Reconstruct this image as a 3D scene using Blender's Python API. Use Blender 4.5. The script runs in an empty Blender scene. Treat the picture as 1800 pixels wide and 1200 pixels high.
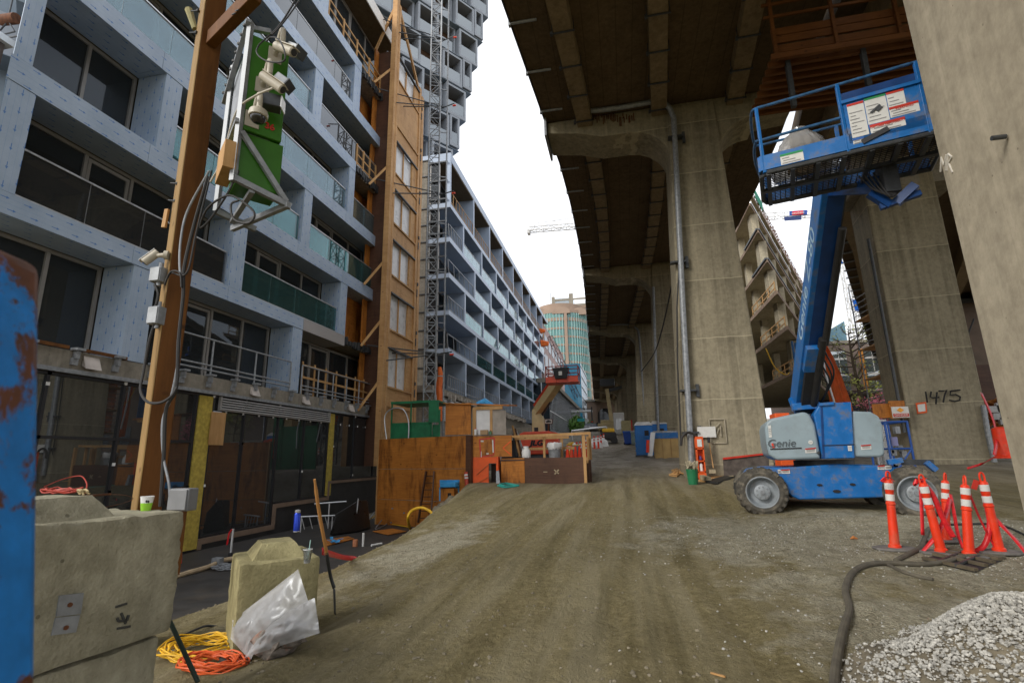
import bpy, bmesh, math, random
from mathutils import Vector, Matrix, Quaternion, noise
R = random.Random(7)
S = bpy.context.scene
COL = S.collection
V = Vector
rad = math.radians

# ---------------------------------------------------------------- camera frame (18 mm lens, pitched up about 13 degrees)
F = 900.0
EYE = 1.6
_U = V((835 - 900, -3370 - 600, F)).normalized()
_Y = V((1100 - 900, 801 - 600, F)); _Y = (_Y - _U * _Y.dot(_U)).normalized()
_X = _Y.cross(_U)
if _X.x < 0: _X = -_X

def _ray(px, py):
    d = V((px - 900, py - 600, F))
    return V((_X.dot(d), _Y.dot(d), _U.dot(d)))
# a direction seen in the photograph turned into a point at a real distance
def Xp(px, py, x):
    d = _ray(px, py); t = x / d.x
    return V((x, d.y * t, EYE + d.z * t))
def Yp(px, py, y):
    d = _ray(px, py); t = y / d.y
    return V((d.x * t, y, EYE + d.z * t))
def Zp(px, py, z):
    d = _ray(px, py); t = (z - EYE) / d.z
    return V((d.x * t, d.y * t, z))

def lerp(a, b, t): return a + (b - a) * t
def sstep(t):
    t = max(0.0, min(1.0, t)); return t * t * (3 - 2 * t)
def interp(tab, y):
    if y <= tab[0][0]: return tab[0][1]
    for (a, b), (c, d) in zip(tab, tab[1:]):
        if y <= c: return b + (d - b) * (y - a) / (c - a)
    return tab[-1][1]

# ---------------------------------------------------------------- ground height
GZ = [(-30, 0), (6, 0), (12.2, .3), (21, .75), (38, 1.58), (50, 2.6), (80, 5), (130, 9), (220, 15)]
XC = [(0, -6.0), (5, -5.7), (6.9, -5.4), (8, -4.95), (12, -5.0), (17, -5.5), (19.3, -6.2), (24, -7), (60, -9)]
def ground_base(x, y):
    z = interp(GZ, y)
    z -= .2 * sstep((-2.4 - x) / 2.4) * sstep((14 - y) / 4)
    t = sstep((interp(XC, y) - x + .35) / 1.35)
    return lerp(z, -1.05, t)
def ground(x, y):
    z = ground_base(x, y)
    t = sstep((interp(XC, y) - x - .5) / .8)
    n = noise.noise(V((x * .55, y * .4, 3.1))) * .05 + noise.noise(V((x * 1.7, y * 1.2, 9.1))) * .022
    d = math.hypot(x - 4.2, y - 12)
    n += .05 * math.sin(x * 1.1 + y * .7) * sstep((5 - abs(x - 4.5)) / 3) * sstep((y - 8) / 3) * sstep((20 - y) / 4)
    for xc, dp in ((-2.05, .03), (-.35, .036), (.75, .03), (2.35, .026)):   # tyre ruts
        q = (x - xc - .35 * math.sin(y * .21 + xc) - .05 * (y - 8)) / .15
        if abs(q) < 3.2: n += dp * (1.1 * math.exp(-(abs(q) - 1.7) ** 2) - math.exp(-q * q)) * (.45 + .9 * abs(noise.noise(V((xc, y * .45, 2))))) + .006 * math.exp(-q * q) * math.sin(y * 21 + abs(q) * 2)
    # loose berm below the lift and along the bank
    n += .10 * math.exp(-((x - 4.3) / 1.5) ** 2 - ((y - 11.6) / .35) ** 2)
    n += .16 * math.exp(-((x + 5.35) / .5) ** 2 - ((y - 17.2) / 2.0) ** 2)
    return z + n * (1 - t)

# ---------------------------------------------------------------- mesh builder
class MB:
    def __init__(s): s.v = []; s.f = []; s.m = []
    def add(s, vs, fs):
        o = len(s.v); s.v += [V(a) for a in vs]; s.f += [tuple(i + o for i in f) for f in fs]; return s
    def box(s, x0, x1, y0, y1, z0, z1):
        return s.add([(x0, y0, z0), (x1, y0, z0), (x1, y1, z0), (x0, y1, z0), (x0, y0, z1), (x1, y0, z1), (x1, y1, z1), (x0, y1, z1)],
                     [(0, 3, 2, 1), (4, 5, 6, 7), (0, 1, 5, 4), (1, 2, 6, 5), (2, 3, 7, 6), (3, 0, 4, 7)])
    def hexa(s, a):   # 8 corners, bottom ring then top ring
        return s.add(a, [(0, 3, 2, 1), (4, 5, 6, 7), (0, 1, 5, 4), (1, 2, 6, 5), (2, 3, 7, 6), (3, 0, 4, 7)])
    def bar(s, p, q, w, h=None, up=(0, 0, 1)):
        p = V(p); q = V(q); h = h or w; d = (q - p).normalized(); u = V(up)
        if abs(d.dot(u)) > .98: u = V((0, 1, 0))
        a = d.cross(u).normalized() * (w / 2); b = a.cross(d).normalized() * (h / 2)
        return s.hexa([p - a - b, p + a - b, p + a + b, p - a + b, q - a - b, q + a - b, q + a + b, q - a + b])
    def tube(s, pts, r, n=8, cap=True):
        pts = [V(p) for p in pts]; k = len(pts)
        rs = r if isinstance(r, (list, tuple)) else [r] * k
        t = [(pts[min(i + 1, k - 1)] - pts[max(i - 1, 0)]).normalized() for i in range(k)]
        u = t[0].orthogonal().normalized(); vs = []
        for i in range(k):
            if i: u = t[i - 1].rotation_difference(t[i]) @ u
            u = (u - t[i] * u.dot(t[i])).normalized(); w = t[i].cross(u)
            for j in range(n):
                a = 2 * math.pi * j / n
                vs.append(pts[i] + (u * math.cos(a) + w * math.sin(a)) * rs[i])
        fs = [(i * n + j, i * n + (j + 1) % n, (i + 1) * n + (j + 1) % n, (i + 1) * n + j) for i in range(k - 1) for j in range(n)]
        if cap: fs += [tuple(range(n - 1, -1, -1)), tuple((k - 1) * n + j for j in range(n))]
        return s.add(vs, fs)
    def cyl(s, p, q, r, n=12, r2=None): return s.tube([p, q], [r, r if r2 is None else r2], n)
    def prism(s, poly, d):   # polygon of 3D points pushed along d
        k = len(poly); d = V(d); p = [V(a) for a in poly]
        return s.add(p + [a + d for a in p], [tuple(range(k - 1, -1, -1)), tuple(range(k, 2 * k))] + [(i, (i + 1) % k, (i + 1) % k + k, i + k) for i in range(k)])
    def lathe(s, c, prof, n=16, axis=(0, 0, 1), flip=False):
        c = V(c); ax = V(axis).normalized(); u = ax.orthogonal().normalized(); w = ax.cross(u); vs = []
        for r, h in prof:
            for j in range(n):
                a = 2 * math.pi * j / n; vs.append(c + ax * h + (u * math.cos(a) + w * math.sin(a)) * r)
        k = len(prof)
        return s.add(vs, [(i * n + j, i * n + (j + 1) % n, (i + 1) * n + (j + 1) % n, (i + 1) * n + j) for i in range(k - 1) for j in range(n)])
    def quad(s, a, b, c, d): return s.add([a, b, c, d], [(0, 1, 2, 3)])
    def xf(s, M):
        s.v = [M @ a for a in s.v]; return s
    def pieces(s):   # loose shells, those that nearly touch taken together
        up = list(range(len(s.v)))
        def find(a):
            while up[a] != a: up[a] = up[up[a]]; a = up[a]
            return a
        for f in s.f:
            r = find(f[0])
            for i in f[1:]: up[find(i)] = r
        isl = {}
        for i in range(len(s.v)): isl.setdefault(find(i), []).append(i)
        keys = list(isl); k = len(keys)
        if k < 2 or k > 400: return None
        bb = []
        for q in keys:
            c = [s.v[i] for i in isl[q]]; lo = V([min(a[j] for a in c) for j in range(3)]); hi = V([max(a[j] for a in c) for j in range(3)]); bb.append((lo, hi, max(hi - lo)))
        gp = list(range(k))
        def fg(a):
            while gp[a] != a: gp[a] = gp[gp[a]]; a = gp[a]
            return a
        for a in range(k):
            for b in range(a):
                if fg(a) == fg(b): continue
                d = V([max(0, bb[a][0][j] - bb[b][1][j], bb[b][0][j] - bb[a][1][j]) for j in range(3)]).length
                if d < max(.02, .5 * max(bb[a][2], bb[b][2])): gp[fg(a)] = fg(b)
        out = {}
        for a in range(k): out.setdefault(fg(a), []).append(keys[a])
        if len(out) < 2 or len(out) > 90: return None
        res = []
        root = [find(i) for i in range(len(s.v))]
        for g in out.values():
            g = set(g); mp = {}; m = MB()
            for i in range(len(s.v)):
                if root[i] in g: mp[i] = len(m.v); m.v.append(s.v[i])
            m.f = [tuple(mp[i] for i in f) for f in s.f if root[f[0]] in g]; res.append(m)
        return res
    def build(s, name, mat, parent=None, smooth=True, bev=0, seg=2, uv=None, angle=35, w=True, split=True):
        if parent and split and name.split('_')[-1] not in ('print', 'mesh', 'crown', 'rubble', 'waste', 'mark'):
            ps = s.pieces()
            if ps: return [p.build(name, mat, parent, smooth, bev, seg, uv, angle, w, False) for p in ps][0]
        me = bpy.data.meshes.new(name)
        off = parent_loc(parent) if (parent and w) else V((0, 0, 0))
        me.from_pydata([a - off for a in s.v], [], s.f)
        if mat: me.materials.append(mat)
        if s.m and len(s.m) == len(s.f):
            pass
        me.validate(); 
        if uv: box_uv(me, off, uv)
        if smooth:
            me.polygons.foreach_set('use_smooth', [True] * len(me.polygons)); me.set_sharp_from_angle(angle=rad(angle))
        o = bpy.data.objects.new(name, me); COL.objects.link(o)
        if parent: o.parent = parent
        if bev:
            b = o.modifiers.new('bevel', 'BEVEL'); b.width = bev; b.segments = seg; b.limit_method = 'ANGLE'; b.angle_limit = rad(35)
        return o
def parent_loc(p):
    l = V((0, 0, 0))
    while p: l = l + p.location; p = p.parent
    return l
def box_uv(me, off, how):   # metres; 'h' runs the first axis along the horizontal, 'v' along the vertical
    L = me.uv_layers.new(name='UVMap')
    for p in me.polygons:
        n = p.normal; ax = max(range(3), key=lambda i: abs(n[i]))
        for li in p.loop_indices:
            c = me.vertices[me.loops[li].vertex_index].co + off
            if ax == 0: a, b = c.y, c.z
            elif ax == 1: a, b = c.x, c.z
            else: a, b = c.y, c.x
            L.data[li].uv = (a, b) if (how == 'h' or ax == 2) else (-b, a)
def tag(o, label, cat, group=None, kind=None):
    o['label'] = label; o['category'] = cat
    if group: o['group'] = group
    if kind: o['kind'] = kind
    return o
def thing(name, label, cat, loc=(0, 0, 0), group=None):
    o = bpy.data.objects.new(name, None); COL.objects.link(o); o.location = loc; o.empty_display_size = .2
    return tag(o, label, cat, group)
def struct(o, label=None):
    o['kind'] = 'structure'
    if label: o['label'] = label
    return o
def copy_tree(o, parent=None):
    c = o.copy(); COL.objects.link(c); c.parent = parent
    for ch in [k for k in ORIG_CHILDREN(o)]: copy_tree(ch, c)
    return c
def ORIG_CHILDREN(o): return [k for k in bpy.data.objects if k.parent == o]
def text(name, body, size, p, u, v, mat, parent=None, ext=.002, shear=0, bold=0, align='CENTER', sx=1):
    cu = bpy.data.curves.new(name, 'FONT'); cu.body = body; cu.size = size; cu.extrude = ext; cu.shear = shear; cu.offset = bold
    cu.align_x = align; cu.align_y = 'CENTER'; cu.materials.append(mat)
    o = bpy.data.objects.new(name, cu); COL.objects.link(o)
    u = V(u).normalized(); v = V(v); v = (v - u * v.dot(u)).normalized(); n = u.cross(v)
    M = Matrix(((u.x * sx, v.x, n.x, 0), (u.y * sx, v.y, n.y, 0), (u.z * sx, v.z, n.z, 0), (0, 0, 0, 1)))
    p = V(p) - (parent_loc(parent) if parent else V((0, 0, 0))); M.translation = p
    if parent: o.parent = parent
    dg = bpy.context.evaluated_depsgraph_get(); me = bpy.data.meshes.new_from_object(o.evaluated_get(dg)); bpy.data.objects.remove(o)
    o = bpy.data.objects.new(name, me); COL.objects.link(o)
    if parent: o.parent = parent
    o.matrix_local = M
    return o
def arc(c, r, a0, a1, n, ax='xz'):
    out = []
    for i in range(n + 1):
        a = rad(lerp(a0, a1, i / n)); out.append((c[0] + r * math.cos(a), c[1] + r * math.sin(a)))
    return out
def spline(pts, k=8):
    P = [V(p) for p in pts]; P = [P[0] * 2 - P[1]] + P + [P[-1] * 2 - P[-2]]; out = []
    for i in range(1, len(P) - 2):
        a, b, c, d = P[i - 1:i + 3]
        for j in range(k):
            t = j / k
            out.append(.5 * ((2 * b) + (c - a) * t + (2 * a - 5 * b + 4 * c - d) * t * t + (3 * b - a - 3 * c + d) * t ** 3))
    return out + [P[-2]]
def lattice(mb, p, q, w, seg, r, n=4, tri=False, up=(1, 0, 0)):
    p = V(p); q = V(q); d = (q - p).normalized(); a = (V(up) - d * V(up).dot(d)).normalized(); b = d.cross(a)
    cs = [a * w * .5 + b * w * .5, -a * w * .5 + b * w * .5, -a * w * .5 - b * w * .5, a * w * .5 - b * w * .5]
    if tri: cs = [a * w * .5, -a * w * .5, b * w * .8]
    k = len(cs); L = (q - p).length; st = max(1, int(L / seg))
    for c in cs: mb.tube([p + c, q + c], r, n)
    for i in range(st):
        A = p + d * (L * i / st); B = p + d * (L * (i + 1) / st)
        for j in range(k):
            mb.tube([A + cs[j], A + cs[(j + 1) % k]], r * .6, 4, False)
            x, y = (j, (j + 1) % k) if i % 2 else ((j + 1) % k, j)
            mb.tube([A + cs[x], B + cs[y]], r * .6, 4, False)
# ---------------------------------------------------------------- materials
MATS = {}
class NT:
    def __init__(s, name):
        s.m = bpy.data.materials.new(name); s.m.use_nodes = True; s.t = s.m.node_tree; s.t.nodes.clear()
        s.out = s.n('ShaderNodeOutputMaterial'); MATS[name] = s.m
    def n(s, typ, **k):
        o = s.t.nodes.new(typ)
        for a, b in k.items(): setattr(o, a, b)
        return o
    def l(s, a, b): s.t.links.new(a, b)
    def math(s, op, a, b=None, c=None, clamp=False):
        o = s.n('ShaderNodeMath', operation=op, use_clamp=clamp)
        for i, x in enumerate((a, b, c)):
            if x is None: continue
            if isinstance(x, (int, float)): o.inputs[i].default_value = x
            else: s.l(x, o.inputs[i])
        return o.outputs[0]
    def noise(s, vec, scale, detail=5, rough=.55, dist=0):
        o = s.n('ShaderNodeTexNoise'); o.inputs['Scale'].default_value = scale; o.inputs['Detail'].default_value = detail
        o.inputs['Roughness'].default_value = rough; o.inputs['Distortion'].default_value = dist
        if vec is not None: s.l(vec, o.inputs['Vector'])
        return o.outputs['Fac']
    def mapping(s, vec, sc=(1, 1, 1), loc=(0, 0, 0), rot=(0, 0, 0)):
        o = s.n('ShaderNodeMapping'); o.inputs['Scale'].default_value = sc; o.inputs['Location'].default_value = loc; o.inputs['Rotation'].default_value = rot
        s.l(vec, o.inputs['Vector']); return o.outputs[0]
    def ramp(s, fac, stops):
        o = s.n('ShaderNodeValToRGB'); e = o.color_ramp.elements
        while len(e) < len(stops): e.new(.5)
        for x, (p, c) in zip(e, stops):
            x.position = p; x.color = (c[0], c[1], c[2], 1) if not isinstance(c, (int, float)) else (c, c, c, 1)
        s.l(fac, o.inputs[0]); return o.outputs[0]
    def mix(s, fac, a, b, mode='MIX'):
        o = s.n('ShaderNodeMix', data_type='RGBA', blend_type=mode)
        for i, x in ((0, fac), (6, a), (7, b)):
            if isinstance(x, (int, float)): o.inputs[i].default_value = x
            elif isinstance(x, (tuple, list)): o.inputs[i].default_value = (x[0], x[1], x[2], 1)
            else: s.l(x, o.inputs[i])
        return o.outputs[2]
    def coord(s, which='Object'): return s.n('ShaderNodeTexCoord').outputs[which]
    def bump(s, h, strength=.3, dist=.02, nrm=None):
        o = s.n('ShaderNodeBump'); o.inputs['Strength'].default_value = strength; o.inputs['Distance'].default_value = dist
        s.l(h, o.inputs['Height'])
        if nrm is not None: s.l(nrm, o.inputs['Normal'])
        return o.outputs[0]
    def bsdf(s, col, rough=.6, metal=0, spec=.5, nrm=None, **k):
        o = s.n('ShaderNodeBsdfPrincipled')
        for key, x in (('Base Color', col), ('Roughness', rough), ('Metallic', metal), ('Specular IOR Level', spec)):
            if isinstance(x, (int, float)): o.inputs[key].default_value = x
            elif isinstance(x, (tuple, list)): o.inputs[key].default_value = (x[0], x[1], x[2], 1)
            else: s.l(x, o.inputs[key])
        for key, x in k.items(): o.inputs[key.replace('_', ' ')].default_value = x
        if nrm is not None: s.l(nrm, o.inputs['Normal'])
        s.l(o.outputs[0], s.out.inputs[0]); return o
def world_pos(t): return t.n('ShaderNodeNewGeometry').outputs['Position']

def M(name, col, rough=.6, metal=0, var=.18, scale=3., bump=.15, bscale=30., spec=.4, col2=None, dirt=0, dirtcol=(.09, .07, .045), dscale=1.7, streak=0, coat=0):
    """a worn, slightly uneven coat of one colour"""
    if name in MATS: return MATS[name]
    t = NT(name); p = world_pos(t)
    n1 = t.noise(p, scale, 6)
    c2 = col2 or tuple(min(1, x * (1 + var)) for x in col); c1 = tuple(x * (1 - var) for x in col) if not col2 else col
    c = t.ramp(n1, [(.32, c1), (.68, c2)])
    if streak:
        n3 = t.noise(t.mapping(p, (2.2, 2.2, .12)), 1.6, 6, .65)
        c = t.mix(t.math('MULTIPLY', t.ramp(n3, [(.45, 0), (.7, 1)]), streak), c, tuple(x * .45 for x in col))
    if dirt:
        n2 = t.noise(p, dscale, 8, .7)
        c = t.mix(t.math('MULTIPLY', t.ramp(n2, [(.5, 0), (.66, 1)]), dirt), c, dirtcol)
    r = t.math('ADD', t.math('MULTIPLY', n1, .25), rough - .12, clamp=True)
    nr = t.bump(t.noise(p, bscale, 4), bump, .01) if bump else None
    b = t.bsdf(c, r, metal, spec, nr)
    if coat: b.inputs['Coat Weight'].default_value = coat
    return t.m

def concrete(name, dark, light, streak=.5, joints=0, bump=.3, boards=0, pits=True):
    if name in MATS: return MATS[name]
    t = NT(name); p = world_pos(t)
    n1 = t.noise(p, .9, 8, .65); n2 = t.noise(p, 6, 8, .7); st = t.noise(t.mapping(p, (3.2, 3.2, .1)), 1.1, 7, .62)
    c = t.ramp(n1, [(.3, dark), (.7, light)])
    c = t.mix(t.math('MULTIPLY', t.ramp(st, [(.46, 0), (.64, 1)]), streak), c, tuple(x * .5 for x in dark))
    lt = t.noise(t.mapping(p, (4.5, 4.5, .14), (7, 3, 1)), 1.0, 6, .6)
    c = t.mix(t.math('MULTIPLY', t.ramp(lt, [(.56, 0), (.72, 1)]), streak * .7), c, tuple(min(1, x * 1.5) for x in light))
    c = t.mix(.36, c, t.ramp(n2, [(.3, tuple(x * .5 for x in dark)), (.7, tuple(min(1, x * 1.25) for x in light))]))
    h = t.math('ADD', n2, t.math('MULTIPLY', t.noise(p, 45, 4), .5))
    if joints:   # pour lines
        sx = t.n('ShaderNodeSeparateXYZ'); t.l(p, sx.inputs[0])
        wob = t.math('MULTIPLY', t.math('SUBTRACT', n1, .5), .12)
        f = t.math('FRACT', t.math('DIVIDE', t.math('ADD', sx.outputs[2], wob), joints))
        ln = t.math('LESS_THAN', t.math('ABSOLUTE', t.math('SUBTRACT', f, .5)), .008)
        c = t.mix(t.math('MULTIPLY', ln, .55), c, tuple(min(1, x * 1.5) for x in light))
        under = t.ramp(f, [(.25, 0), (.49, 1), (.5, 0)])
        c = t.mix(t.math('MULTIPLY', t.math('MULTIPLY', under, t.ramp(st, [(.4, 0), (.6, 1)])), .45), c, tuple(x * .45 for x in dark))
    if boards:
        sx = t.n('ShaderNodeSeparateXYZ'); t.l(p, sx.inputs[0])
        f = t.math('FRACT', t.math('DIVIDE', sx.outputs[0], boards))
        ln = t.math('LESS_THAN', f, .06)
        c = t.mix(t.math('MULTIPLY', ln, .4), c, tuple(x * .5 for x in dark))
    if pits:
        vo = t.n('ShaderNodeTexVoronoi'); vo.inputs['Scale'].default_value = 5; t.l(p, vo.inputs['Vector'])
        pit = t.math('LESS_THAN', vo.outputs['Distance'], .06)
        c = t.mix(t.math('MULTIPLY', pit, .6), c, tuple(x * .3 for x in dark))
    t.bsdf(c, .88, 0, .25, t.bump(h, bump, .02)); return t.m

def wood(name, dark, light, grain=(1, 1, 12), scale=1.6, rough=.7, stain=0, wet=(.08, .03, .01), bump=.2, knots=True):
    if name in MATS: return MATS[name]
    t = NT(name); p = world_pos(t)
    g = t.noise(t.mapping(p, grain), scale, 8, .62, .6); g2 = t.noise(p, 1.1, 5)
    c = t.ramp(g, [(.28, dark), (.7, light)])
    c = t.mix(.4, c, t.ramp(g2, [(.3, tuple(x * .7 for x in dark)), (.7, light)]))
    if knots:
        vo = t.n('ShaderNodeTexVoronoi'); vo.inputs['Scale'].default_value = 2.2; t.l(t.mapping(p, (1, 1, 1.6)), vo.inputs['Vector'])
        c = t.mix(t.ramp(vo.outputs['Distance'], [(.05, .8), (.14, 0)]), c, tuple(x * .35 for x in dark))
    if stain:
        s_ = t.noise(t.mapping(p, (1.5, 1.5, .35), (3, 1, 2)), 1.7, 7, .7)
        c = t.mix(t.math('MULTIPLY', t.ramp(s_, [(.5, 0), (.68, 1)]), stain), c, wet)
    t.bsdf(c, rough, 0, .3, t.bump(g, bump, .01)); return t.m

def film():
    """pale blue metal panel under protective film printed with lines and arrows"""
    t = NT('printed film panel'); uv = t.coord('UV'); sx = t.n('ShaderNodeSeparateXYZ'); t.l(uv, sx.inputs[0]); u, v = sx.outputs[0], sx.outputs[1]
    p = world_pos(t); n1 = t.noise(p, .8, 5); n2 = t.noise(t.mapping(p, (5, 5, 5)), 1.2, 3)
    c = t.ramp(t.noise(t.mapping(p, (.35, .35, .35)), 2.2, 8, .7), [(.3, (.29, .375, .49)), (.7, (.42, .51, .63))])
    f = t.math('FRACT', t.math('DIVIDE', v, .125)); ln = t.math('LESS_THAN', f, .05)
    row = t.math('FLOOR', t.math('DIVIDE', v, .25)); dv = t.math('MULTIPLY', t.math('SUBTRACT', t.math('FRACT', t.math('DIVIDE', v, .25)), .5), .25)
    cu = t.math('FRACT', t.math('ADD', t.math('DIVIDE', u, .46), t.math('MULTIPLY', row, .37))); du = t.math('MULTIPLY', t.math('SUBTRACT', cu, .5), .46)
    av = t.math('ABSOLUTE', dv)
    shaft = t.math('MULTIPLY', t.math('LESS_THAN', av, .009), t.math('LESS_THAN', t.math('ABSOLUTE', t.math('ADD', du, .03)), .06))
    head = t.math('MULTIPLY', t.math('LESS_THAN', av, t.math('MULTIPLY', t.math('SUBTRACT', .085, du), .5)), t.math('GREATER_THAN', du, .02))
    arrow = t.math('MAXIMUM', shaft, head)
    c = t.mix(t.math('MULTIPLY', ln, .38), c, (.10, .22, .48)); c = t.mix(t.math('MULTIPLY', arrow, .8), c, (.02, .14, .45))
    t.bsdf(c, .42, 0, .5, t.bump(n2, .12, .02)); return t.m

def glass(name, tint, dark=.0, gl=.9, wav=.02, base=.06, rg=.01):
    """a pane that both mirrors and lets the room behind show"""
    t = NT(name); p = world_pos(t)
    lw = t.n('ShaderNodeFresnel'); lw.inputs[0].default_value = 1.5
    nb = t.bump(t.noise(p, .9, 2), wav, .05)
    g = t.n('ShaderNodeBsdfGlossy'); g.inputs['Roughness'].default_value = rg; g.inputs['Color'].default_value = (.9, .95, 1, 1); t.l(nb, g.inputs['Normal']); t.l(nb, lw.inputs['Normal'])
    tr = t.n('ShaderNodeBsdfTransparent'); tr.inputs[0].default_value = (*tint, 1)
    d = t.n('ShaderNodeBsdfDiffuse'); kd = .62 if tint[0] > .78 else .4; d.inputs[0].default_value = (tint[0] * kd, tint[1] * kd, tint[2] * kd, 1)
    m0 = t.n('ShaderNodeMixShader'); m0.inputs[0].default_value = dark; t.l(tr.outputs[0], m0.inputs[1]); t.l(d.outputs[0], m0.inputs[2])
    m = t.n('ShaderNodeMixShader'); t.l(t.math('ADD', t.math('MULTIPLY', lw.outputs[0], gl), base, clamp=True), m.inputs[0]); t.l(m0.outputs[0], m.inputs[1]); t.l(g.outputs[0], m.inputs[2])
    t.l(m.outputs[0], t.out.inputs[0]); return t.m

def ground_mat():
    t = NT('wet dirt and gravel'); p = world_pos(t); sx = t.n('ShaderNodeSeparateXYZ'); t.l(p, sx.inputs[0]); x, y = sx.outputs[0], sx.outputs[1]
    n0 = t.noise(p, .35, 7, .6, .4); n1 = t.noise(p, 1.7, 8, .68); n2 = t.noise(p, 14, 8, .7); n3 = t.noise(p, 60, 5, .7)
    c = t.ramp(n1, [(.28, (.125, .104, .05)), (.5, (.20, .17, .088)), (.75, (.275, .24, .145))])
    c = t.mix(t.math('MULTIPLY', t.ramp(n0, [(.42, 0), (.6, 1)]), .6), c, (.19, .145, .068))
    mid = t.noise(t.mapping(p, (1, .7, 1), (5, 2, 0)), 4.5, 8, .75, .5)
    c = t.mix(.55, c, t.ramp(mid, [(.34, (.085, .068, .03)), (.52, (.20, .17, .095)), (.68, (.38, .335, .22))]))
    c = t.mix(.5, c, t.ramp(n2, [(.32, (.06, .048, .02)), (.68, (.33, .285, .185))]))
    vp = t.n('ShaderNodeTexVoronoi'); vp.inputs['Scale'].default_value = 26; t.l(p, vp.inputs['Vector'])
    c = t.mix(t.math('MULTIPLY', t.math('LESS_THAN', vp.outputs['Distance'], t.math('MULTIPLY', n1, .42)), .4), c, (.36, .33, .26))
    # long compacted wheel tracks along the road
    tr = t.noise(t.mapping(p, (1.6, .09, 1)), 1.3, 6, .6)
    c = t.mix(t.math('MULTIPLY', t.ramp(tr, [(.44, 0), (.6, 1)]), .6), c, (.29, .262, .20))
    tr2 = t.noise(t.mapping(p, (2.3, .12, 1), (4, 1, 0)), 1.5, 6, .62)
    c = t.mix(t.math('MULTIPLY', t.ramp(tr2, [(.52, 0), (.66, 1)]), .55), c, (.10, .084, .042))
    # grey crushed stone drifts near the lift, and left of the road
    def blob(cx, cy, rx, ry):
        a = t.math('DIVIDE', t.math('SUBTRACT', x, cx), rx); b = t.math('DIVIDE', t.math('SUBTRACT', y, cy), ry)
        return t.math('SUBTRACT', 1.0, t.math('SQRT', t.math('ADD', t.math('MULTIPLY', a, a), t.math('MULTIPLY', b, b))), clamp=True)
    g = t.math('MAXIMUM', blob(4.6, 10.2, 7.0, 4.6), t.math('MULTIPLY', blob(2.3, 7.0, 2.6, 3.0), .55)); g = t.math('MAXIMUM', g, t.math('MULTIPLY', blob(-3.6, 9.5, 1.6, 5.0), .8))
    g = t.math('MAXIMUM', g, t.math('MULTIPLY', blob(3.2, 5.3, 3.2, 3.2), .9))
    gm = t.ramp(t.math('ADD', t.math('MULTIPLY', g, .9), t.math('SUBTRACT', n1, .62)), [(.16, 0), (.34, 1)])
    vo = t.n('ShaderNodeTexVoronoi'); vo.inputs['Scale'].default_value = 38; t.l(p, vo.inputs['Vector'])
    gc = t.ramp(vo.outputs['Distance'], [(.05, (.56, .54, .50)), (.45, (.34, .32, .28)), (.75, (.11, .10, .08))])
    gc = t.mix(.5, gc, t.ramp(n2, [(.34, (.12, .105, .08)), (.66, (.6, .58, .54))]))
    gc = t.mix(.4, gc, t.ramp(mid, [(.36, (.13, .11, .075)), (.6, (.52, .5, .46))]))
    c = t.mix(t.math('MULTIPLY', gm, .85), c, gc)
    c = t.mix(.85, c, (1.0, .965, .76), 'MULTIPLY')
    # far road: damp, greyer
    far = t.ramp(t.math('DIVIDE', y, 60), [(.27, 0), (.45, 1)])
    wet = t.ramp(t.noise(t.mapping(p, (1, .45, 1)), .8, 6, .65), [(.4, (.14, .118, .085)), (.62, (.30, .27, .23))])
    c = t.mix(t.math('MULTIPLY', far, .8), c, wet)
    rr = t.math('SUBTRACT', .9, t.math('MULTIPLY', far, t.math('MULTIPLY', t.ramp(n1, [(.4, 0), (.6, 1)]), .42)))
    h = t.math('ADD', t.math('MULTIPLY', n2, .8), t.math('MULTIPLY', n3, .5)); h = t.math('ADD', t.math('ADD', h, t.math('MULTIPLY', n1, 1.2)), t.math('MULTIPLY', mid, 2.2))
    h = t.math('ADD', h, t.math('MULTIPLY', t.math('MULTIPLY', t.math('SUBTRACT', 1.0, vo.outputs['Distance']), gm), .8))
    t.bsdf(c, rr, 0, .25, t.bump(h, .9, .04)); return t.m

def peeled(name, paint, rust, amt=.55):
    t = NT(name); p = world_pos(t); n = t.noise(p, 7, 8, .7, .5); n2 = t.noise(p, 22, 6)
    sx = t.n('ShaderNodeSeparateXYZ'); t.l(p, sx.inputs[0])
    c = t.ramp(t.noise(p, 16, 4), [(.3, tuple(x * .75 for x in paint)), (.7, tuple(min(1, x * 1.2) for x in paint))])
    rc = t.ramp(n2, [(.3, tuple(x * .5 for x in rust)), (.7, rust)])
    n = t.math('ADD', n, t.math('MULTIPLY', t.ramp(sx.outputs[2], [(.0, 0), (1, 1)]), 0.0)); top = t.math('MULTIPLY', t.math('SUBTRACT', sx.outputs[2], 1.62), .9, clamp=True)
    n = t.math('ADD', n, t.math('MINIMUM', top, .14))
    m = t.ramp(n, [(amt, 0), (amt + .05, 1)])
    c = t.mix(m, c, rc)
    t.bsdf(c, .5, 0, .4, t.bump(t.math('ADD', t.noise(p, 12, 3), t.math('MULTIPLY', m, -.4)), .35, .01)); return t.m

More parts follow.
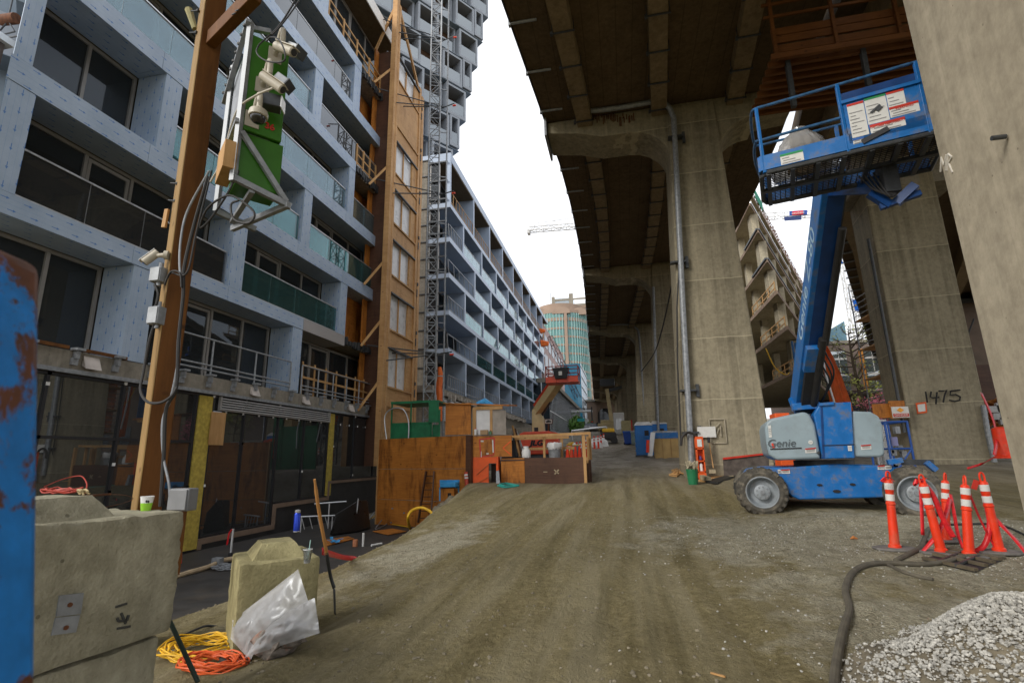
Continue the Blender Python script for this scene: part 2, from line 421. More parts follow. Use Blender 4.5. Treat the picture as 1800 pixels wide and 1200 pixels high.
film_m = film()
clad_m = M('pale blue metal cladding', (.36, .44, .56), .4, 0, .08, 1.2, .05)
beige_m = M('warm grey metal panel', (.36, .34, .33), .45, 0, .06, 1.2, .05)
slab_m = concrete('slab edge concrete', (.2, .18, .14), (.34, .31, .26), .5)
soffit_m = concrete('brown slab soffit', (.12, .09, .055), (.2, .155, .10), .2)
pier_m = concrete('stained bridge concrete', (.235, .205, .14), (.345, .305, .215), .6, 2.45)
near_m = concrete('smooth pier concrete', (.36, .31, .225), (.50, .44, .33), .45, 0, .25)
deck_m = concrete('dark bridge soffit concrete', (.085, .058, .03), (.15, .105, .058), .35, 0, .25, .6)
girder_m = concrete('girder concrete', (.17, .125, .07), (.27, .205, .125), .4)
block_m = concrete('mossy cast block', (.20, .182, .115), (.46, .43, .32), .4, 0, 1.0)
block2_m = concrete('yellowish cast block', (.20, .17, .075), (.41, .37, .20), .45, 0, .9)
ply_m = wood('orange stained plywood', (.32, .10, .014), (.60, .235, .042), (1.2, 1.2, 14), 1.3, .62, .8, (.06, .016, .004))
plyd_m = wood('dark wet and shaded plywood', (.055, .025, .014), (.12, .055, .03), (1, 1, 12), 1.4, .5, .4, (.02, .01, .006))  # also used as painted shade on the shaft's side sheet
plyb_m = wood('bright shaft plywood', (.42, .215, .08), (.62, .37, .16), (1.2, 1.2, 9), 1.5, .65, .35, (.2, .08, .02))
lum_m = wood('pale framing lumber', (.36, .19, .065), (.58, .35, .15), (9, 9, .8), 1.4, .65, .15, (.2, .09, .03))
timber_m = wood('treated timber', (.10, .036, .006), (.20, .078, .016), (7, 7, .55), 1.5, .7, .5, (.05, .018, .004), .4)
tlight_m = wood('weathered lit timber edge', (.20, .11, .035), (.37, .24, .095), (14, 14, .7), 2.0, .7, .2, (.25, .13, .04), .7)  # left pole face, lit tone mixed into the timber colour
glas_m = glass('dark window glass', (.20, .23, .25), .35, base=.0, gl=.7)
shop_m = glass('storefront glass', (.20, .21, .21), .35, base=.11, wav=.01)
rail_m = glass('teal balcony glass', (.30, .62, .60), .2, base=.05, wav=.006, gl=.7)
railc_m = glass('clear balcony glass', (.60, .74, .76), .2, base=.06, wav=.004, gl=.6)
frame_m = M('grey window frame', (.30, .29, .275), .5, .2, .08, 2, .03)
alu_m = M('brushed aluminium', (.56, .57, .58), .35, .7, .1, 5, .05)
galv_m = M('galvanised steel', (.27, .285, .30), .5, .35, .25, 9, .08)
steel_m = M('dark steel', (.07, .075, .08), .5, .5, .25, 8, .1)
blk_m = M('black rubber', (.022, .021, .02), .6, 0, .25, 9, .12, 25)
dusty_m = M('dusty black hose', (.10, .088, .065), .8, 0, .3, 6, .2, 30)
gen_m = M('lift blue paint', (.010, .135, .41), .38, 0, .16, 4, .05, dirt=.75, dirtcol=(.15, .14, .12), dscale=4)
gend_m = M('lift dark blue paint and shade', (.006, .045, .17), .4, 0, .2, 4, .05)  # also carries the shade of the boom underside in its colour
cover_m = M('lift grey hood', (.27, .345, .38), .42, 0, .06, 2, .06, dirt=.25, dirtcol=(.16, .16, .14), dscale=3)
rim_m = M('lift wheel grey', (.28, .31, .33), .5, .1, .15, 5, .05, dirt=.5, dirtcol=(.13, .11, .08), dscale=4)
tyre_m = M('muddy tyre', (.085, .077, .062), .9, 0, .35, 6, .4, 20, dirt=.7, dirtcol=(.22, .19, .14), dscale=6)
whit_m = M('white plastic', (.74, .74, .72), .5, 0, .05, 5, .03)
paper_m = M('printed paper', (.62, .62, .59), .7, 0, .06, 9, .02)
ink_m = M('black ink', (.015, .015, .018), .6, 0, .1, 9, 0)
red_m = M('red enamel', (.50, .035, .02), .4, 0, .15, 5, .04)
oran_m = M('safety orange plastic', (.74, .040, .008), .5, 0, .12, 6, .06, dirt=.5, dirtcol=(.45, .16, .09), dscale=4)
tape_m = M('red barrier ribbon', (.62, .02, .025), .4, 0, .2, 20, .1)
tarp_m = M('orange tarpaulin', (.86, .17, .025), .45, 0, .15, 3, .5, 7)
opaint_m = M('orange painted plywood', (.72, .10, .015), .55, 0, .1, 3, .1)
yel_m = M('yellow cord', (.72, .42, .02), .5, 0, .15, 8, .05)
orc_m = M('orange red cord', (.66, .11, .025), .45, 0, .15, 8, .05)
green_m = M('green hoist paint', (.012, .16, .062), .5, 0, .2, 4, .05)
lime_m = M('lime green cabinet paint', (.032, .145, .004), .4, 0, .15, 3, .04)
grnb_m = M('green bucket plastic', (.02, .17, .07), .4, 0, .1, 5, .03)
potty_m = M('portable toilet blue', (.01, .16, .50), .4, 0, .12, 4, .04)
cam_m = M('beige camera housing', (.46, .42, .335), .45, 0, .1, 9, .04)
fog_m = M('brushed grey cabinet side', (.42, .45, .49), .35, .3, .1, 6, .03)
jlgr_m = M('lift orange red', (.66, .07, .025), .42, 0, .12, 4, .04)
jlgc_m = M('lift cream boom', (.56, .44, .22), .45, 0, .12, 3, .04)
poly_m = M('white poly sheet', (.62, .62, .62), .3, 0, .14, 2.5, .5, 5)
ins_m = M('yellow mineral wool', (.42, .32, .06), .95, 0, .25, 9, .7, 40)
memb_m = M('black waterproof membrane', (.038, .036, .034), .6, 0, .3, 2, .2, 9, dirt=.5, dirtcol=(.085, .068, .048), dscale=1.1)
brown_m = M('brown flashing', (.20, .14, .10), .6, 0, .12, 4, .05)
dkwall_m = M('black damp proofing', (.028, .028, .028), .6, 0, .3, 2, .25, 6, dirt=.25, dirtcol=(.07, .06, .05))
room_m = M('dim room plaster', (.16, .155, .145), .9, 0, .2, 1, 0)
blue_m = peeled('chipped blue steel paint', (.010, .20, .60), (.15, .05, .018), .56)
navy_m = M('navy tarp', (.01, .04, .16), .5, 0, .15, 3, .2)
bluet_m = M('sky blue tarp', (.06, .34, .68), .45, 0, .15, 4, .3, 9)
rust_m = M('rusty iron', (.13, .05, .022), .8, .2, .4, 9, .4)
stone_m = M('pale crushed stone', (.40, .39, .355), .9, 0, .5, 24, .3, 60)
peb_m = M('road pebbles', (.19, .165, .115), .95, 0, .35, 6, .3, 60)
# ---------------------------------------------------------------- camera, sky, sun
cam = bpy.data.cameras.new('camera'); co = bpy.data.objects.new('camera', cam); COL.objects.link(co)
cam.lens = 18; cam.sensor_width = 36; cam.clip_start = .05; cam.clip_end = 3000
fw = V((_X.z, _Y.z, _U.z)); rt = V((_X.x, _Y.x, _U.x)); up = -V((_X.y, _Y.y, _U.y))
co.matrix_world = Matrix(((rt.x, up.x, -fw.x, 0), (rt.y, up.y, -fw.y, 0), (rt.z, up.z, -fw.z, EYE), (0, 0, 0, 1)))
cam.dof.use_dof = True; cam.dof.focus_distance = 14; cam.dof.aperture_fstop = 4
S.camera = co
w = bpy.data.worlds.new('World'); S.world = w; w.use_nodes = True; nt = w.node_tree; nt.nodes.clear()
sky = nt.nodes.new('ShaderNodeTexSky'); sky.sky_type = 'NISHITA'; sky.sun_disc = False; sky.sun_elevation = rad(33); sky.sun_rotation = rad(220); sky.dust_density = 4; sky.air_density = 1.2
tc = nt.nodes.new('ShaderNodeTexCoord'); nz = nt.nodes.new('ShaderNodeTexNoise'); nz.inputs['Scale'].default_value = 2.2; nz.inputs['Detail'].default_value = 6
mp = nt.nodes.new('ShaderNodeMapping'); mp.inputs['Scale'].default_value = (1, 1, 2.5); nt.links.new(tc.outputs['Generated'], mp.inputs[0]); nt.links.new(mp.outputs[0], nz.inputs['Vector'])
cr = nt.nodes.new('ShaderNodeValToRGB'); cr.color_ramp.elements[0].position = .35; cr.color_ramp.elements[0].color = (5.8, 6.0, 6.5, 1); cr.color_ramp.elements[1].position = .7; cr.color_ramp.elements[1].color = (11.0, 11.0, 11.1, 1)
nt.links.new(nz.outputs['Fac'], cr.inputs[0])
mx = nt.nodes.new('ShaderNodeMix'); mx.data_type = 'RGBA'; mx.inputs[0].default_value = .88
nt.links.new(sky.outputs[0], mx.inputs[6]); nt.links.new(cr.outputs[0], mx.inputs[7])
bg = nt.nodes.new('ShaderNodeBackground'); bg.inputs[1].default_value = .12; nt.links.new(mx.outputs[2], bg.inputs[0])
wo = nt.nodes.new('ShaderNodeOutputWorld'); nt.links.new(bg.outputs[0], wo.inputs[0])
sl = bpy.data.lights.new('sun', 'SUN'); sl.energy = 1.5; sl.angle = rad(22); sl.color = (1, .96, .9)
so = bpy.data.objects.new('sun', sl); COL.objects.link(so); so.location = (0, 0, 60)
so.rotation_euler = V((-.55, -.65, .55)).to_track_quat('Z', 'Y').to_euler()
S.view_settings.view_transform = 'Standard'; S.view_settings.look = 'None'; S.view_settings.gamma = 1; S.view_settings.exposure = 0.58
S.render.engine = 'CYCLES'
S.cycles.use_denoising = True; S.cycles.max_bounces = 7; S.cycles.transparent_max_bounces = 14; S.cycles.diffuse_bounces = 4; S.cycles.glossy_bounces = 4
S.cycles.caustics_reflective = False; S.cycles.caustics_refractive = False

# ---------------------------------------------------------------- ground sheet
def axis(a0, a1, fine, lo, hi, grow=1.25):
    out = [a0]; x = a0
    while x < a1: x += fine; out.append(x)
    st = fine
    while out[-1] < hi: st *= grow; out.append(out[-1] + st)
    st = fine
    while out[0] > lo: st *= grow; out.insert(0, out[0] - st)
    return out
gx = axis(-7.2, 8.5, .085, -600, 600); gy = axis(2.6, 19, .09, -300, 1500, 1.13)
vs = [(x, y, ground(x, y)) for y in gy for x in gx]; nx = len(gx)
g = MB(); g.v = [V(a) for a in vs]; g.f = [(j * nx + i, j * nx + i + 1, (j + 1) * nx + i + 1, (j + 1) * nx + i) for j in range(len(gy) - 1) for i in range(nx - 1)]
gr = g.build('ground', ground_mat(), angle=180); struct(gr, 'damp olive brown dirt road with gravel drifts and wheel tracks')
mb = MB(); n = 24
for i in range(n):   # uneven torn edge of the membrane against the gravel bank
    y0, y1 = 3 + i * .82, 3 + (i + 1) * .82
    e = lambda y: interp(XC, y) - .95 + .12 * noise.noise(V((y * 1.3, 4, 2)))
    mb.quad((-12.98, y0, -1.02), (e(y0), y0, -1.0), (e(y1), y1, -1.0), (-12.98, y1, -1.02))
struct(mb.build('pavement', memb_m), 'black waterproofing membrane laid on the low ground beside the building')

# pebbles and clods strewn over the road: nobody could count them
def stones(name, mat, spots, smin, smax, label, cat, flat=.7):
    ico = bmesh.new(); bmesh.ops.create_icosphere(ico, subdivisions=1, radius=1)
    bv = [v.co.copy() for v in ico.verts]; bf = [tuple(v.index for v in f.verts) for f in ico.faces]; ico.free()
    mb = MB()
    for (x, y, z, s) in spots:
        s = s or lerp(smin, smax, R.random() ** 2.2)
        M_ = Matrix.Rotation(R.random() * 6.3, 3, 'Z') @ Matrix.Rotation(R.random() * .9, 3, 'X')
        sc = V((s * R.uniform(.8, 1.3), s * R.uniform(.6, 1), s * flat * R.uniform(.7, 1.1)))
        o = len(mb.v)
        for v in bv:
            k = R.uniform(.78, 1.12); q = M_ @ V((v.x * sc.x * k, v.y * sc.y * k, v.z * sc.z * k)); mb.v.append(V((x + q.x, y + q.y, z + q.z)))
        mb.f += [tuple(i + o for i in f) for f in bf]
    o = mb.build(name, mat, angle=28); tag(o, label, cat, kind='stuff'); return o
sp = []
for i in range(3400):
    y = 3 + 15 * R.random() ** 1.7; x = R.uniform(-4.8, 5.5) * (.45 + .55 * min(1, y / 8))
    if noise.noise(V((x * .9, y * .6, 1))) + R.random() * .9 < .35: continue
    sp.append((x, y, ground(x, y) + .002, None))
for i in range(900):
    y = R.uniform(3.6, 17); x = interp(XC, y) + R.gauss(-.1, .28); sp.append((x, y, ground(x, y) + .004, None))
stones('road_gravel', peb_m, sp, .006, .028, 'small pebbles and clods scattered over the dirt road', 'gravel')

sp = []
for i in range(4200):
    x = R.gauss(4.6, 2.3); y = R.gauss(9.8, 1.5)
    if y > 12.4 or y < 5.5 or noise.noise(V((x * .8, y * .8, 7))) < R.uniform(-.5, .35): continue
    sp.append((x, y, ground(x, y) + .002, None))
stones('gravel_drift', stone_m, sp, .005, .019, 'thin drift of pale gravel in front of the blue lift', 'gravel')
# pile of crushed stone at the lower right
PC = V((3.05, 5.0)); 
def pile_h(x, y):
    a = (x - PC.x) * .80 + (y - PC.y) * .60; b = -(x - PC.x) * .60 + (y - PC.y) * .80
    r = math.hypot(a / 2.35, b / 1.12)
    return .56 * (1 - sstep(min(1, r))) * (1 + .25 * noise.noise(V((x * 1.4, y * 1.4, 5))))
mb = MB(); N = 70
for j in range(N + 1):
    for i in range(N + 1):
        x = PC.x - 2.6 + 5.2 * i / N; y = PC.y - 2.4 + 4.8 * j / N; h = pile_h(x, y); mb.v.append(V((x, y, ground(x, y) + h - (.03 if h < .02 else .012))))
mb.f = [(j * (N + 1) + i, j * (N + 1) + i + 1, (j + 1) * (N + 1) + i + 1, (j + 1) * (N + 1) + i) for j in range(N) for i in range(N)]
base_m = M('damp earth under the stone', (.17, .145, .10), .95, 0, .4, 5, .6, 25)
struct(mb.build('terrain', base_m, angle=180), 'brown earth heaped under the crushed stone')
sp = []
for i in range(34000):
    x = PC.x + R.gauss(0, 1.0) * .95; y = PC.y + R.gauss(0, .95) * .95; h = pile_h(x, y)
    a = (x - PC.x) * .80 + (y - PC.y) * .60; b = -(x - PC.x) * .60 + (y - PC.y) * .80
    if h < .02 and R.random() > .10: continue
    if b > .55 and R.random() < .82: continue
    sp.append((x, y, ground(x, y) + h + R.uniform(-.006, .010), None))
stones('crushed_stone', stone_m, sp, .0065, .021, 'heap of pale grey crushed stone in front of the orange posts', 'stone heap', .8)

# ---------------------------------------------------------------- viaduct overhead
CL = [(-14, -5.2), (0, -4.2), (14.5, -3.2), (20.8, -2.78), (25, -2.5), (30, -2.37), (37, -2.42), (48, -2.85), (58, -3.4), (80, -4.5), (119, -6.4), (170, -9)]
ZD = 17.2
ys = [-14, -6, 0, 5, 10] + [14 + 2.2 * i for i in range(30)] + [82, 90, 100, 110, 120, 135, 150, 170]
cl = lambda y: interp(CL, y)
via = thing('viaduct', 'long concrete viaduct overhead on tapering hammerhead piers', 'viaduct', (4, 21, .7))
def sweep(prof):   # (offset, z) ring swept along the curving deck line
    mb = MB(); k = len(prof)
    for y in ys:
        for o, z in prof: mb.v.append(V((cl(y) + o, y, z)))
    mb.f = [(i * k + j, (i + 1) * k + j, (i + 1) * k + (j + 1) % k, i * k + (j + 1) % k) for i in range(len(ys) - 1) for j in range(k)] + [tuple(range(k)), tuple((len(ys) - 1) * k + j for j in range(k - 1, -1, -1))]
    return mb
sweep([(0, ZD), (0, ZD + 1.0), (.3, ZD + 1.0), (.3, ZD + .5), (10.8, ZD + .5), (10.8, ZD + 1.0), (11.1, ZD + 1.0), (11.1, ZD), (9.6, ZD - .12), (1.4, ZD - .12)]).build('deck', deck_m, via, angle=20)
sweep([(-.06, ZD - .05), (-.06, ZD + 1.05), (-.01, ZD + 1.05), (-.01, ZD - .05)]).build('edge_trim', steel_m, via)
for o, wd in ((1.52, .66), (4.85, .66), (8.05, .66)):
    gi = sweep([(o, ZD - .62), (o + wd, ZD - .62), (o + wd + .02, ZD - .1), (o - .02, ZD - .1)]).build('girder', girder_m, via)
    cm = MB(); y = 3.4
    while y < 80:
        x = cl(y) + o
        cm.bar((x - .09, y, ZD - .66), (x + wd + .09, y, ZD - .66), .05)
        for q in (-.06, wd + .06): cm.bar((x + q, y, ZD - .68), (x + q, y, ZD - .2), .03)
        cm.box(x - .13, x - .03, y - .06, y + .06, ZD - .72, ZD - .60)
        y += 1.75
    cm.build('girder_clamps', steel_m, gi)
for y in ():
    x0 = cl(y); MB().box(x0 + 2.5, x0 + 4.85, y, y + .3, ZD - .45, ZD - .11).box(x0 + 5.8, x0 + 8.05, y, y + .3, ZD - .45, ZD - .11).build('floor_beam', deck_m, via)
y = 12.9
for i in range(26):
    x = cl(y); MB().cyl((x - .06, y, ZD - .07), (x + .95, y, ZD - .09), .055, 10).box(x - .09, x - .01, y - .07, y + .07, ZD - .18, ZD + .08).build('drain_spout', galv_m, via); y += 2.55
def pier_mesh(y, gz):
    c = cl(y); x0 = c + 4.92; x1 = x0 + 3.25; t0 = x0 + .66; t1 = t0 + 1.98; zt = ZD - 2.15
    m = MB()
    r = 1.7; zc = 15.85
    poly = [(x0, gz - 1.2), (x1, gz - 1.2), (t1 + .08, zt - 1.0)]
    poly += [(t1 + .02 + r - r * math.cos(rad(a)), zc - r + r * math.sin(rad(a)) + .1) for a in range(10, 91, 16)]
    poly += [(c + 9.3, zc + .45), (c + 10.9, ZD - .75), (c + 10.9, ZD - .14)]
    poly += [(c + .1, ZD - .14), (c + .1, ZD - .7), (c + 1.5, zc + .45), (c + 2.6, zc + .1)]
    poly += [(t0 - .02 - r + r * math.cos(rad(a)), zc - r + r * math.sin(rad(a)) + .1) for a in range(90, 9, -16)]
    poly += [(t0 - .08, zt - 1.0)]
    return m, poly, (x0, x1, t0, t1, zt)
for k in range(7):
    y = 21 + 20 * k; gz = ground_base(4, y); m, poly, (x0, x1, t0, t1, zt) = pier_mesh(y, gz)
    # shaft deeper than the cap: two bodies set one inside the other
    m.hexa([(x0, y, gz - 1.2), (x1, y, gz - 1.2), (x1, y + 2.6, gz - 1.2), (x0, y + 2.6, gz - 1.2), (t0, y + .25, ZD - .3), (t1, y + .25, ZD - .3), (t1, y + 2.35, ZD - .3), (t0, y + 2.35, ZD - .3)])
    pr = m.build('pier', pier_m, via, bev=.06, seg=2)
    c = cl(y); n = len(poly); cap = [p for p in poly[2:]]
    q = MB(); cap[0] = (t1 + .05, zt - 2.2); cap[-1] = (t0 - .05, zt - 2.2); cap.append
    q.prism([(a, y + .36, b) for a, b in cap], (0, 1.9, 0)); q.build('pier_cap', pier_m, via, bev=.04)
    MB().box(c - .02, c + .08, y + .1, y + 2.3, ZD - .95, ZD + .4).build('joint_plate', galv_m, via)
# extra braces of rusted rebar stubs, water stains kept to the material; chipped strip under the first cap
def pipe(pts, r, name='drain_pipe', mat=galv_m): return MB().tube(spline(pts, 6), r, 12).build(name, mat, via)
y = 20.86
pp = [Yp(1010, 165, y), Yp(1014, 184, y), Yp(1032, 195, y), Yp(1085, 190, y), Yp(1145, 180, y), Yp(1168, 182, y), Yp(1182, 202, y), Yp(1186, 240, y), Yp(1200, 530, y), Yp(1214, 780, y), Yp(1217, 822, y)]
pipe(pp, .115)
dp = MB()
for (px, py) in ((1187, 240), (1192, 460), (1210, 686), (1214, 760)):
    c = Yp(px, py, y); dp.box(c.x - .3, c.x + .3, y - .05, 21.1, c.z - .035, c.z + .035).box(c.x + .3, c.x + .42, y + .1, 21.1, c.z - .25, c.z + .25)
dp.build('pipe_clamp', steel_m, via)
y2 = 61.2; pipe([Yp(1057, 545, y2), Yp(1066, 568, y2), Yp(1100, 570, y2), Yp(1118, 576, y2), Yp(1124, 596, y2), Yp(1131, 700, y2), Yp(1134, 748, y2)], .12)
pipe([(cl(40) + 5.0, 40.8, 2), (cl(40) + 5.3, 40.8, 9), (cl(40) + 5.55, 40.8, 14.8)], .1)
MB().tube(spline([Yp(1184, 485, 24), Yp(1166, 570, 28), Yp(1150, 620, 33), Yp(1128, 652, 40)], 6), .035, 6).build('hanging_cable', blk_m, via)
MB().tube([Yp(1193, 480, 20.9), Yp(1190, 540, 20.9), Yp(1191, 640, 20.9), Yp(1197, 775, 20.9)], .03, 6).build('hanging_cable', blk_m, via)
sg = [(1234, 770), (1246, 772)]
# notices on the first pier
nb = Yp(1242, 759, 20.93); MB().box(nb.x - .33, nb.x + .33, 20.9, 20.95, nb.z - .2, nb.z + .2).build('notice', paper_m, via)
nb = Yp(1262, 757, 20.93); ch = MB()
for a, b in (((-.28, .45), (.28, .45)), ((-.28, -.45), (.28, -.45)), ((-.28, -.45), (-.28, .45)), ((.28, -.45), (.28, .45)), ((-.1, -.25), (.05, .1)), ((.1, -.2), (.12, .2)), ((-.12, .1), (.1, .3))): ch.bar((nb.x + a[0], 20.98, nb.z + a[1]), (nb.x + b[0], 20.98, nb.z + b[1]), .03)
ch.build('chalk_mark', M('chalk', (.36, .32, .24), .9), via)
# rust-stained scabs of broken concrete under the first cap
sc = MB()
for i in range(26):
    c = Yp(1034 + i * 3.2 + R.uniform(-1, 1), 206 + R.uniform(-4, 5), 21.34); sc.box(c.x - .02, c.x + .02, 21.30, 21.37, c.z - R.uniform(.1, .35), c.z + .1)
for i in range(18):
    c = Yp(1290 + i * 4 + R.uniform(-1, 1), 162 - i * 1.9 + R.uniform(-4, 4), 21.34); sc.box(c.x - .03, c.x + .03, 21.30, 21.37, c.z - R.uniform(.1, .4), c.z + .1)
sc.build('rebar_stubs', rust_m, via)

# nearest pier, right beside the camera
pn = MB(); A = V((3.72, 6.2))
pn.hexa([(3.80, 6.25, -.6), (3.06, 2.0, -.6), (6.6, 1.4, -.6), (7.2, 5.7, -.6), (3.60, 6.2, 17.0), (2.92, 2.0, 17.0), (6.3, 1.4, 17.0), (6.9, 5.7, 17.0)])
npier = thing('bridge_pier', 'huge smooth concrete pier standing nearest, cut off by the right edge', 'bridge pier', (5, 4, 0))
pn.build('shaft', near_m, npier, bev=.05)
c = Xp(1752, 238, 3.45); c = V((3.5, c.y, c.z)); pass

def nearface(px, py):
    a, b, c = V((3.80, 6.25, -.6)), V((3.06, 2.0, -.6)), V((3.60, 6.2, 17)); n_ = (b - a).cross(c - a).normalized(); d_ = _ray(px, py); o_ = V((0, 0, EYE)); return o_ + d_ * ((a - o_).dot(n_) / d_.dot(n_)) + n_ * (.004 if n_.x < 0 else -.004)
m = MB()
for s_ in (((1654, 302), (1655, 276), (1660, 290), (1664, 272), (1663, 300)), ((1666, 300), (1667, 270), (1674, 276), (1668, 286), (1675, 303))):
    for a, b in zip(s_, s_[1:]): m.bar(nearface(*a), nearface(*b), .012)
q = nearface(1769, 240); MB().cyl(q, q + V((-.11, .0, 0)), .022, 10).build('form_tie', steel_m, npier)
m.build('chalk_mark', M('white chalk', (.6, .57, .5), .9), npier)
# ---------------------------------------------------------------- the ramp that peels off to the right
ramp = thing('ramp_viaduct', 'concrete ramp peeling away to the right on leaning piers', 'viaduct', (14, 27, 1))
L_ = [(8.75, -14), (8.2, 10), (8.5, 20), (9.6, 27), (16.2, 39.6), (23.5, 55.7), (45, 103)]; R_ = [(22, -14), (22, 10), (22.5, 20), (24, 26), (29, 36), (36, 53), (57.5, 101)]
mb = MB()
for (a, b), (c, d) in zip(L_, R_): mb.v += [V((a, b, ZD - .1)), V((c, d, ZD - .1)), V((c, d, ZD + .8)), V((a, b, ZD + .8))]
for i in range(len(L_) - 1):
    for j in range(4): mb.f.append((i * 4 + j, i * 4 + 4 + j, i * 4 + 4 + (j + 1) % 4, i * 4 + (j + 1) % 4))
mb.f += [(0, 1, 2, 3), (27, 26, 25, 24)]
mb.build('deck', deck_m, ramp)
for t in (.1, .36, .62, .88):
    mb = MB(); 
    for i in range(len(L_) - 1):
        p = V(L_[i]).lerp(V(R_[i]), t); q = V(L_[i + 1]).lerp(V(R_[i + 1]), t); mb.bar((p.x, p.y, ZD - .75), (q.x, q.y, ZD - .75), .9, 1.25)
    mb.build('girder', girder_m, ramp)
d = (V(L_[5]) - V(L_[4])).normalized(); nrm = V((d.y, -d.x))
p = V(L_[4]); i = 0
while i < 26:
    q = p + d * (i * 2.4 - 1); MB().cyl((q.x - nrm.x * .15, q.y - nrm.y * .15, ZD - .18), (q.x + nrm.x * 1.6, q.y + nrm.y * 1.6, ZD - .18), .09, 8).build('drain_spout', galv_m, ramp); i += 1
# pier with the painted number
def leaning_pier(x0, x1, tx0, tx1, y, dy, gz, zt): return MB().hexa([(x0, y, gz), (x1, y - .25, gz), (x1 + .3, y + dy, gz), (x0 + .25, y + dy, gz), (tx0, y, zt), (tx1, y - .25, zt), (tx1 + .3, y + dy, zt), (tx0 + .25, y + dy, zt)])
b0 = Yp(1612, 815, 26.5); b1 = Yp(1749, 815, 26.5); t0 = Yp(1522, 350, 26.5); t1 = Yp(1640, 330, 26.5)
k = (17.2 - t0.z) / (t0.z - b0.z)
mp_ = leaning_pier(b0.x, b1.x, t0.x + (t0.x - b0.x) * k, t1.x + (t1.x - b1.x) * k, 26.5, 2.4, .2, 17.2).build('pier', pier_m, ramp, bev=.06)
MB().box(12.0, 16.6, 26.3, 28.9, 14.3, 16.2).build('pier_cap', slab_m, ramp, bev=.04)
leaning_pier(24, 27, 24.3, 26.7, 49, 2.4, 2, 17.2).build('pier', pier_m, ramp, bev=.06); leaning_pier(33, 36, 33.3, 35.7, 70, 2.4, 4, 17.2).build('pier', pier_m, ramp, bev=.06)
leaning_pier(20.5, 23.5, 20.8, 23.2, 25.5, 2.4, 0, 17.2).build('pier', pier_m, ramp, bev=.06)
sp_m = M('black spray paint', (.012, .012, .014), .7, 0, .1, 8, 0)
gf = MB(); yy = 26.23
def stroke(pts): gf.tube([Yp(px, py, yy) for px, py in pts], .033, 6)
stroke([(1627, 688), (1629, 700), (1630, 707)]); stroke([(1637, 688), (1635, 697), (1640, 699), (1651, 698)]); stroke([(1647, 689), (1646, 700), (1645, 710)])
stroke([(1650, 687), (1658, 687), (1664, 685), (1660, 696), (1658, 707)]); stroke([(1688, 685), (1671, 687)]); stroke([(1671, 687), (1670, 694), (1680, 693), (1688, 697), (1687, 703), (1678, 705), (1669, 703)])
gf.build('painted_number', sp_m, mp_, w=True)
nb = [Yp(px, py, 26.40) for px, py in ((1610, 708), (1628, 706), (1630, 725), (1613, 727))]; MB().prism(nb, (0, .04, 0)).build('notice_frame', opaint_m, ramp)
nb = [Yp(px, py, 26.37) for px, py in ((1613, 711), (1626, 709), (1627, 722), (1615, 724))]; MB().prism(nb, (0, .03, 0)).build('notice', paper_m, ramp)
MB().tube([Yp(1728, 712, 26.1), Yp(1738, 770, 26.1), Yp(1748, 812, 26.1)], .1, 10).build('drain_pipe', galv_m, ramp)
MB().tube([Yp(1526, 420, 26.3), Yp(1560, 600, 26.3), Yp(1590, 760, 26.3)], .07, 8).build('drain_pipe', steel_m, ramp)
for (px, py) in ((1736, 370), (1752, 560)):
    c = Yp(px, py, 30)
# orange timber formwork hung under the deck
fw_m = wood('orange formwork timber', (.085, .028, .006), (.18, .068, .015), (1, 1, 12), 1.5, .65, .3)
fwk = thing('formwork_platform', 'orange timber formwork platform hanging beneath the deck', 'formwork', (7.5, 17, 14))
MB().box(5.6, 11.5, 16.0, 18.6, 14.2, 14.28).build('platform', fw_m, fwk)
m = MB()
for i in range(9): m.box(5.4, 12, 15.6 + i * .36, 15.72 + i * .36, 14.0, 14.19)
m.build('joist', fw_m, fwk)
for z in (14.45, 14.8, 15.1): MB().box(5.6, 11.5, 15.9, 15.95, z, z + .27).build('side_board', fw_m, fwk)
for x in (5.6, 7.4, 9.2, 11): MB().box(x, x + .1, 15.8, 15.9, 14.1, 16.6).build('post', fw_m, fwk)
for z in (15.75, 16.25): MB().box(5.4, 11.6, 15.82, 15.88, z, z + .09).build('rail', fw_m, fwk)
for x in (5.9, 8.1, 10.3): MB().box(x, x + .14, 15.9, 16.05, 12.4, 14.1).build('hanger', steel_m, fwk)
# ---------------------------------------------------------------- near apartment building on the left
FX = -13.0; BX = -14.05
ab = thing('apartment_building', 'near unfinished apartment block clad in film covered pale blue panels', 'building', (-17, 16, -1))
BZ = {1: (7.0, 7.5), 2: (10.08, 10.7), 3: (13.25, 13.85), 4: (16.4, 17.0), 5: (19.5, 20.1), 6: (22.55, 23.1)}
BE = {1: 18.66, 2: 25.82, 3: 25.82, 4: 22.12, 5: 25.84, 6: 22.16}
Y0 = 7.25
def panel_run(z0, z1, y0, y1, mat, name='cladding_band'):
    y = y0
    while y < y1 - .1:
        ye = min(y + 3.55, y1)
        if y1 - ye < 1: ye = y1
        k = .62 if y == Y0 else 0; a = y + .006; b = ye - .006
        MB().hexa([(BX, a + k, z0), (FX, a, z0), (FX, b, z0), (BX, b, z0), (BX, a + k, z1), (FX, a, z1), (FX, b, z1), (BX, b, z1)]).build(name, mat, ab, uv='h'); y = ye
for k, (z0, z1) in BZ.items():
    panel_run(z0, z1, Y0, BE[k], film_m)
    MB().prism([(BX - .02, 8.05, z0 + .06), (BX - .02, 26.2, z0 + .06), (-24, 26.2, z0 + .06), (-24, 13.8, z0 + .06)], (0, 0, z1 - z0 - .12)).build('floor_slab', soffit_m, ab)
    if BE[k] < 25: MB().box(BX + .005, FX - .12, BE[k] + .01 + (3.34 if k == 1 else 0), 26.2, z0 + .12, z1 - .12).build('raw_slab', slab_m, ab)
panel_run(7.0, 7.5, 18.67, 22.0, beige_m)
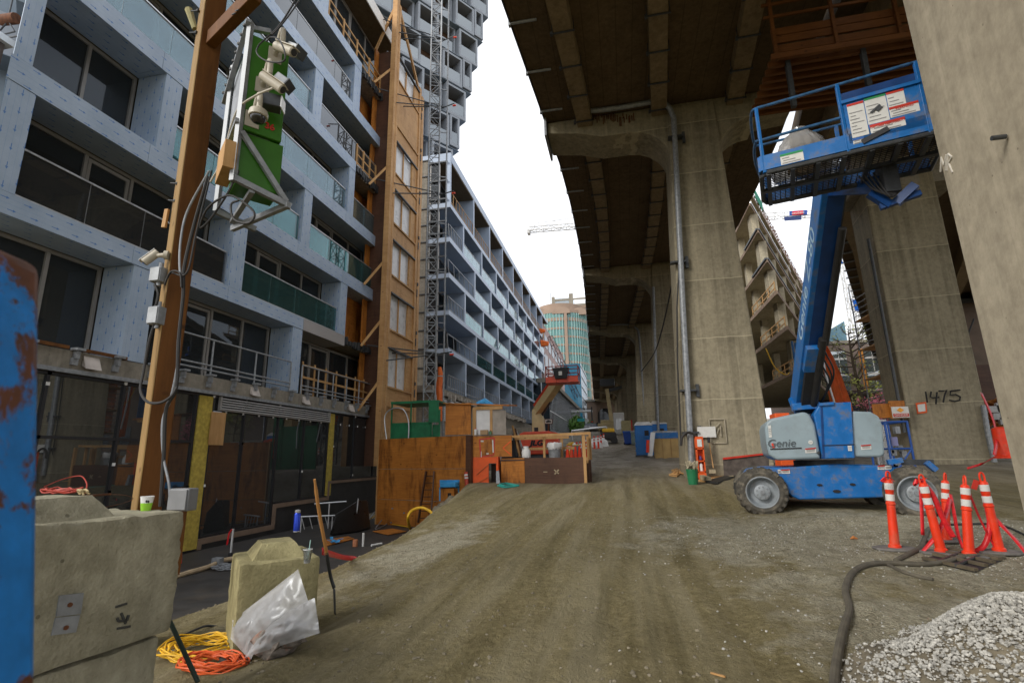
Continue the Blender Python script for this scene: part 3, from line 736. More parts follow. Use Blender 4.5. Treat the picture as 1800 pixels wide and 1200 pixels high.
FIN = {0: [(10.9, 11.6), (18.02, 18.66)], 1: [(7.3, 7.88), (14.32, 14.97), (21.4, 22.0)], 2: [(7.3, 7.69), (10.98, 11.57), (18.07, 18.66), (25.25, 25.82)],
       3: [(7.3, 7.8), (14.4, 15.0), (21.55, 22.12)], 4: [(7.3, 7.6), (11, 11.6), (18.16, 18.8), (25.25, 25.84)], 5: [(7.3, 7.7), (14.5, 15.1), (21.48, 22.16)], 6: [(11, 11.6), (18.1, 18.75)]}
ST = {0: (4.32, 7.0), 1: (7.5, 10.08), 2: (10.7, 13.25), 3: (13.85, 16.4), 4: (17.0, 19.5), 5: (20.1, 22.55), 6: (23.1, 27.2)}
for k, fs in FIN.items():
    z0, z1 = ST[k]
    for a, b in fs:
        k = .6 if a < 7.5 else 0
        MB().hexa([(BX, a + k, z0 + .012), (FX - .012, a, z0 + .012), (FX - .012, b, z0 + .012), (BX, b + k * .3, z0 + .012), (BX, a + k, z1 - .012), (FX - .012, a, z1 - .012), (FX - .012, b, z1 - .012), (BX, b + k * .3, z1 - .012)]).build('cladding_fin', film_m, ab, uv='v')
def window_wall(k, y0, y1, pat):
    z0, z1 = ST[k]; x = BX - .1; m = MB(); w = y1 - y0
    ms = [y0 + w * t for t in pat]
    m.box(x - .05, x + .05, y0, y1, z1 - .1, z1).box(x - .05, x + .05, y0, y1, z0, z0 + .1)
    for q in ms: m.box(x - .06, x + .06, q - .045, q + .045, z0 + .1, z1 - .1)
    if w > 4:   # sliding door leaf inside one light
        a, b = ms[1] + .07, ms[2] - .07
        m.box(x - .03, x + .04, a, a + .09, z0 + .12, z1 - .14).box(x - .03, x + .04, b - .09, b, z0 + .12, z1 - .14).box(x - .03, x + .04, a + .09, b - .09, z1 - .24, z1 - .14).box(x - .03, x + .04, a + .09, b - .09, z0 + .12, z0 + .22)
    f = m.build('window_frame', frame_m, ab)
    MB().box(x - .012, x - .004, y0, y1, z0 + .05, z1 - .05).build('pane', glas_m, f)
for k, fs in FIN.items():
    ends = [(Y0, Y0)] + fs + [(26.0, 26.0)]
    for (a, b), (c, d) in zip(ends, ends[1:]):
        b = max(b, 8.1)
        if c - b > .9: window_wall(k, b, c, (0.01, .3, .52, .76, .99) if c - b > 4 else (.02, .5, .98))
# rooms behind the glass
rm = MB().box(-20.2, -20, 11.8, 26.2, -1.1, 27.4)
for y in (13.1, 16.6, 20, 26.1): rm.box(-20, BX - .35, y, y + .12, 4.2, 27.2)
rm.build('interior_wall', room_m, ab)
MB().prism([(FX + .1, 7.4, 27.3), (FX + .1, 26.4, 27.3), (-24, 26.4, 27.3), (-24, 13.8, 27.3)], (0, 0, .6)).build('roof_slab', soffit_m, ab)
MB().box(FX + .1, FX + .16, 7.1, 26.4, 27.2, 28.0).build('roof_edge', whit_m, ab)
MB().box(-24, BX, 26.21, 26.4, 3.8, 27.3).build('end_wall', ply_m, ab)
MB().hexa([(-24, 13.7, 4.3), (-14.1, 8.0, 4.3), (-14.1, 8.1, 4.3), (-24, 13.85, 4.3), (-24, 13.7, 27.3), (-14.1, 8.0, 27.3), (-14.1, 8.1, 27.3), (-24, 13.85, 27.3)]).build('gable_wall', clad_m, ab)
# balcony guards
def glass_guard(k, y0, y1, mat):
    z0 = ST[k][0]; x = FX - .16; n = max(2, round((y1 - y0) / 1.45)); m = MB(); st = (y1 - y0) / n
    for i in range(n): m.box(x - .008, x + .008, y0 + i * st + .015, y0 + (i + 1) * st - .015, z0 + .08, z0 + 1.2)
    g_ = m.build('balcony_glass', mat, ab)
    h = MB().box(x - .03, x + .03, y0, y1, z0 + 1.2, z0 + 1.245).box(x - .04, x + .04, y0, y1, z0 + .0, z0 + .09)
    for i in range(n + 1): h.box(x - .05, x - .01, y0 + i * st - .018 if i else y0, (y0 + i * st + .018) if i else y0 + .036, z0 + .09, z0 + 1.2)
    h.build('handrail', alu_m, g_)
glass_guard(1, 7.95, 14.25, shop_m); glass_guard(1, 15.05, 21.35, rail_m); glass_guard(2, 11.65, 18.0, rail_m); glass_guard(2, 18.75, 25.2, rail_m)
glass_guard(3, 15.1, 21.5, railc_m); glass_guard(3, 7.9, 14.3, railc_m); glass_guard(4, 11.7, 18.1, railc_m); glass_guard(4, 18.9, 25.2, shop_m); glass_guard(5, 15.2, 21.4, shop_m); glass_guard(3, 22.3, 26, railc_m)
def pipe_guard(y0, y1, z0, name='pipe_guard', zs=(.15, .3, 1.15), n=5, mat=galv_m, r=.03):
    m = MB()
    for z in zs: m.cyl((FX + .05, y0, z0 + z), (FX + .05, y1, z0 + z), r, 8)
    for i in range(n + 1): m.cyl((FX + .05, lerp(y0, y1, i / n), z0 - .05), (FX + .05, lerp(y0, y1, i / n), z0 + zs[-1]), r, 8)
    return m.build(name, mat, ab)
pipe_guard(11.9, 18.0, 4.35, n=3); pipe_guard(18.75, 25.9, 4.35, n=6)
m = MB()
for z in (5.0, 5.5): m.box(FX - .1, FX - .05, 18.9, 25.2, z, z + .09)
for i in range(8): m.box(FX - .1, FX - .06, 18.9 + i * .88, 18.99 + i * .88, 4.3, 5.7)
m.build('timber_guard', lum_m, ab)
for (z0, ya) in ((23.1, 18.9), (17.0, 22.3)):
    m = MB()
    for z in (.15, .65, 1.15): m.box(FX - .2, FX - .15, ya, 26.0, z0 + z, z0 + z + .09)
    for i in range(6): m.box(FX - .16, FX - .1, lerp(ya, 25.9, i / 5), lerp(ya, 25.9, i / 5) + .1, z0, z0 + 1.25)
    m.build('timber_guard', lum_m, ab)
# steel outriggers sticking out of the raw storeys
for z0, y in ((23.6, 25.3), (17.3, 25.9), (4.5, 25.6)):
    m = MB().box(FX + .02, FX + .12, y - .06, y + .06, z0, z0 + 2.8)
    for j in range(4): m.box(FX - .05, FX + .35, y - .35, y - .25, z0 + .3 + j * .7, z0 + .4 + j * .7).box(FX - .05, FX + .35, y + .25, y + .35, z0 + .3 + j * .7, z0 + .4 + j * .7).box(FX + .12, FX + .2, y - .6, y + .6, z0 + .4 + j * .7, z0 + .48 + j * .7)
    m.build('steel_outrigger', galv_m, ab)
# plywood sheathed stretch next to the timber shaft
for k, ya in ((0, 25.2), (1, 22.9), (2, 26.0), (3, 22.9), (5, 22.9)):
    z0, z1 = ST[k]; MB().box(BX + .02, BX + .1, ya, 26.2, z0, z1).build('plywood_sheathing', ply_m, ab)
for k in (1, 3, 5):
    z0, z1 = ST[k]; m = MB().box(BX + .1, FX + .3, 26.05, 26.18, z0 - .4, z1); m.build('plywood_return', ply_m, ab)
for k in (1, 4, 6):   # ragged membrane flashing and brackets on the raw slab edges
    z0, z1 = BZ[k]; m = MB(); ya = BE[k] + .1 if k != 1 else 22.1
    for i in range(16):
        y = lerp(ya, 26.1, i / 15); m.box(FX - .12, FX - .02 + R.random() * .1, y, y + R.uniform(.08, .2), z0 + R.uniform(0, .15), z1 - R.uniform(0, .2))
    m.build('slab_bracket', steel_m, ab)
# ground floor: slab edge, storefront, stepped sill
MB().box(-24, FX + .04, 4.0, 26.2, 3.84, 4.3).build('floor_slab', slab_m, ab)
MB().box(FX + .04, FX + .13, 4.0, 26.0, 3.74, 3.84).build('head_rail', galv_m, ab)
m = MB(); fl = MB()
for i in range(17):
    y = 8.6 + i * 1.05; m.box(FX + .045, FX + .2, y, y + .07, 4.1, 4.36).box(FX + .045, FX + .26, y - .07, y + .14, 4.3, 4.36).box(FX + .045, FX + .12, y - .04, y + .11, 3.95, 4.12)
m.build('slab_bracket', galv_m, ab)
for i, y in enumerate((9.9, 15.8, 18.9, 22.6)): fl.hexa([(FX + .05, y, 3.98), (FX + .2, y, 3.9), (FX + .2, y + .4, 3.9), (FX + .05, y + .4, 3.98), (FX + .05, y, 4.0), (FX + .06, y, 4.22), (FX + .06, y + .4, 4.22), (FX + .05, y + .4, 4.0)])
fl.build('flashing_flap', M('pale flap', (.5, .45, .41), .6), ab)
MB().box(FX + .05, FX + .12, 8.4, 9.5, 4.31, 4.39).box(FX + .05, FX + .12, 9.75, 11.0, 4.31, 4.39).build('timber_strip', timber_m, ab)
SILL = [(4.0, 14.3, -.99), (14.3, 17.75, -.68), (17.75, 21.3, .05), (21.3, 26.0, .72)]
for a, b, s in SILL:
    MB().box(FX - .06, FX - .05, a, b, s, 3.74).build('storefront_pane', shop_m, ab)
    MB().box(FX - .2, FX + .0, a, b, -1.2, s - .02).build('base_wall', dkwall_m, ab)
fr = MB(); 
for y in (5.6, 9.25, 11.15, 12.75, 13.6, 14.25, 15.75, 17.6, 19.3, 21.05, 21.55, 23.4, 25.5):
    s = next(c for a, b, c in SILL if a <= y <= b); fr.box(FX - .06, FX + .0, y - .035, y + .035, s, 3.74)
for a, b, s in SILL: fr.box(FX - .06, FX + .002, a, b, s, s + .06).box(FX - .06, FX + .003, a, b, 3.66, 3.74)
fr.box(FX - .05, FX - .004, 4, 13.6, 2.2, 2.27)
fr.build('storefront_frame', M('black window frame', (.018, .018, .02), .45, 0, .1, 4, 0), ab)
tr_ = MB()
tr_.box(FX + .002, FX + .05, 14.3, 17.78, -.85, -.68).box(FX + .002, FX + .051, 14.22, 14.36, -1.0, -.68).box(FX + .002, FX + .05, 17.64, 17.80, -.68, .05).box(FX + .003, FX + .052, 17.8, 21.36, -.1, .05).box(FX + .002, FX + .05, 21.24, 21.38, .05, .72).box(FX + .003, FX + .052, 21.38, 26, .60, .72)
tr_.build('sill_flashing', brown_m, ab)
for a, b, s in ((13.66, 14.2, -.95), (21.1, 21.5, .1)): MB().box(FX - .03, FX + .03, a, b, s, 3.68).build('insulation_strip', ins_m, ab)
lv = MB().box(FX + .01, FX + .1, 14.45, 21.02, 3.26, 3.30).box(FX + .01, FX + .1, 14.45, 14.52, 3.30, 3.72).box(FX + .01, FX + .1, 20.95, 21.02, 3.30, 3.72)
for i in range(5): lv.hexa([(FX + .02, 14.5, 3.33 + i * .08), (FX + .12, 14.5, 3.31 + i * .08), (FX + .12, 20.98, 3.31 + i * .08), (FX + .02, 20.98, 3.33 + i * .08), (FX + .02, 14.5, 3.375 + i * .08), (FX + .1, 14.5, 3.35 + i * .08), (FX + .1, 20.98, 3.35 + i * .08), (FX + .02, 20.98, 3.375 + i * .08)])
lv.build('louvre', frame_m, ab)
MB().box(FX + .06, FX + .1, 14.15, 14.75, 2.15, 3.2).build('plywood_patch', lum_m, ab)
cl_ = MB()
for i in range(30):
    y = R.choice((9.25, 11.15, 12.75, 13.6, 14.25, 15.75, 17.6, 19.3, 21.05, 21.55, 23.4)); z = R.choice((3.7, 3.7, 2.23, .9, R.uniform(0, 3.5)))
    if z < .2 and y > 17: z = 1.2
    cl_.box(FX + .004, FX + .02, y - .04, y + .04, z - .04, z + .04)
for i in range(14): cl_.box(FX + .004, FX + .02, 14.8 + i * .8, 14.87 + i * .8, 3.2, 3.27)
cl_.build('glazing_clip', whit_m, ab)
col_ = MB()
for y in (10.6, 12.4, 14.9, 16.9, 20.2, 22.6, 24.7): col_.box(-14.1, -13.85, y, y + .28, -1, 3.84)
for x, y in ((-16, 9), (-17, 13.5), (-16.5, 18)): col_.cyl((x, y, -1), (x, y, 3.84), .35, 16)
col_.build('interior_column', slab_m, ab)
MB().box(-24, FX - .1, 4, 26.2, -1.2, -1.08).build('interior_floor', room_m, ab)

# ---------------------------------------------------------------- timber hoist shaft
ws = thing('timber_shaft', 'tall pale plywood hoist shaft with white sheeted openings beside the mast', 'hoist shaft', (-12.4, 26.4, 1.5))
WX = -12.0
for y0, y1, zt in ((24.15, 24.5, 29.6), (24.5, 24.72, 29.2), (27.9, 28.2, 26.0), (28.3, 28.65, 25.6)): MB().box(WX - .3, WX + .02 * (y0 > 24.4), y0, y1, 1.3, zt).build('post', plyb_m, ws)
MB().box(WX - 1.3, WX - .32, 24.6, 24.66, 1.3, 26).build('side_sheet', plyd_m, ws); MB().box(WX - 1.4, WX - 1.3, 24.2, 28.6, 1.3, 26).build('back_sheet', ply_m, ws)  # side sheet kept darker, recess shade put into its colour
zz = [2.0, 4.35, 7.45, 10.55, 13.65, 16.75, 19.85, 22.95]
for i, z in enumerate(zz):
    t_ = 4.35 if i == 0 else z + 1.0
    MB().box(WX - .14, WX - .04, 24.72, 27.9, z if i else 1.3, t_).build('spandrel', plyb_m, ws)
    h = MB().box(WX - .12, WX + .03, 24.75, 27.9, t_ - .06, t_ + .03)
    h.build('sill_plate', lum_m, ws)
    if i == 0: continue
    top = (zz[i + 1] if i < 7 else 25.6)
    if i == 6: MB().box(WX - .14, WX - .04, 24.72, 27.9, t_, top).build('spandrel', plyb_m, ws); continue
    f = MB().box(WX - .2, WX - .18, 24.75, 27.2, t_, top).build('poly_sheet', poly_m, ws)
    s_ = MB(); s_.box(WX - .17, WX - .1, 26.0, 26.06, t_, top).box(WX - .16, WX - .06, 27.2, 27.9, t_, top); s_.build('stud', plyb_m, ws)
    MB().box(WX - .1, WX + .04, 24.76, 27.9, top - .06, top + .02).build('drip_strip', steel_m, ws)
mm = MB(); mm.bar((WX - .1, 24.5, 29.2), (WX - .1, 28.2, 25.6), .12, .2); mm.bar((WX - .1, 24.4, 29.4), (WX - 1.4, 24.3, 26.0), .1, .15); mm.build('top_brace', lum_m, ws)
bb = MB()
for z in (5.6, 8.9, 12.2, 18.0, 24.5): bb.bar((FX + .1, 23.4, z - 1.6), (WX - .25, 24.3, z), .07, .12)
bb.build('raking_brace', lum_m, ws)
cc = MB()
for i, z in enumerate(zz): cc.box(WX + .0, WX + .07, 28.2, 28.27, z + .8, z + 1.25).box(WX + .02, WX + .09, 28.24, 28.31, z + 1.5, z + 1.7)
cc.build('gate_latch', steel_m, ws)

# ---------------------------------------------------------------- hoist mast and green cage
hm = thing('hoist_mast', 'thin grey lattice hoist mast tied back to the timber shaft', 'hoist mast', (-10.1, 26, 1.6))
m = MB(); lattice(m, (-10.15, 26.0, 1.4), (-10.15, 26.0, 36), .62, .75, .042, 6, up=(.92, .38, 0)); m.build('mast', galv_m, hm)
m = MB(); m.cyl((-9.45, 26.3, 1.4), (-9.45, 26.3, 36), .05, 8); 
for z in range(3, 36, 3): m.bar((-9.9, 26.1, z), (-9.45, 26.3, z), .05)
m.build('guide_pipe', galv_m, hm)
for yy in (72, 190, 342, 622):
    z = Yp(757, yy, 26).z; m = MB()
    for q in ((FX + .1, 24.0, .25), (FX + .2, 25.4, .1), (WX + .05, 24.4, -.55)): m.cyl((-9.6, 26.1, z), (q[0], q[1], z + q[2]), .035, 6)
    m.cyl((-10.6, 26.4, z), (-8.9, 26.0, z + .05), .035, 6); m.build('tie_arm', steel_m, hm)
    m = MB().cyl((-9.0, 26.0, z - .1), (-8.8, 26, z - .1), .055, 10); m.build('orange_beacon', oran_m, hm)
gc = thing('hoist_cage', 'green steel hoist cage standing at the foot of the mast', 'hoist cage', (-10.6, 24.3, 1.3))
a = Yp(696, 766, 24.0); b = Yp(779, 766, 24.0)
MB().box(a.x, a.x + 2.05, 23.4, 23.45, 1.2, 3.25).build('front_panel', green_m, gc); MB().box(a.x + 2.1, b.x, 23.5, 23.55, 1.2, 3.2).build('front_panel', green_m, gc)
m = MB()
for x in (a.x, a.x + 1.0, a.x + 2.05, b.x - .5, b.x): m.box(x, x + .06, 23.36, 23.42, 1.2, 4.3 if x < a.x + 1.5 and x != a.x + 2.05 else 3.9)
m.box(a.x, a.x + 2.1, 23.36, 23.42, 3.25, 3.33).box(a.x, b.x, 23.3, 23.4, 4.25, 4.36).box(b.x - .5, b.x, 23.3, 23.36, 3.3, 4.25)
m.build('cage_frame', green_m, gc); MB().box(a.x, b.x, 23.42, 25.4, 4.26, 4.34).build('mesh_roof', green_m, gc)
MB().tube(spline([(a.x - .1, 23.2, 2.5), (a.x - .25, 23.2, 3.6), (a.x + .1, 23.2, 4.0), (a.x + .7, 23.2, 3.95), (a.x + 1.0, 23.2, 3.3), (a.x + 1.0, 23.2, 2.2)], 6), .03, 8).build('handle_hoop', alu_m, gc)
ot = MB()
P_ = [Yp(773, y, 27) for y in (645, 660, 680, 700, 720, 740)]
ot.tube([p + V((R.uniform(-.06, .06), 0, 0)) for p in P_], [.10, .16, .19, .17, .2, .14], 12); o = ot.build('tarpaulin', tarp_m); tag(o, 'orange tarpaulin wrapped tightly round a riser beside the mast', 'tarpaulin')

# ---------------------------------------------------------------- second apartment block further along
b2 = thing('apartment_building', 'long finished apartment block with staggered pale blue balcony frames', 'building', (-18, 62, 1))
BB = [(9.62, 10.0), (12.72, 13.1), (15.82, 16.2), (18.92, 19.32), (22.0, 22.42)]
YA, YB = 37.15, 89.0
for i, (z0, z1) in enumerate(BB):
    MB().box(-15.2, FX, YA, YB - i * .6 + (i % 2) * 2, z0, z1).build('cladding_band', clad_m, b2)
    MB().box(-26, -15.2, YA, YB, z0 + .02, z1 - .02).build('floor_slab', soffit_m, b2)
MB().hexa([(-26, YA, 26.3), (FX, YA, 26.3), (FX, 94, 26.3), (-26, 94, 26.3), (-26, YA, 27.05), (FX, YA, 27.05), (FX, 94, 26.75), (-26, 94, 26.75)]).build('roof_band', clad_m, b2)
MB().box(-15.4, FX - .05, YA + .2, 93, 26.2, 26.298).build('roof_soffit', soffit_m, b2)
SS = [(6.75, 9.62, 41.8), (10.0, 12.72, 45.1), (13.1, 15.82, 41.5), (16.2, 18.92, 44.6), (19.32, 22.0, 40.95), (22.42, 26.3, 44.2)]
pn_ = 0
for i, (z0, z1, ys_) in enumerate(SS):
    fins = [ys_ + 6.12 * j for j in range(8) if ys_ + 6.12 * j < YB]
    for y in fins: MB().box(-14.9, FX - .01, y - .16, y + .16, z0, z1).build('cladding_fin', clad_m, b2)
    MB().box(-15.2, -15.12, YA + .2, YB, z0, z1).build('window_pane', glas_m, b2)
    e = [YA] + fins + [YB]; w_ = MB(); gq = MB(); rl = MB(); wf = MB()
    for j, (a, b) in enumerate(zip(e, e[1:])):
        for t in (.02, .35, .68): wf.box(-15.12, -15.05, lerp(a, b, t), lerp(a, b, t) + .09, z0, z1)
        wf.box(-15.12, -15.04, a, b, z1 - .12, z1)
        if i in (0, 5): 
            for z in (.2, 1.15): rl.box(FX - .1, FX - .06, a + .2, b - .2, z0 + z, z0 + z + .06)
            for q in range(9): rl.box(FX - .1, FX - .06, lerp(a + .2, b - .25, q / 8), lerp(a + .2, b - .25, q / 8) + .05, z0, z0 + 1.2)
        elif j == 0:
            for z in (.1, 1.15): rl.bar((FX - .08, a + .1, z0 + z), (FX - .08, b - .3, z0 + z), .06)
            for q in range(6): rl.bar((FX - .08, lerp(a + .1, b - .3, q / 5), z0 + .1), (FX - .08, lerp(a + .1, b - .3, q / 5) - .25, z0 + 1.15), .05)
        else:
            n = 4
            for q in range(n): gq.box(FX - .12, FX - .1, lerp(a + .2, b - .2, q / n) + .02, lerp(a + .2, b - .2, (q + 1) / n) - .02, z0 + .03, z0 + 1.15)
            rl.box(FX - .14, FX - .08, a + .18, b - .18, z0 + 1.15, z0 + 1.2)
    wf.build('window_frame', frame_m, b2)
    if gq.v: gq.build('balcony_glass', (rail_m if i in (1, 2) else railc_m), b2)
    rl.build('handrail', galv_m if i != 5 else lum_m, b2)
MB().box(-20, -19.8, YA, YB, 5, 26.2).build('interior_wall', room_m, b2)
MB().box(FX - .34, FX - .012, YA, YA + .3, 22.42, 26.3).build('end_fin', clad_m, b2)
ew = MB().box(-26, -14.9, YA - .05, YA + .15, 5, 26.6); ew.build('end_wall', slab_m, b2)
m = MB()
for i in range(14):
    z = 7 + i * 1.5; m.box(-22, -14.9, YA - .14, YA - .05, z, z + .08)
for i in range(6): m.box(-21 + i * 1.2, -20.9 + i * 1.2, YA - .12, YA - .05, 6, 26)
m.build('wall_rail', steel_m, b2)
m = MB(); mk = MB()
for i, (z0, z1, _) in enumerate(SS):
    m.box(-14.8, -14.7, YA - .05, YA + .03, z0, z1).box(-14.0, -13.9, YA - .05, YA + .03, z0, z1)
    for z in (z0 + .25, (z0 + z1) / 2, z1 - .2): mk.box(-14.9, -13.2, YA - .2, YA - .1, z, z + .12)
m.build('end_window_frame', frame_m, b2); mk.build('end_bracket', steel_m, b2)
for i, (z0, z1, _) in enumerate(SS): MB().box(-14.7, -14.0, YA - .02, YA, z0, z1).build('end_pane', glas_m, b2)
# raw podium below
MB().box(-26, FX - .1, YA - 3, 70, 6.25, 6.73).build('podium_slab', slab_m, b2)
m = MB()
for i in range(40):
    y = 35 + i * .85; m.box(FX - .1, FX + .08 + R.random() * .1, y, y + .25, 6.25 + R.uniform(-.3, .1), 6.5)
m.build('flashing_flap', M('ragged flashing', (.38, .34, .29), .7, 0, .3, 5, .3), b2)
MB().box(-25, FX - .35, YA - 2.5, 90, 0, 6.25).build('podium_wall', slab_m, b2)
m = MB()
for i in range(12): m.box(FX - .34, FX - .2, 35, 44, 4.4 + i * .15, 4.48 + i * .15)
m.build('louvre', alu_m, b2)
a = Yp(884, 793, 41); b = Yp(927, 772, 41)
MB().box(a.x, b.x, 40.6, 40.8, 1.4, b.z).build('garage_opening', M('dark garage', (.03, .03, .035), .6, 0, .3, 1, 0), b2)
MB().box(a.x - .25, b.x + .5, 39.8, 40.6, b.z + .15, b.z + .85).build('garage_lintel', slab_m, b2)
MB().box(a.x - .25, b.x + .2, 40.4, 40.62, b.z - .05, b.z + .12).box(a.x - .2, a.x, 40.4, 40.6, 1.4, b.z - .05).box(b.x, b.x + .2, 40.4, 40.6, 1.4, b.z - .05).build('garage_frame', alu_m, b2)

# ---------------------------------------------------------------- tall tower of stacked boxes
tw = thing('residential_tower', 'tall tower of staggered grey box balconies widening as it rises', 'tower', (-24, 44, 0))
A_ = V((.58, .815, 0)); N_ = V((.815, -.58, 0)); P0 = V((-15.75, 47, 33.6)); HS = 3.95; SA = .83
tu_m = M('blue grey soffit panel', (.17, .215, .26), .5, 0, .1, 1, .03); tf_m = M('light grey balcony frame', (.27, .30, .34), .5, 0, .08, 1, .03); td_m = M('brown recess', (.10, .055, .03), .7, 0, .3, .3, 0); tg_m = glass('tower guard glass', (.42, .50, .53), .75, base=.02, gl=.2)
for k in range(-6, 7):
    c = P0 + A_ * (SA * k); z0 = P0.z + HS * k; z1 = z0 + HS
    body = MB(); q = lambda a, n, z: c - A_ * a + N_ * n + V((0, 0, z - c.z))
    body.hexa([q(0, -1.3, z0), q(34, -1.3, z0), q(34, -14, z0), q(0, -14, z0), q(0, -1.3, z1), q(34, -1.3, z1), q(34, -14, z1), q(0, -14, z1)]); body.build('storey_body', tu_m if k % 2 else tf_m, tw)
    if k < -2: continue
    gl_ = MB(); dk = MB()
    L = 2.7; off = 0 if k % 2 else -L / 2
    for j in range(12):
        a0 = max(0, j * L + off); a1 = (j + 1) * L + off
        if a1 - a0 < .5: continue
        pr_ = (.55 if (j + k) % 2 else -.1) if a0 > 0 else .55
        fr_ = MB(); zb = z0 + (.0 if (j + k) % 2 else .25); zt = z1 - (.25 if (j + k) % 2 else 0); t = .24
        def bx(x0, x1, n0, n1, za, zc): fr_.hexa([q(x0, n1, za), q(x1, n1, za), q(x1, n0, za), q(x0, n0, za), q(x0, n1, zc), q(x1, n1, zc), q(x1, n0, zc), q(x0, n0, zc)])
        bx(a0 + .05, a1 - .05, -1.3, pr_, zb, zb + t + .1); bx(a0 + .05, a1 - .05, -1.3, pr_ - .02, zt - t, zt); bx(a0 + .05, a0 + .05 + t, -1.3, pr_ - .01, zb + t + .1, zt - t); bx(a1 - .05 - t, a1 - .05, -1.3, pr_ - .01, zb + t + .1, zt - t)
        fr_.build('balcony_frame', tf_m, tw)
        gl_.hexa([q(a0 + .3, pr_ - .06, zb + .3), q(a1 - .3, pr_ - .06, zb + .3), q(a1 - .3, pr_ - .1, zb + .3), q(a0 + .3, pr_ - .1, zb + .3), q(a0 + .3, pr_ - .06, zb + 1.7), q(a1 - .3, pr_ - .06, zb + 1.7), q(a1 - .3, pr_ - .1, zb + 1.7), q(a0 + .3, pr_ - .1, zb + 1.7)])
        dk.hexa([q(a0 + .3, -1.2, zb + .3), q(a1 - .3, -1.2, zb + .3), q(a1 - .3, -1.3, zb + .3), q(a0 + .3, -1.3, zb + .3), q(a0 + .3, -1.2, zt - t), q(a1 - .3, -1.2, zt - t), q(a1 - .3, -1.3, zt - t), q(a0 + .3, -1.3, zt - t)])
    gl_.build('guard_glass', tg_m, tw); dk.build('balcony_recess', td_m, tw)
    un = MB(); un.hexa([q(.05, .5, z0 - .06), q(33, .5, z0 - .06), q(33, -1.3, z0 - .06), q(.05, -1.3, z0 - .06), q(.05, .5, z0 - .01), q(33, .5, z0 - .01), q(33, -1.3, z0 - .01), q(.05, -1.3, z0 - .01)])
    un.build('soffit_panel', tu_m, tw)
    rr_ = MB()
    for i in range(4): rr_.cyl(q(-.02 - i * .25, -2 - i, z0 + .0), q(-.02 - i * .25, -2 - i, z0 + 1.1), .03, 5)
    rr_.tube([q(-.02, -2, z0 + 1.1), q(-.8, -5, z0 + 1.1)], .03, 5); rr_.build('edge_rail', galv_m, tw)

# ---------------------------------------------------------------- far buildings down the street
gb = thing('glass_office_building', 'low dark glass office building with white mullions down the street', 'building', (-18, 105, 6))
gx_m = glass('office glass', (.10, .13, .16), .8, base=.02, gl=.45)
MB().box(-30, -11.2, 80.2, 138, 4, 13.2).build('glazing', gx_m, gb)
m = MB()
for i in range(36): m.box(-11.2, -11.15, 80.2 + i * 1.63, 80.32 + i * 1.63, 4, 13.2)
for z in (8.6, 5.6): m.box(-11.2, -11.13, 80.2, 138, z, z + .16)
for i in range(8): m.box(-30 + i * 2.5, -29.85 + i * 2.5, 80.05, 80.2, 4, 13.2)
m.build('mullion', alu_m, gb); MB().box(-30, -10.8, 80, 138.3, 13.2, 13.9).build('parapet', slab_m, gb)
MB().box(-11.0, -6.5, 112, 114, 11.0, 11.4).build('entrance_canopy', alu_m, gb)
mb_ = thing('office_building', 'pinkish brown panelled building just past the finished block', 'building', (-20, 100, 5))
MB().box(-32, -13.6, 91.5, 125, 4, 26.0).build('wall', M('pinkish brown panel', (.36, .25, .23), .7, 0, .2, .4, .1), mb_)
m = MB()
for i in range(6):
    for j in range(5): m.box(-13.62, -13.55, 93 + i * 5, 96.5 + i * 5, 7 + j * 3.7, 9.4 + j * 3.7)
m.build('window', glas_m, mb_)
bt = thing('glass_tower_block', 'bright blue mirrored block standing beyond the low glass office', 'building', (-14, 150, 8))
bt_m = glass('blue mirror glass', (.06, .34, .55), .85, base=.1)
MB().box(-28, -10.8, 142, 165, 5, 27).build('glazing', bt_m, bt); m = MB()
for i in range(12): m.box(-10.8, -10.75, 142 + i * 2, 142.15 + i * 2, 5, 27)
for i in range(8): m.box(-10.8, -10.62, 142, 165, 6 + i * 2.9, 6.15 + i * 2.9)
m.build('mullion', alu_m, bt)
rt_ = thing('round_apartment_tower', 'rounded apartment tower of teal glass and pinkish concrete bands', 'tower', (-17.2, 182, 8))
pk_m = M('pinkish concrete', (.31, .225, .17), .8, 0, .12, .3, .05); tl_m = glass('teal tower glass', (.15, .60, .52), .85, base=.08, gl=.4); tl2 = M('teal mullion', (.32, .5, .48), .5)
def ring(c, r, n=40, sq=.92): return [(c[0] + r * math.cos(2 * math.pi * i / n), c[1] + r * sq * math.sin(2 * math.pi * i / n)) for i in range(n)]
C0 = (-20.8, 182)
MB().prism([(x, y, 8) for x, y in ring(C0, 10.1)], (0, 0, 43)).build('glazing', tl_m, rt_)
for k in range(15):
    z = 9 + k * 3.0; MB().prism([(x, y, z) for x, y in ring(C0, 10.28)], (0, 0, .68 if k < 13 else 1.2)).build('floor_band', pk_m, rt_)
m = MB()
for i, (x, y) in enumerate(ring(C0, 10.25, 60)): m.box(x - .1, x + .1, y - .1, y + .1, 9, 51)
m.build('mullion', tl2, rt_); m = MB()
for a in (-125, -72): x, y = C0[0] + 10.4 * math.cos(rad(a)), C0[1] + 9.6 * math.sin(rad(a)); m.box(x - .5, x + .5, y - .4, y + .4, 8, 51)
m.build('concrete_pier', pk_m, rt_)
for a in (-122, -80, -40):
    x, y = C0[0] + 10.2 * math.cos(rad(a)), C0[1] + 9.4 * math.sin(rad(a)); MB().prism([(x + 3.2 * math.cos(rad(t)), y - .3, 50.5 + 2.6 * math.sin(rad(t))) for t in range(0, 181, 15)], (0, 1.2, 0)).build('roof_arch', pk_m, rt_)
MB().prism([(x, y, 51) for x, y in ring(C0, 8)], (0, 0, 4)).build('penthouse', pk_m, rt_)
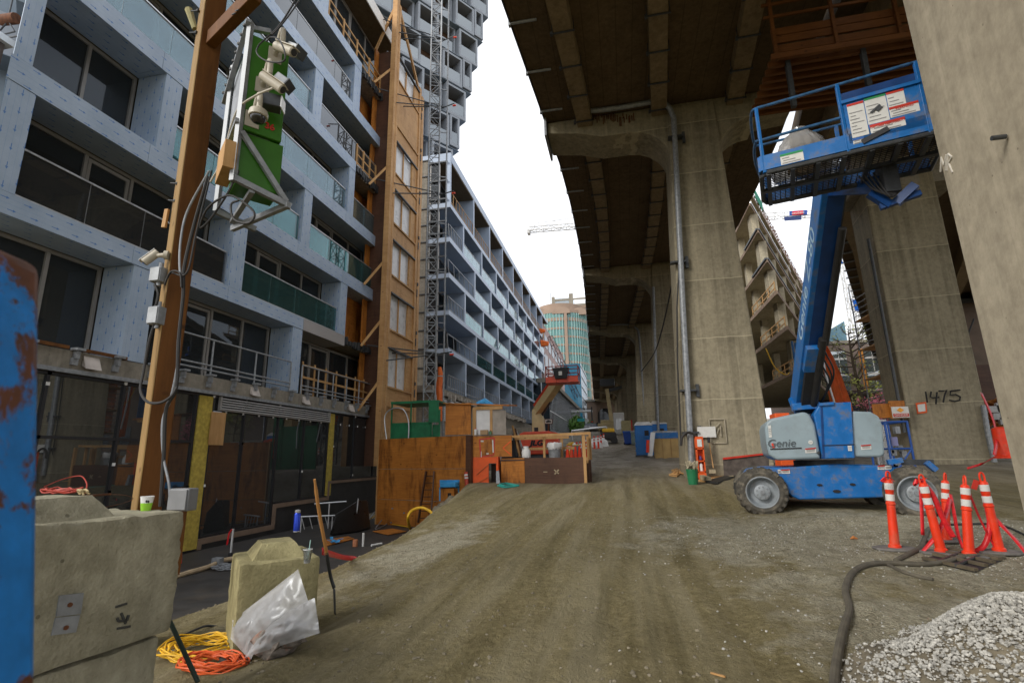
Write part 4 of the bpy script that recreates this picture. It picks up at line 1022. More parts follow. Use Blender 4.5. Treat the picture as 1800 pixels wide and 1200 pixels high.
MB().cyl((-24, 184, 51), (-24, 184, 62), .15, 6).build('antenna', galv_m, rt_)
g2 = thing('office_tower', 'pale grey glass tower rising behind the rounded tower', 'tower', (-12, 240, 10))
MB().box(-30, -20, 236, 250, 8, 76).build('glazing', glass('pale tower glass', (.38, .48, .52), .85, base=.2), g2)
MB().box(-20, -13, 238, 250, 8, 73).build('wing', pk_m, g2)
m = MB()
for k in range(24): m.box(-30.2, -12.9, 235.8, 236, 8 + k * 2.9, 8.9 + k * 2.9)
m.box(-30.3, -28.8, 235.7, 236, 8, 77).box(-22, -20, 235.7, 236, 8, 78); m.build('floor_band', slab_m, g2)
dh = thing('apartment_house', 'dark brown house gable at the far upper left edge', 'building', (-30, 15, 0))
MB().box(-60, -24.5, 6, 13.4, -1, 18.9).build('wall', M('dark brown cladding', (.10, .075, .06), .8, 0, .2, 1, .1), dh); MB().box(-60, -24.3, 5.8, 13.6, 18.9, 19.2).build('roof_edge', whit_m, dh)
m = MB()
for i in range(6): m.box(-24.52, -24.4, 7 + i, 7.6 + i, 15.5, 17.5)
m.build('window', glas_m, dh)

# ---------------------------------------------------------------- triangular concrete frame on the right
tf = thing('concrete_frame_building', 'raw wedge shaped concrete frame with open floors and railings', 'building', (15, 48, 3))
fr_c = concrete('raw frame concrete', (.30, .26, .18), (.46, .41, .30), .4)
PK = [(1409, 650, 8.6), (1384.7, 578.7, 11.9), (1366, 516, 15.1), (1348.7, 460, 18.3), (1332.7, 408, 21.5), (1318, 361, 24.7), (1306, 318, 27.9)]
dl = V((.0, 1, 0)); dr = V((.405, .915, 0)).normalized(); pts_ = []
for i, (px, py, z) in enumerate(PK):
    p = Zp(px, py, z); pts_.append(p); q = p + dl * 40; r_ = p + dr * 44
    MB().prism([p, r_, q], (0, 0, .32)).build('floor_slab', fr_c, tf)
    MB().bar(p + V((-.03, 0, .16)), q + V((-.03, 0, .16)), .05, .36).bar(p + V((.02, 0, .16)), r_ + V((.02, 0, .16)), .05, .36).build('slab_edge', M('rusty form edge', (.24, .17, .12), .8, 0, .3, 3, .1), tf)
    if i < 6:
        m = MB()
        for t in (3.5, 9.5, 16, 23, 30, 38): 
            c = p + dr * t + V((-.9, .3, 0)); m.hexa([c + V((-.25, -.6, .3)), c + V((.25, -.6, .3)), c + V((.25, .6, .3)), c + V((-.25, .6, .3)), c + V((-.25, -.6, 3.2)), c + V((.25, -.6, 3.2)), c + V((.25, .6, 3.2)), c + V((-.25, .6, 3.2))])
        for t in (3, 9, 16, 24, 33):
            c = p + dl * t + V((.7, .4, 0)); m.hexa([c + V((-.3, -.4, .3)), c + V((.3, -.4, .3)), c + V((.3, .4, .3)), c + V((-.3, .4, .3)), c + V((-.3, -.4, 3.2)), c + V((.3, -.4, 3.2)), c + V((.3, .4, 3.2)), c + V((-.3, .4, 3.2))])
        m.build('column', fr_c, tf)
        core = p + dr * 14 + V((-1.6, 4, 0)); m = MB(); a, b = core, core + dr * 26; m.bar(a + V((0, 0, 1.75)), b + V((0, 0, 1.75)), .3, 2.86); m.build('core_wall', fr_c, tf)
        if i in (0, 1, 2): 
            m = MB(); a = p + dl * .8 + V((.1, 0, 0)); b = p + dl * 9 + V((.1, 0, 0))
            for z in (.75, 1.3): m.bar(a + V((0, 0, z)), b + V((0, 0, z)), .06, .1)
            for t in range(5): c = a.lerp(b, t / 4); m.bar(c + V((0, 0, .3)), c + V((0, 0, 1.4)), .07)
            m.build('timber_guard', lum_m, tf)
        if i in (3, 4, 5):
            m = MB(); m.bar(p + V((-.1, -.05, .3)), p + dl * 5 + V((-.1, 0, .3)), .16); m.bar(p + V((.05, -.05, .3)), p + dr * 24 + V((.05, 0, .3)), .14); m.bar(p + dl * 5 + V((-.1, 0, .3)), p + dl * 4 + V((1.5, 0, .3)), .14); m.build('edge_channel', alu_m if i > 4 else steel_m, tf)
m = MB(); top = pts_[-1]
for i in range(70):
    c = top + dr * (i * .8); m.cyl(c + V((0, 0, .3)), c + V((R.uniform(-.1, .1), 0, R.uniform(.9, 1.5))), .04, 4)
for z in (.8, 1.3): m.bar(top + V((0, 0, z)), top + dr * 56 + V((0, 0, z)), .06)
m.build('rebar_starter', rust_m, tf)
m = MB(); c = top + dr * 5; m.bar(c + V((.2, 0, .8)), c + dr * 4 + V((.2, 0, .8)), .06, 1.1); m.build('green_netting', M('green netting', (.01, .22, .13), .8, 0, .2, 6, .3), tf)
# blue props under the lowest corner
for px in (1392, 1398, 1404, 1409):
    m = MB().cyl(Yp(px, 600 + (px - 1392) * .4, 33), Yp(px + 14, 690, 33), .07, 8); o = m.build('shoring_prop', gen_m)
    tag(o, 'blue shoring prop leaning behind the lift boom', 'prop', 'blue shoring props behind the boom')
MB().tube(spline([Yp(1346, 612, 30), Yp(1362, 645, 30), Yp(1380, 658, 30), Yp(1388, 655, 30)], 6), .03, 5).build('dangling_rope', yel_m, tf)
# orange tarp draped down the raking side
tp = MB(); n = 14
L1 = [Yp(px, py, 33) for px, py in ((1440, 592), (1444, 630), (1452, 668), (1462, 712), (1466, 730))]; R1 = [Yp(px, py, 33.5) for px, py in ((1444, 592), (1464, 630), (1479, 665), (1495, 708), (1500, 730))]
for i in range(5):
    for j in range(9):
        t = j / 8; p = L1[i].lerp(R1[i], t); p.y += .16 * math.sin(j * 2.1 + i * .4); tp.v.append(p)
tp.f = [(i * 9 + j, i * 9 + j + 1, i * 9 + 10 + j, i * 9 + 9 + j) for i in range(4) for j in range(8)]
o = tp.build('tarpaulin', tarp_m, angle=80); s_ = o.modifiers.new('thickness', 'SOLIDIFY'); s_.thickness = .03; tag(o, 'bright orange tarpaulin draped down the side of the concrete frame', 'tarpaulin')
o = MB().tube([Yp(1441, 602, 32.8), Yp(1452, 660, 32.8), Yp(1468, 712, 32.8)], .06, 8).build('scaffold_pole', alu_m); tag(o, 'pale metal pole running down beside the orange tarpaulin', 'pole')

# ---------------------------------------------------------------- far right: brick block, house front, scaffold stair
bk = thing('brick_apartment_building', 'brown brick apartment block with tall window bays and orange strips', 'building', (36, 91, 4))
MB().box(27, 48, 90, 104, 3, 18.6).build('wall', M('brown brick', (.20, .155, .13), .85, 0, .15, 2, .15), bk)
for x in (28.5, 33.2, 38.0, 41.5): 
    MB().box(x, x + 2.2, 89.9, 90.02, 5, 17.4).build('window_bay', glass('brick block glass', (.35, .45, .46), .8, base=.22), bk)
m = MB()
for x in (28.5, 33.2, 38.0, 41.5):
    for k in range(5): m.box(x, x + 2.2, 89.84, 89.9, 5.6 + k * 2.6, 5.9 + k * 2.6)
    m.box(x + 1.05, x + 1.15, 89.85, 89.9, 5, 17.4)
m.build('window_frame', whit_m, bk)
for x in (32.4, 37.3, 40.6): MB().box(x, x + .55, 89.8, 90, 4.6, 17.6).build('orange_strip', M('orange facade strip', (.62, .26, .05), .6), bk)
MB().box(26.8, 48, 89.7, 104, 18.6, 19.1).build('parapet', slab_m, bk); MB().prism([(30, 95, 19), (38, 95, 19), (38, 95, 23.5)], (0, 4, 0)).build('roof_sail', M('teal roof sail', (.1, .2, .26), .4), bk)
hs = thing('townhouse', 'dark purple house front with a lit cream window below the brick block', 'house', (30, 78, 4))
MB().box(25, 34, 77.5, 84, 3, 9.2).build('wall', M('dark purple cladding', (.05, .045, .075), .7), hs); MB().box(24.5, 34.5, 76.8, 84, 9.2, 9.6).build('roof', M('grey mauve roof', (.16, .13, .15), .7), hs)
w0 = Yp(1496, 696, 77.4); w1 = Yp(1515, 708, 77.4); f = MB().box(w0.x, w1.x, 77.35, 77.5, w1.z, w0.z).build('window', M('cream window', (.55, .5, .3), .6), hs); MB().box(w0.x + .15, (w0.x + w1.x) / 2 - .1, 77.3, 77.36, w1.z + .15, w0.z - .15).box((w0.x + w1.x) / 2 + .1, w1.x - .15, 77.3, 77.36, w1.z + .15, w0.z - .15).build('pane', glas_m, f)
sc_ = thing('scaffold_stair', 'grey scaffold stair tower with planks and orange netting behind', 'scaffold', (15, 34, 1.3))
xs = (13.9, 16.2); m = MB()
for x in xs:
    for yq in (33, 35.4): m.cyl((x, yq, 1.2), (x - .05, yq, 11.2), .045, 8)
m.build('standard', galv_m, sc_)
for k in range(5):
    z = 2.2 + k * 1.85; MB().box(13.9, 16.2, 33.0, 35.4, z, z + .09).build('plank_deck', lum_m, sc_); m = MB()
    for dz in (.35, .7, 1.05, 1.4): m.cyl((13.9, 33, z + dz), (16.2, 33, z + dz), .025, 6).cyl((13.9, 33, z + dz), (13.9, 35.4, z + dz), .025, 6)
    m.cyl((13.9, 33, z + .1), (16.2, 33, z + 1.8), .03, 6); m.build('guard_rail', galv_m, sc_)
    m = MB()
    for i in range(8): m.box(14.2 + i * .22, 14.42 + i * .22, 33.6, 34.5, z + .2 + i * .2, z + .24 + i * .2)
    m.build('stair_flight', alu_m, sc_)
MB().box(14.9, 16.2, 35.2, 35.26, 4, 11).build('debris_net', M('orange brown net', (.42, .12, .03), .8, 0, .4, 3, .3), sc_)
nb = Yp(1540, 692, 32.9); MB().box(nb.x - .4, nb.x + .4, 32.88, 32.93, nb.z - .35, nb.z + .35).build('blank_board', paper_m, sc_)
sc_.location.x += .9
ban = [((1468, 437), (1474, 437), (1482, 463), (1475, 464)), ((1498, 526), (1504, 527), (1510, 546), (1504, 547))]
for i, q in enumerate(ban):
    Y = (37.5, 49)[i]; P4 = [Yp(a, b, Y) for a, b in q]; t = thing('pole_banner', ('blue banner with a yellow star on the nearer ramp lamp pole', 'blue banner with a yellow star further along the ramp')[i], 'banner', P4[0], 'blue banners along the ramp edge')
    MB().prism(P4, (0, .04, 0)).build('cloth', M('banner blue', (.01, .13, .62), .6, 0, .1, 2, .1), t)
    c = (P4[0] + P4[1] + P4[2] + P4[3]) / 4; r_ = (P4[1] - P4[0]).length * .42; MB().prism([c + V((r_ * (1 if j % 2 == 0 else .42) * math.sin(math.pi * j / 5), -.03, r_ * (1 if j % 2 == 0 else .42) * math.cos(math.pi * j / 5))) for j in range(10)], (0, .02, 0)).build('star', M('banner yellow', (.8, .6, .05), .6), t)
    MB().cyl(P4[0] + V((-.1, .1, -1)), P4[0] + V((-.1, .1, 1.2)), .06, 8).build('pole', galv_m, t)

# ---------------------------------------------------------------- tower cranes
cr_m = M('pale crane steel', (.55, .55, .54), .6, 0, .1, 1, 0)
c1 = thing('tower_crane', 'pale lattice crane jib reaching out from behind the viaduct', 'crane', (10, 150, 8))
a = Yp(929, 407, 150); b = Yp(1120, 392, 152); m = MB(); lattice(m, a, b, 2.0, 2.4, .16, 4, True, (0, 1, 0)); m.build('jib', cr_m, c1)
m = MB(); m.tube([a, a + V((3, 0, 2.6)), a + V((14, 0, 3.0)), b + V((0, 0, 2.6))], .1, 4); m.tube([a + V((0, 0, -.3)), a + V((9, 0, 2.8))], .07, 4); m.box(a.x - .3, a.x + .5, a.y - 1, a.y + 1, a.z - .9, a.z + .3); m.build('jib_tip', cr_m, c1)
m = MB(); lattice(m, (b.x - 4, 152, 8), (b.x - 4, 152, b.z + 6), 2, 3, .16, 4); m.build('mast', cr_m, c1)
c2 = thing('tower_crane', 'distant crane jib carrying a red and blue sign board', 'crane', (52, 160, 8))
a = Yp(1345, 384, 160); b = Yp(1470, 378, 160); m = MB(); lattice(m, a, b, 2.2, 2.6, .14, 4, True, (0, 1, 0)); m.build('jib', cr_m, c2)
m = MB(); lattice(m, (b.x, 160, 8), (b.x, 160, b.z + 5), 2, 3, .16, 4); m.build('mast', cr_m, c2)
q = [Yp(px, py, 158.5) for px, py in ((1388, 371), (1419, 369), (1419, 377), (1388, 379))]; MB().prism(q, (0, .3, 0)).build('sign_board', M('sign blue', (.02, .06, .3), .6), c2)
q = [Yp(px, py, 158.2) for px, py in ((1393, 371.4), (1412, 369.8), (1412, 376.6), (1393, 378.2))]; MB().prism(q, (0, .2, 0)).build('sign_panel', M('sign red', (.55, .02, .05), .6), c2)
text('sign_lettering', 'westbank', .95, Yp(1402.5, 374, 158.0), Yp(1412, 373, 158) - Yp(1393, 374.8, 158), (0, 0, 1), paper_m, c2)
q = [Yp(px, py, 158.6) for px, py in ((1379, 381), (1409, 379), (1409, 386), (1379, 388))]; MB().prism(q, (0, .2, 0)).build('counter_panel', M('sign navy', (.02, .04, .14), .6), c2)
c3 = thing('hoist_winch', 'small winch and railing on a roof at the upper left corner', 'winch', (-27, 12, 25))
p = Xp(14, 33, -24.8); MB().cyl(p + V((-.4, 0, 0)), p + V((.5, 0, -.1)), .22, 12).build('drum', rust_m, c3); MB().tube([p, p + V((0, 0, 1.0))], .03, 6).tube([p + V((0, 0, -.2)), p + V((-.5, 0, -.8)), p + V((.6, 0, -.8)), p + V((.1, 0, -.2))], .035, 6).cyl(p + V((-1.5, 0, -.9)), p + V((1.2, 0, -1.1)), .04, 6).build('frame', steel_m, c3)
# ---------------------------------------------------------------- blue steel post at the left edge
p = V((-.745, .56, 0))
t = thing('steel_post', 'chipped blue painted steel post close to the camera at the left edge', 'post', (-.9, .62, 0))
c = Yp(80, 470, .62); d = V((-.86, -.25, 0)).normalized(); n = V((-d.y, d.x, 0))
m = MB(); w_ = .34; th = .1; zt = Yp(60, 459, .60).z
q = [c, c + n * th, c + n * th + d * w_, c + d * w_]
lo_c = Yp(74, 1190, .62); sh = lo_c - Yp(80, 470, .62); sl_ = V((sh.x, sh.y, 0)) / abs(sh.z)
m.hexa([V((a.x, a.y, -.05)) + sl_ * (zt + .05) for a in q] + [V((a.x, a.y, zt)) for a in q]); m.build('shaft', blue_m, t, bev=.022, seg=4)
m = MB(); g_ = [c + d * .06 + n * .03, c + d * .3 + n * .03, c + d * .3 + n * .07, c + d * .06 + n * .07]; m.prism([V((a.x, a.y, zt - .001)) for a in g_], (0, 0, .006)); m.build('cap_plate', rust_m, t)

# ---------------------------------------------------------------- cast concrete blocks
def cast_block(name, label, mat, sx, sy, sz, M_, knob=True, seed=1, group=None, amp=.008):
    bm = bmesh.new(); bmesh.ops.create_cube(bm, size=1)
    bmesh.ops.scale(bm, vec=(sx, sy, sz), verts=bm.verts); bmesh.ops.translate(bm, vec=(0, 0, sz / 2), verts=bm.verts)
    bmesh.ops.bevel(bm, geom=[e for e in bm.edges], offset=.035, segments=2, affect='EDGES', profile=.6)
    bmesh.ops.subdivide_edges(bm, edges=[e for e in bm.edges if e.calc_length() > .12], cuts=22, use_grid_fill=True)
    if knob:
        a, b, h = sx * .34, sy * .36, sz * .17
        for kx in ((-.36, .08) if sx > 1.2 else (0,)):
            a_ = sx * .17 if sx > 1.2 else a
            vs = [bm.verts.new((kx * sx + ux * a_ * k, uy * b * k, sz + hz)) for k, hz in ((1, -.01), (.62, h)) for ux, uy in ((-1, -1), (1, -1), (1, 1), (-1, 1))]
            fs = [bm.faces.new([vs[i] for i in f]) for f in ((4, 5, 6, 7), (0, 1, 5, 4), (1, 2, 6, 5), (2, 3, 7, 6), (3, 0, 4, 7))]
            es = list({e for f in fs for e in f.edges})
            bmesh.ops.subdivide_edges(bm, edges=es, cuts=5, use_grid_fill=True)
    for v in bm.verts:
        edge = 0
        for q, s_ in ((abs(v.co.x), sx / 2), (abs(v.co.y), sy / 2), (abs(v.co.z - sz / 2), sz / 2)):
            if q > s_ - .06: edge += 1
        nn = noise.noise(v.co * 4 + V((seed, 0, 0))) * .6 + noise.noise(v.co * 13 + V((seed, 3, 0))) * .6 + noise.noise(v.co * 30) * .45
        if edge > 1: nn -= 1.6 * max(0, noise.noise(v.co * 6 + V((seed, 8, 1))) - .05)
        v.co += v.co.normalized() * nn * (amp * (2.6 if edge > 1 else 1))
    me = bpy.data.meshes.new(name); bm.to_mesh(me); bm.free(); me.materials.append(mat)
    me.polygons.foreach_set('use_smooth', [True] * len(me.polygons)); me.set_sharp_from_angle(angle=rad(42))
    o = bpy.data.objects.new(name, me); COL.objects.link(o); o.matrix_world = M_; tag(o, label, 'concrete block', group); return o
ang = rad(83)
ex = V((math.cos(ang), math.sin(ang), 0)); ey = V((-ex.y, ex.x, 0))
far = Zp(304, 1108, .515); cc_ = far - ex * .78 + ey * .40
def frame(c, z): return Matrix(((ex.x, ey.x, 0, c.x), (ex.y, ey.y, 0, c.y), (0, 0, 1, z), (0, 0, 0, 1)))
up_ = cast_block('concrete_block', 'weathered lifting block carrying the paper cup, upper of the stacked pair', block_m, 1.55, .8, .765, frame(cc_, .515), True, 1, 'cast concrete blocks')
lo_ = cast_block('concrete_block', 'darker lower block of the stacked pair beside the blue post', block_m, 1.55, .78, .75, frame(cc_ + ey * .03 - ex * .05, -.25), False, 5, 'cast concrete blocks')
pl = thing('lifting_plate', 'dull steel plate with two rivets set into the stacked block face', 'steel plate', (0, 0, 0))
def onface(px, py, off=.0):   # a point on the road side of the block stack
    d_ = _ray(px, py); nrm_ = -ey; p0 = cc_ - ey * .40; t_ = (p0 - V((0, 0, EYE))).dot(nrm_) / d_.dot(nrm_); 
    return V((0, 0, EYE)) + d_ * t_ - ey * off
pf = [onface(x, y, .012) for x, y in ((103, 1046), (145, 1041), (140, 1078), (97, 1083))]; MB().prism(pf, ey * .05).build('plate', galv_m, pl)
pf = [onface(x, y, .01) for x, y in ((96, 1085), (139, 1080), (132, 1110), (89, 1116))]; MB().prism(pf, ey * .05).build('plate', galv_m, pl)
for x, y in ((120, 1062), (113, 1102)): q = onface(x, y, .012); MB().cyl(q, q - ey * .008, .012, 10).build('rivet', rust_m, pl)
m = MB()
for a, b in (((202, 1066), (222, 1060)), ((205, 1085), (207, 1091)), ((207, 1091), (222, 1090)), ((222, 1090), (225, 1080)), ((205, 1104), (228, 1100)), ((212, 1077), (220, 1095))): m.bar(onface(*a, .004), onface(*b, .004), .012)
o = m.build('stencil_mark', M('faded black stencil', (.05, .05, .045), .8)); tag(o, 'faded dark stencil mark on the face of the stacked block', 'stencil')
# second block
ang = rad(-24); ex = V((math.cos(ang), math.sin(ang), 0)); ey = V((-ex.y, ex.x, 0))
fl_ = Yp(421, 994, 4.4); fr__ = Yp(564, 976, 4.9)
ex = (V((fr__.x, fr__.y, 0)) - V((fl_.x, fl_.y, 0))); wid = ex.length; ex.normalize(); ey = V((-ex.y, ex.x, 0))
c2_ = V(((fl_.x + fr__.x) / 2, (fl_.y + fr__.y) / 2, 0)) + ey * .42
B2 = cast_block('concrete_block', 'yellowish block standing alone behind the clear rubbish bag', block2_m, wid, .84, .78, frame(c2_, (fl_.z + fr__.z) / 2 - .78), True, 9, 'cast concrete blocks', .006)
B2Z = (fl_.z + fr__.z) / 2

# ---------------------------------------------------------------- things standing on the blocks
def cup(name, label, c, r0, r1, h, mat, cat='cup'):
    t = thing(name, label, cat, c); m = MB().lathe(c, [(0, .003), (r0, 0), (r1, h), (r1 - .003, h), (r0 - .002, .006)], 24); m.build('body', mat, t); return t
topc = Xp(256, 893, cc_.x - .02)
q = V((cc_.x, cc_.y, 0)) 
ct = Zp(256, 897, 1.281); t = cup('paper_cup', 'white paper cup with green leaf print on the stacked block', ct, .028, .041, .092, whit_m)
MB().lathe(ct, [(.0289, .0), (.0365, .052)], 24).build('green_band', M('cup green', (.30, .62, .04), .5), t); MB().lathe(ct, [(.0284, -.001), (.0305, .017)], 24).build('dark_band', M('cup dark green', (.06, .30, .03), .5), t)
MB().lathe(ct, [(.041, .092), (.0435, .0945), (.041, .097)], 24).build('rim', whit_m, t)
vw = (V((0, 0, EYE)) - ct); vw.z = 0; vw.normalize(); sd = V((-vw.y, vw.x, 0))
m = MB()
for a, b in ((-.009, .062), (.002, .064)):
    c_ = ct + vw * .0385 + sd * -a + V((0, 0, b)); m.add([c_ + sd * .006 * math.cos(u_) + V((0, 0, .009 * math.sin(u_))) + vw * .0015 for u_ in [i * .628 for i in range(10)]], [tuple(range(10))])
m.build('bean_print', ink_m, t)
def coil(name, label, c, r, h, n, rt_, mat, cat='cord', sq=.7, seed=1, group=None, arm=0):
    rr = random.Random(seed); pts = []
    for i in range(n * 14):
        a = i / 14 * 2 * math.pi; k = 1 + .28 * math.sin(i * .37 + seed) + rr.uniform(-.05, .05)
        x = c[0] + r * k * math.cos(a) + .1 * r * math.sin(i * .11); y = c[1] + r * sq * k * math.sin(a)
        z = c[2] + rt_ + abs(math.sin(i * .53 + seed)) * h * rr.uniform(.4, 1)
        pts.append(V((x, y, z)))
    o = MB().tube(spline(pts, 2), rt_, 6).build(name, mat); return tag(o, label, cat, group)
ct2 = Zp(113, 868, 1.33); coil('extension_cord', 'red extension cord coiled on top of the stacked block', (ct2.x - .05, ct2.y, 1.335), .17, .05, 7, .006, M('dull red cord', (.40, .05, .03), .5), sq=.45, seed=3)
MB_ = MB().tube(spline([Zp(78, 855, 1.36), Zp(110, 842, 1.42), Zp(140, 836, 1.46), Zp(152, 848, 1.43), Zp(150, 866, 1.37)], 8), .006, 6); o = MB_.build('extension_cord', M('dull red cord', (.4, .05, .03)), None); tag(o, 'single loop of red cord standing up above the coil', 'cord')
a, b = Zp(128, 873, 1.40), Zp(194, 868, 1.40); o = MB().bar(a, b, .018, .012).build('steel_bar', rust_m); tag(o, 'short rusty steel bar lying on the stacked block', 'bar')
o = MB().tube(spline([Zp(195, 868, 1.405), Zp(225, 871, 1.36), Zp(232, 878, 1.31), Zp(190, 890, 1.29), Zp(120, 898, 1.275), Zp(85, 903, 1.275)], 8), .0025, 5).build('tie_wire', rust_m); tag(o, 'thin bent wire curling off the rusty bar', 'wire')
q = Zp(140, 868, 1.40); m = MB()
for i in range(7): m.tube(spline([q, q + V((R.uniform(-.03, .05), R.uniform(-.02, .02), .03)), q + V((R.uniform(-.02, .08), R.uniform(-.03, .03), R.uniform(-.01, .03)))], 4), .007, 5)
o = m.build('rag', M('pale rag', (.45, .36, .2), .9)); tag(o, 'crumpled pale rag beside the red cord on the block', 'rag')
# bottle and cup on the second block
bz = B2Z + .15; q = Yp(521, 934, c2_.y + .12); t = thing('water_bottle', 'blue steel water bottle on the yellowish block', 'bottle', q)
MB().lathe(q, [(0, .002), (.031, 0), (.034, .004), (.034, .175), (.026, .19), (.0, .19)], 20).build('body', M('bottle blue', (.012, .04, .36), .25, .5, .05, 3, 0), t); MB().lathe(q, [(.026, .19), (.028, .195), (.028, .215), (.012, .222), (.0, .222)], 20).lathe(q, [(.0345, .0), (.0345, .008)], 20).build('lid', alu_m, t)
q = Yp(541, 967, 4.55); q.z = B2Z + .004; t = thing('plastic_cup', 'clear plastic cup with a straw on the yellowish block', 'cup', q); clr_m = glass('clear plastic', (.85, .88, .88), .12, base=.2)
MB().lathe(q, [(0, .004), (.028, .002), (.041, .12), (.039, .12), (.027, .006)], 20).build('body', clr_m, t); MB().lathe(q, [(.041, .117), (.044, .12), (.041, .123)], 20).build('rim', whit_m, t); MB().cyl(q + V((.005, 0, .01)), q + V((.015, .01, .2)), .004, 8).build('straw', M('mint straw', (.4, .65, .6), .4), t); MB().lathe(q, [(.0, .03), (.028, .03)], 16).lathe(q, [(.0285, .004), (.0305, .03)], 16).build('drink', M('milky drink', (.5, .5, .5), .3), t)

# ---------------------------------------------------------------- clear rubbish bag and shovel
bag_m = glass('cloudy polythene', (.84, .84, .84), .45, base=.02, wav=.4, gl=.35, rg=.25); 
bp = Zp(480, 1150, -.03)
t = thing('rubbish_bag', 'clear plastic rubbish bag of rubble slumped against the yellowish block', 'bag', bp)
def sheet(pts, nu, nv, crinkle, seed):
    m = MB()
    for j in range(nv + 1):
        for i in range(nu + 1):
            u, v = i / nu, j / nv; p = pts[0].lerp(pts[1], u).lerp(pts[3].lerp(pts[2], u), v)
            n_ = noise.noise(V((u * 5 + seed, v * 5, 0))) + .6 * noise.noise(V((u * 11, v * 4 + seed, 2))) + .35 * abs(noise.noise(V((u * 20, v * 20, seed))))
            e_ = min(1, 6 * min(u, 1 - u, v, 1 - v) + .15); bulge = math.sin(u * math.pi) * math.sin(v * math.pi)
            m.v.append(p + V((.25, -.9, .2)) * (n_ * crinkle * e_ + bulge * .1))
    m.f = [(j * (nu + 1) + i, j * (nu + 1) + i + 1, (j + 1) * (nu + 1) + i + 1, (j + 1) * (nu + 1) + i) for j in range(nv) for i in range(nu)]; return m
fy = 4.32
bot, lf, tp_, rg = Yp(468, 1158, 4.25), Yp(408, 1090, 4.45), Yp(524, 1000, 4.42), Yp(556, 1052, 4.3)
sheet([Yp(430, 1150, 4.3), Yp(560, 1112, 4.25), tp_, lf], 40, 44, .024, 2).build('front_film', bag_m, t, angle=70)
sheet([Yp(430, 1155, 4.2), Yp(562, 1112, 4.2), Yp(553, 1050, 4.34), Yp(482, 1080, 4.3)], 34, 24, .03, 6).build('side_film', bag_m, t, angle=70)
sheet([Yp(405, 1122, 4.38), Yp(440, 1160, 4.26), Yp(520, 1010, 4.5), Yp(410, 1085, 4.5)], 30, 30, .02, 9).build('back_film', bag_m, t, angle=70)
m = MB(); cr_ = random.Random(4)
bm = bmesh.new(); bmesh.ops.create_icosphere(bm, subdivisions=3, radius=1)
for v in bm.verts: v.co = V((v.co.x * .30, v.co.y * .16, v.co.z * .15)) * (1 + .3 * noise.noise(v.co * 2.3) + .15 * noise.noise(v.co * 6))
me = bpy.data.meshes.new('rubble'); bm.to_mesh(me); bm.free(); me.materials.append(M('rubble and paper scraps', (.16, .14, .12), .9, 0, .5, 14, .6, 30, dirt=.5, dirtcol=(.35, .12, .06), dscale=9)); o = bpy.data.objects.new('rubble', me); COL.objects.link(o); o.parent = t; o.location = Yp(488, 1122, 4.36) - bp; o.rotation_euler = (0, rad(-14), rad(-14))
sb = Zp(590, 1068, -.06); st_ = Yp(553, 842, 5.15)
t = thing('shovel', 'long wooden handled shovel standing in the dirt by the yellowish block', 'shovel', sb)
ax = (st_ - sb); k1 = sb + ax * .44; k0 = sb + ax * .17
hb = spline([st_, sb + ax * .75 + V((-.01, 0, 0)), k1], 6); MB().tube(hb, [.013 + .006 * (i > 1) for i in range(len(hb))], 10).build('handle', M('worn ash handle', (.42, .20, .06), .55, 0, .15, 5, .05), t)
MB().tube(spline([k1 + ax * .01, k0 + ax * .1, k0 + V((.035, -.02, 0))], 6), .019, 10).build('socket', steel_m, t)
m = MB(); a = k0 + V((.035, -.02, .0)); 
for j in range(6):
    v_ = j / 5; wd_ = .075 * (1 - .45 * v_ ** 3); p_ = a + V((.045 * v_, -.03 * v_, -.26 * v_))
    for i in range(5): u_ = i / 4 * 2 - 1; m.v.append(p_ + V((u_ * wd_ * -.62, u_ * wd_ * .78, .0)) + V((-.02, .012, 0)) * (1 - u_ * u_))
m.f = [(j * 5 + i, j * 5 + i + 1, j * 5 + 6 + i, j * 5 + 5 + i) for j in range(5) for i in range(4)]
o = m.build('blade', steel_m, t); s_ = o.modifiers.new('t', 'SOLIDIFY'); s_.thickness = .004
# cords at the foot of the stack
q = Zp(355, 1150, -.15); gz = ground(q.x, q.y)
coil('extension_cord', 'tangled yellow extension cord lying left of the rubbish bag', (q.x, q.y + .02, gz), .33, .10, 15, .0075, yel_m, sq=.75, seed=5)
q = Zp(372, 1178, -.1); gz = ground(q.x, q.y); coil('extension_cord', 'tangled orange red extension cord at the bottom edge', (q.x, q.y, gz), .24, .07, 11, .008, orc_m, sq=.6, seed=8)
m = MB().tube(spline([Zp(398, 1180, -.08), Zp(425, 1160, -.02), Zp(428, 1178, -.08), Zp(444, 1176, -.1)], 6), .008, 6); o = m.build('extension_cord', orc_m); tag(o, 'loose end of orange red cord curling by the bag', 'cord')
o = MB().cyl(Zp(388, 1158, -.06), Zp(400, 1166, -.06), .022, 10).build('cord_plug', blk_m); tag(o, 'black plug end on the yellow cord', 'plug')
o = MB().cyl(Yp(299, 1092, 3.6), Yp(348, 1198, 3.55), .016, 10).build('steel_pipe', M('dark green pipe', (.015, .03, .02), .5)); tag(o, 'thin dark green pipe leaning past the block corner to the ground', 'pipe')
o = MB().tube(spline([Zp(290, 1130, -.1), Zp(330, 1112, -.12), Zp(360, 1100, -.16), Zp(380, 1100, -.2)], 6), .012, 8).build('hose', steel_m); tag(o, 'short dark hose on the gravel behind the stack', 'hose')

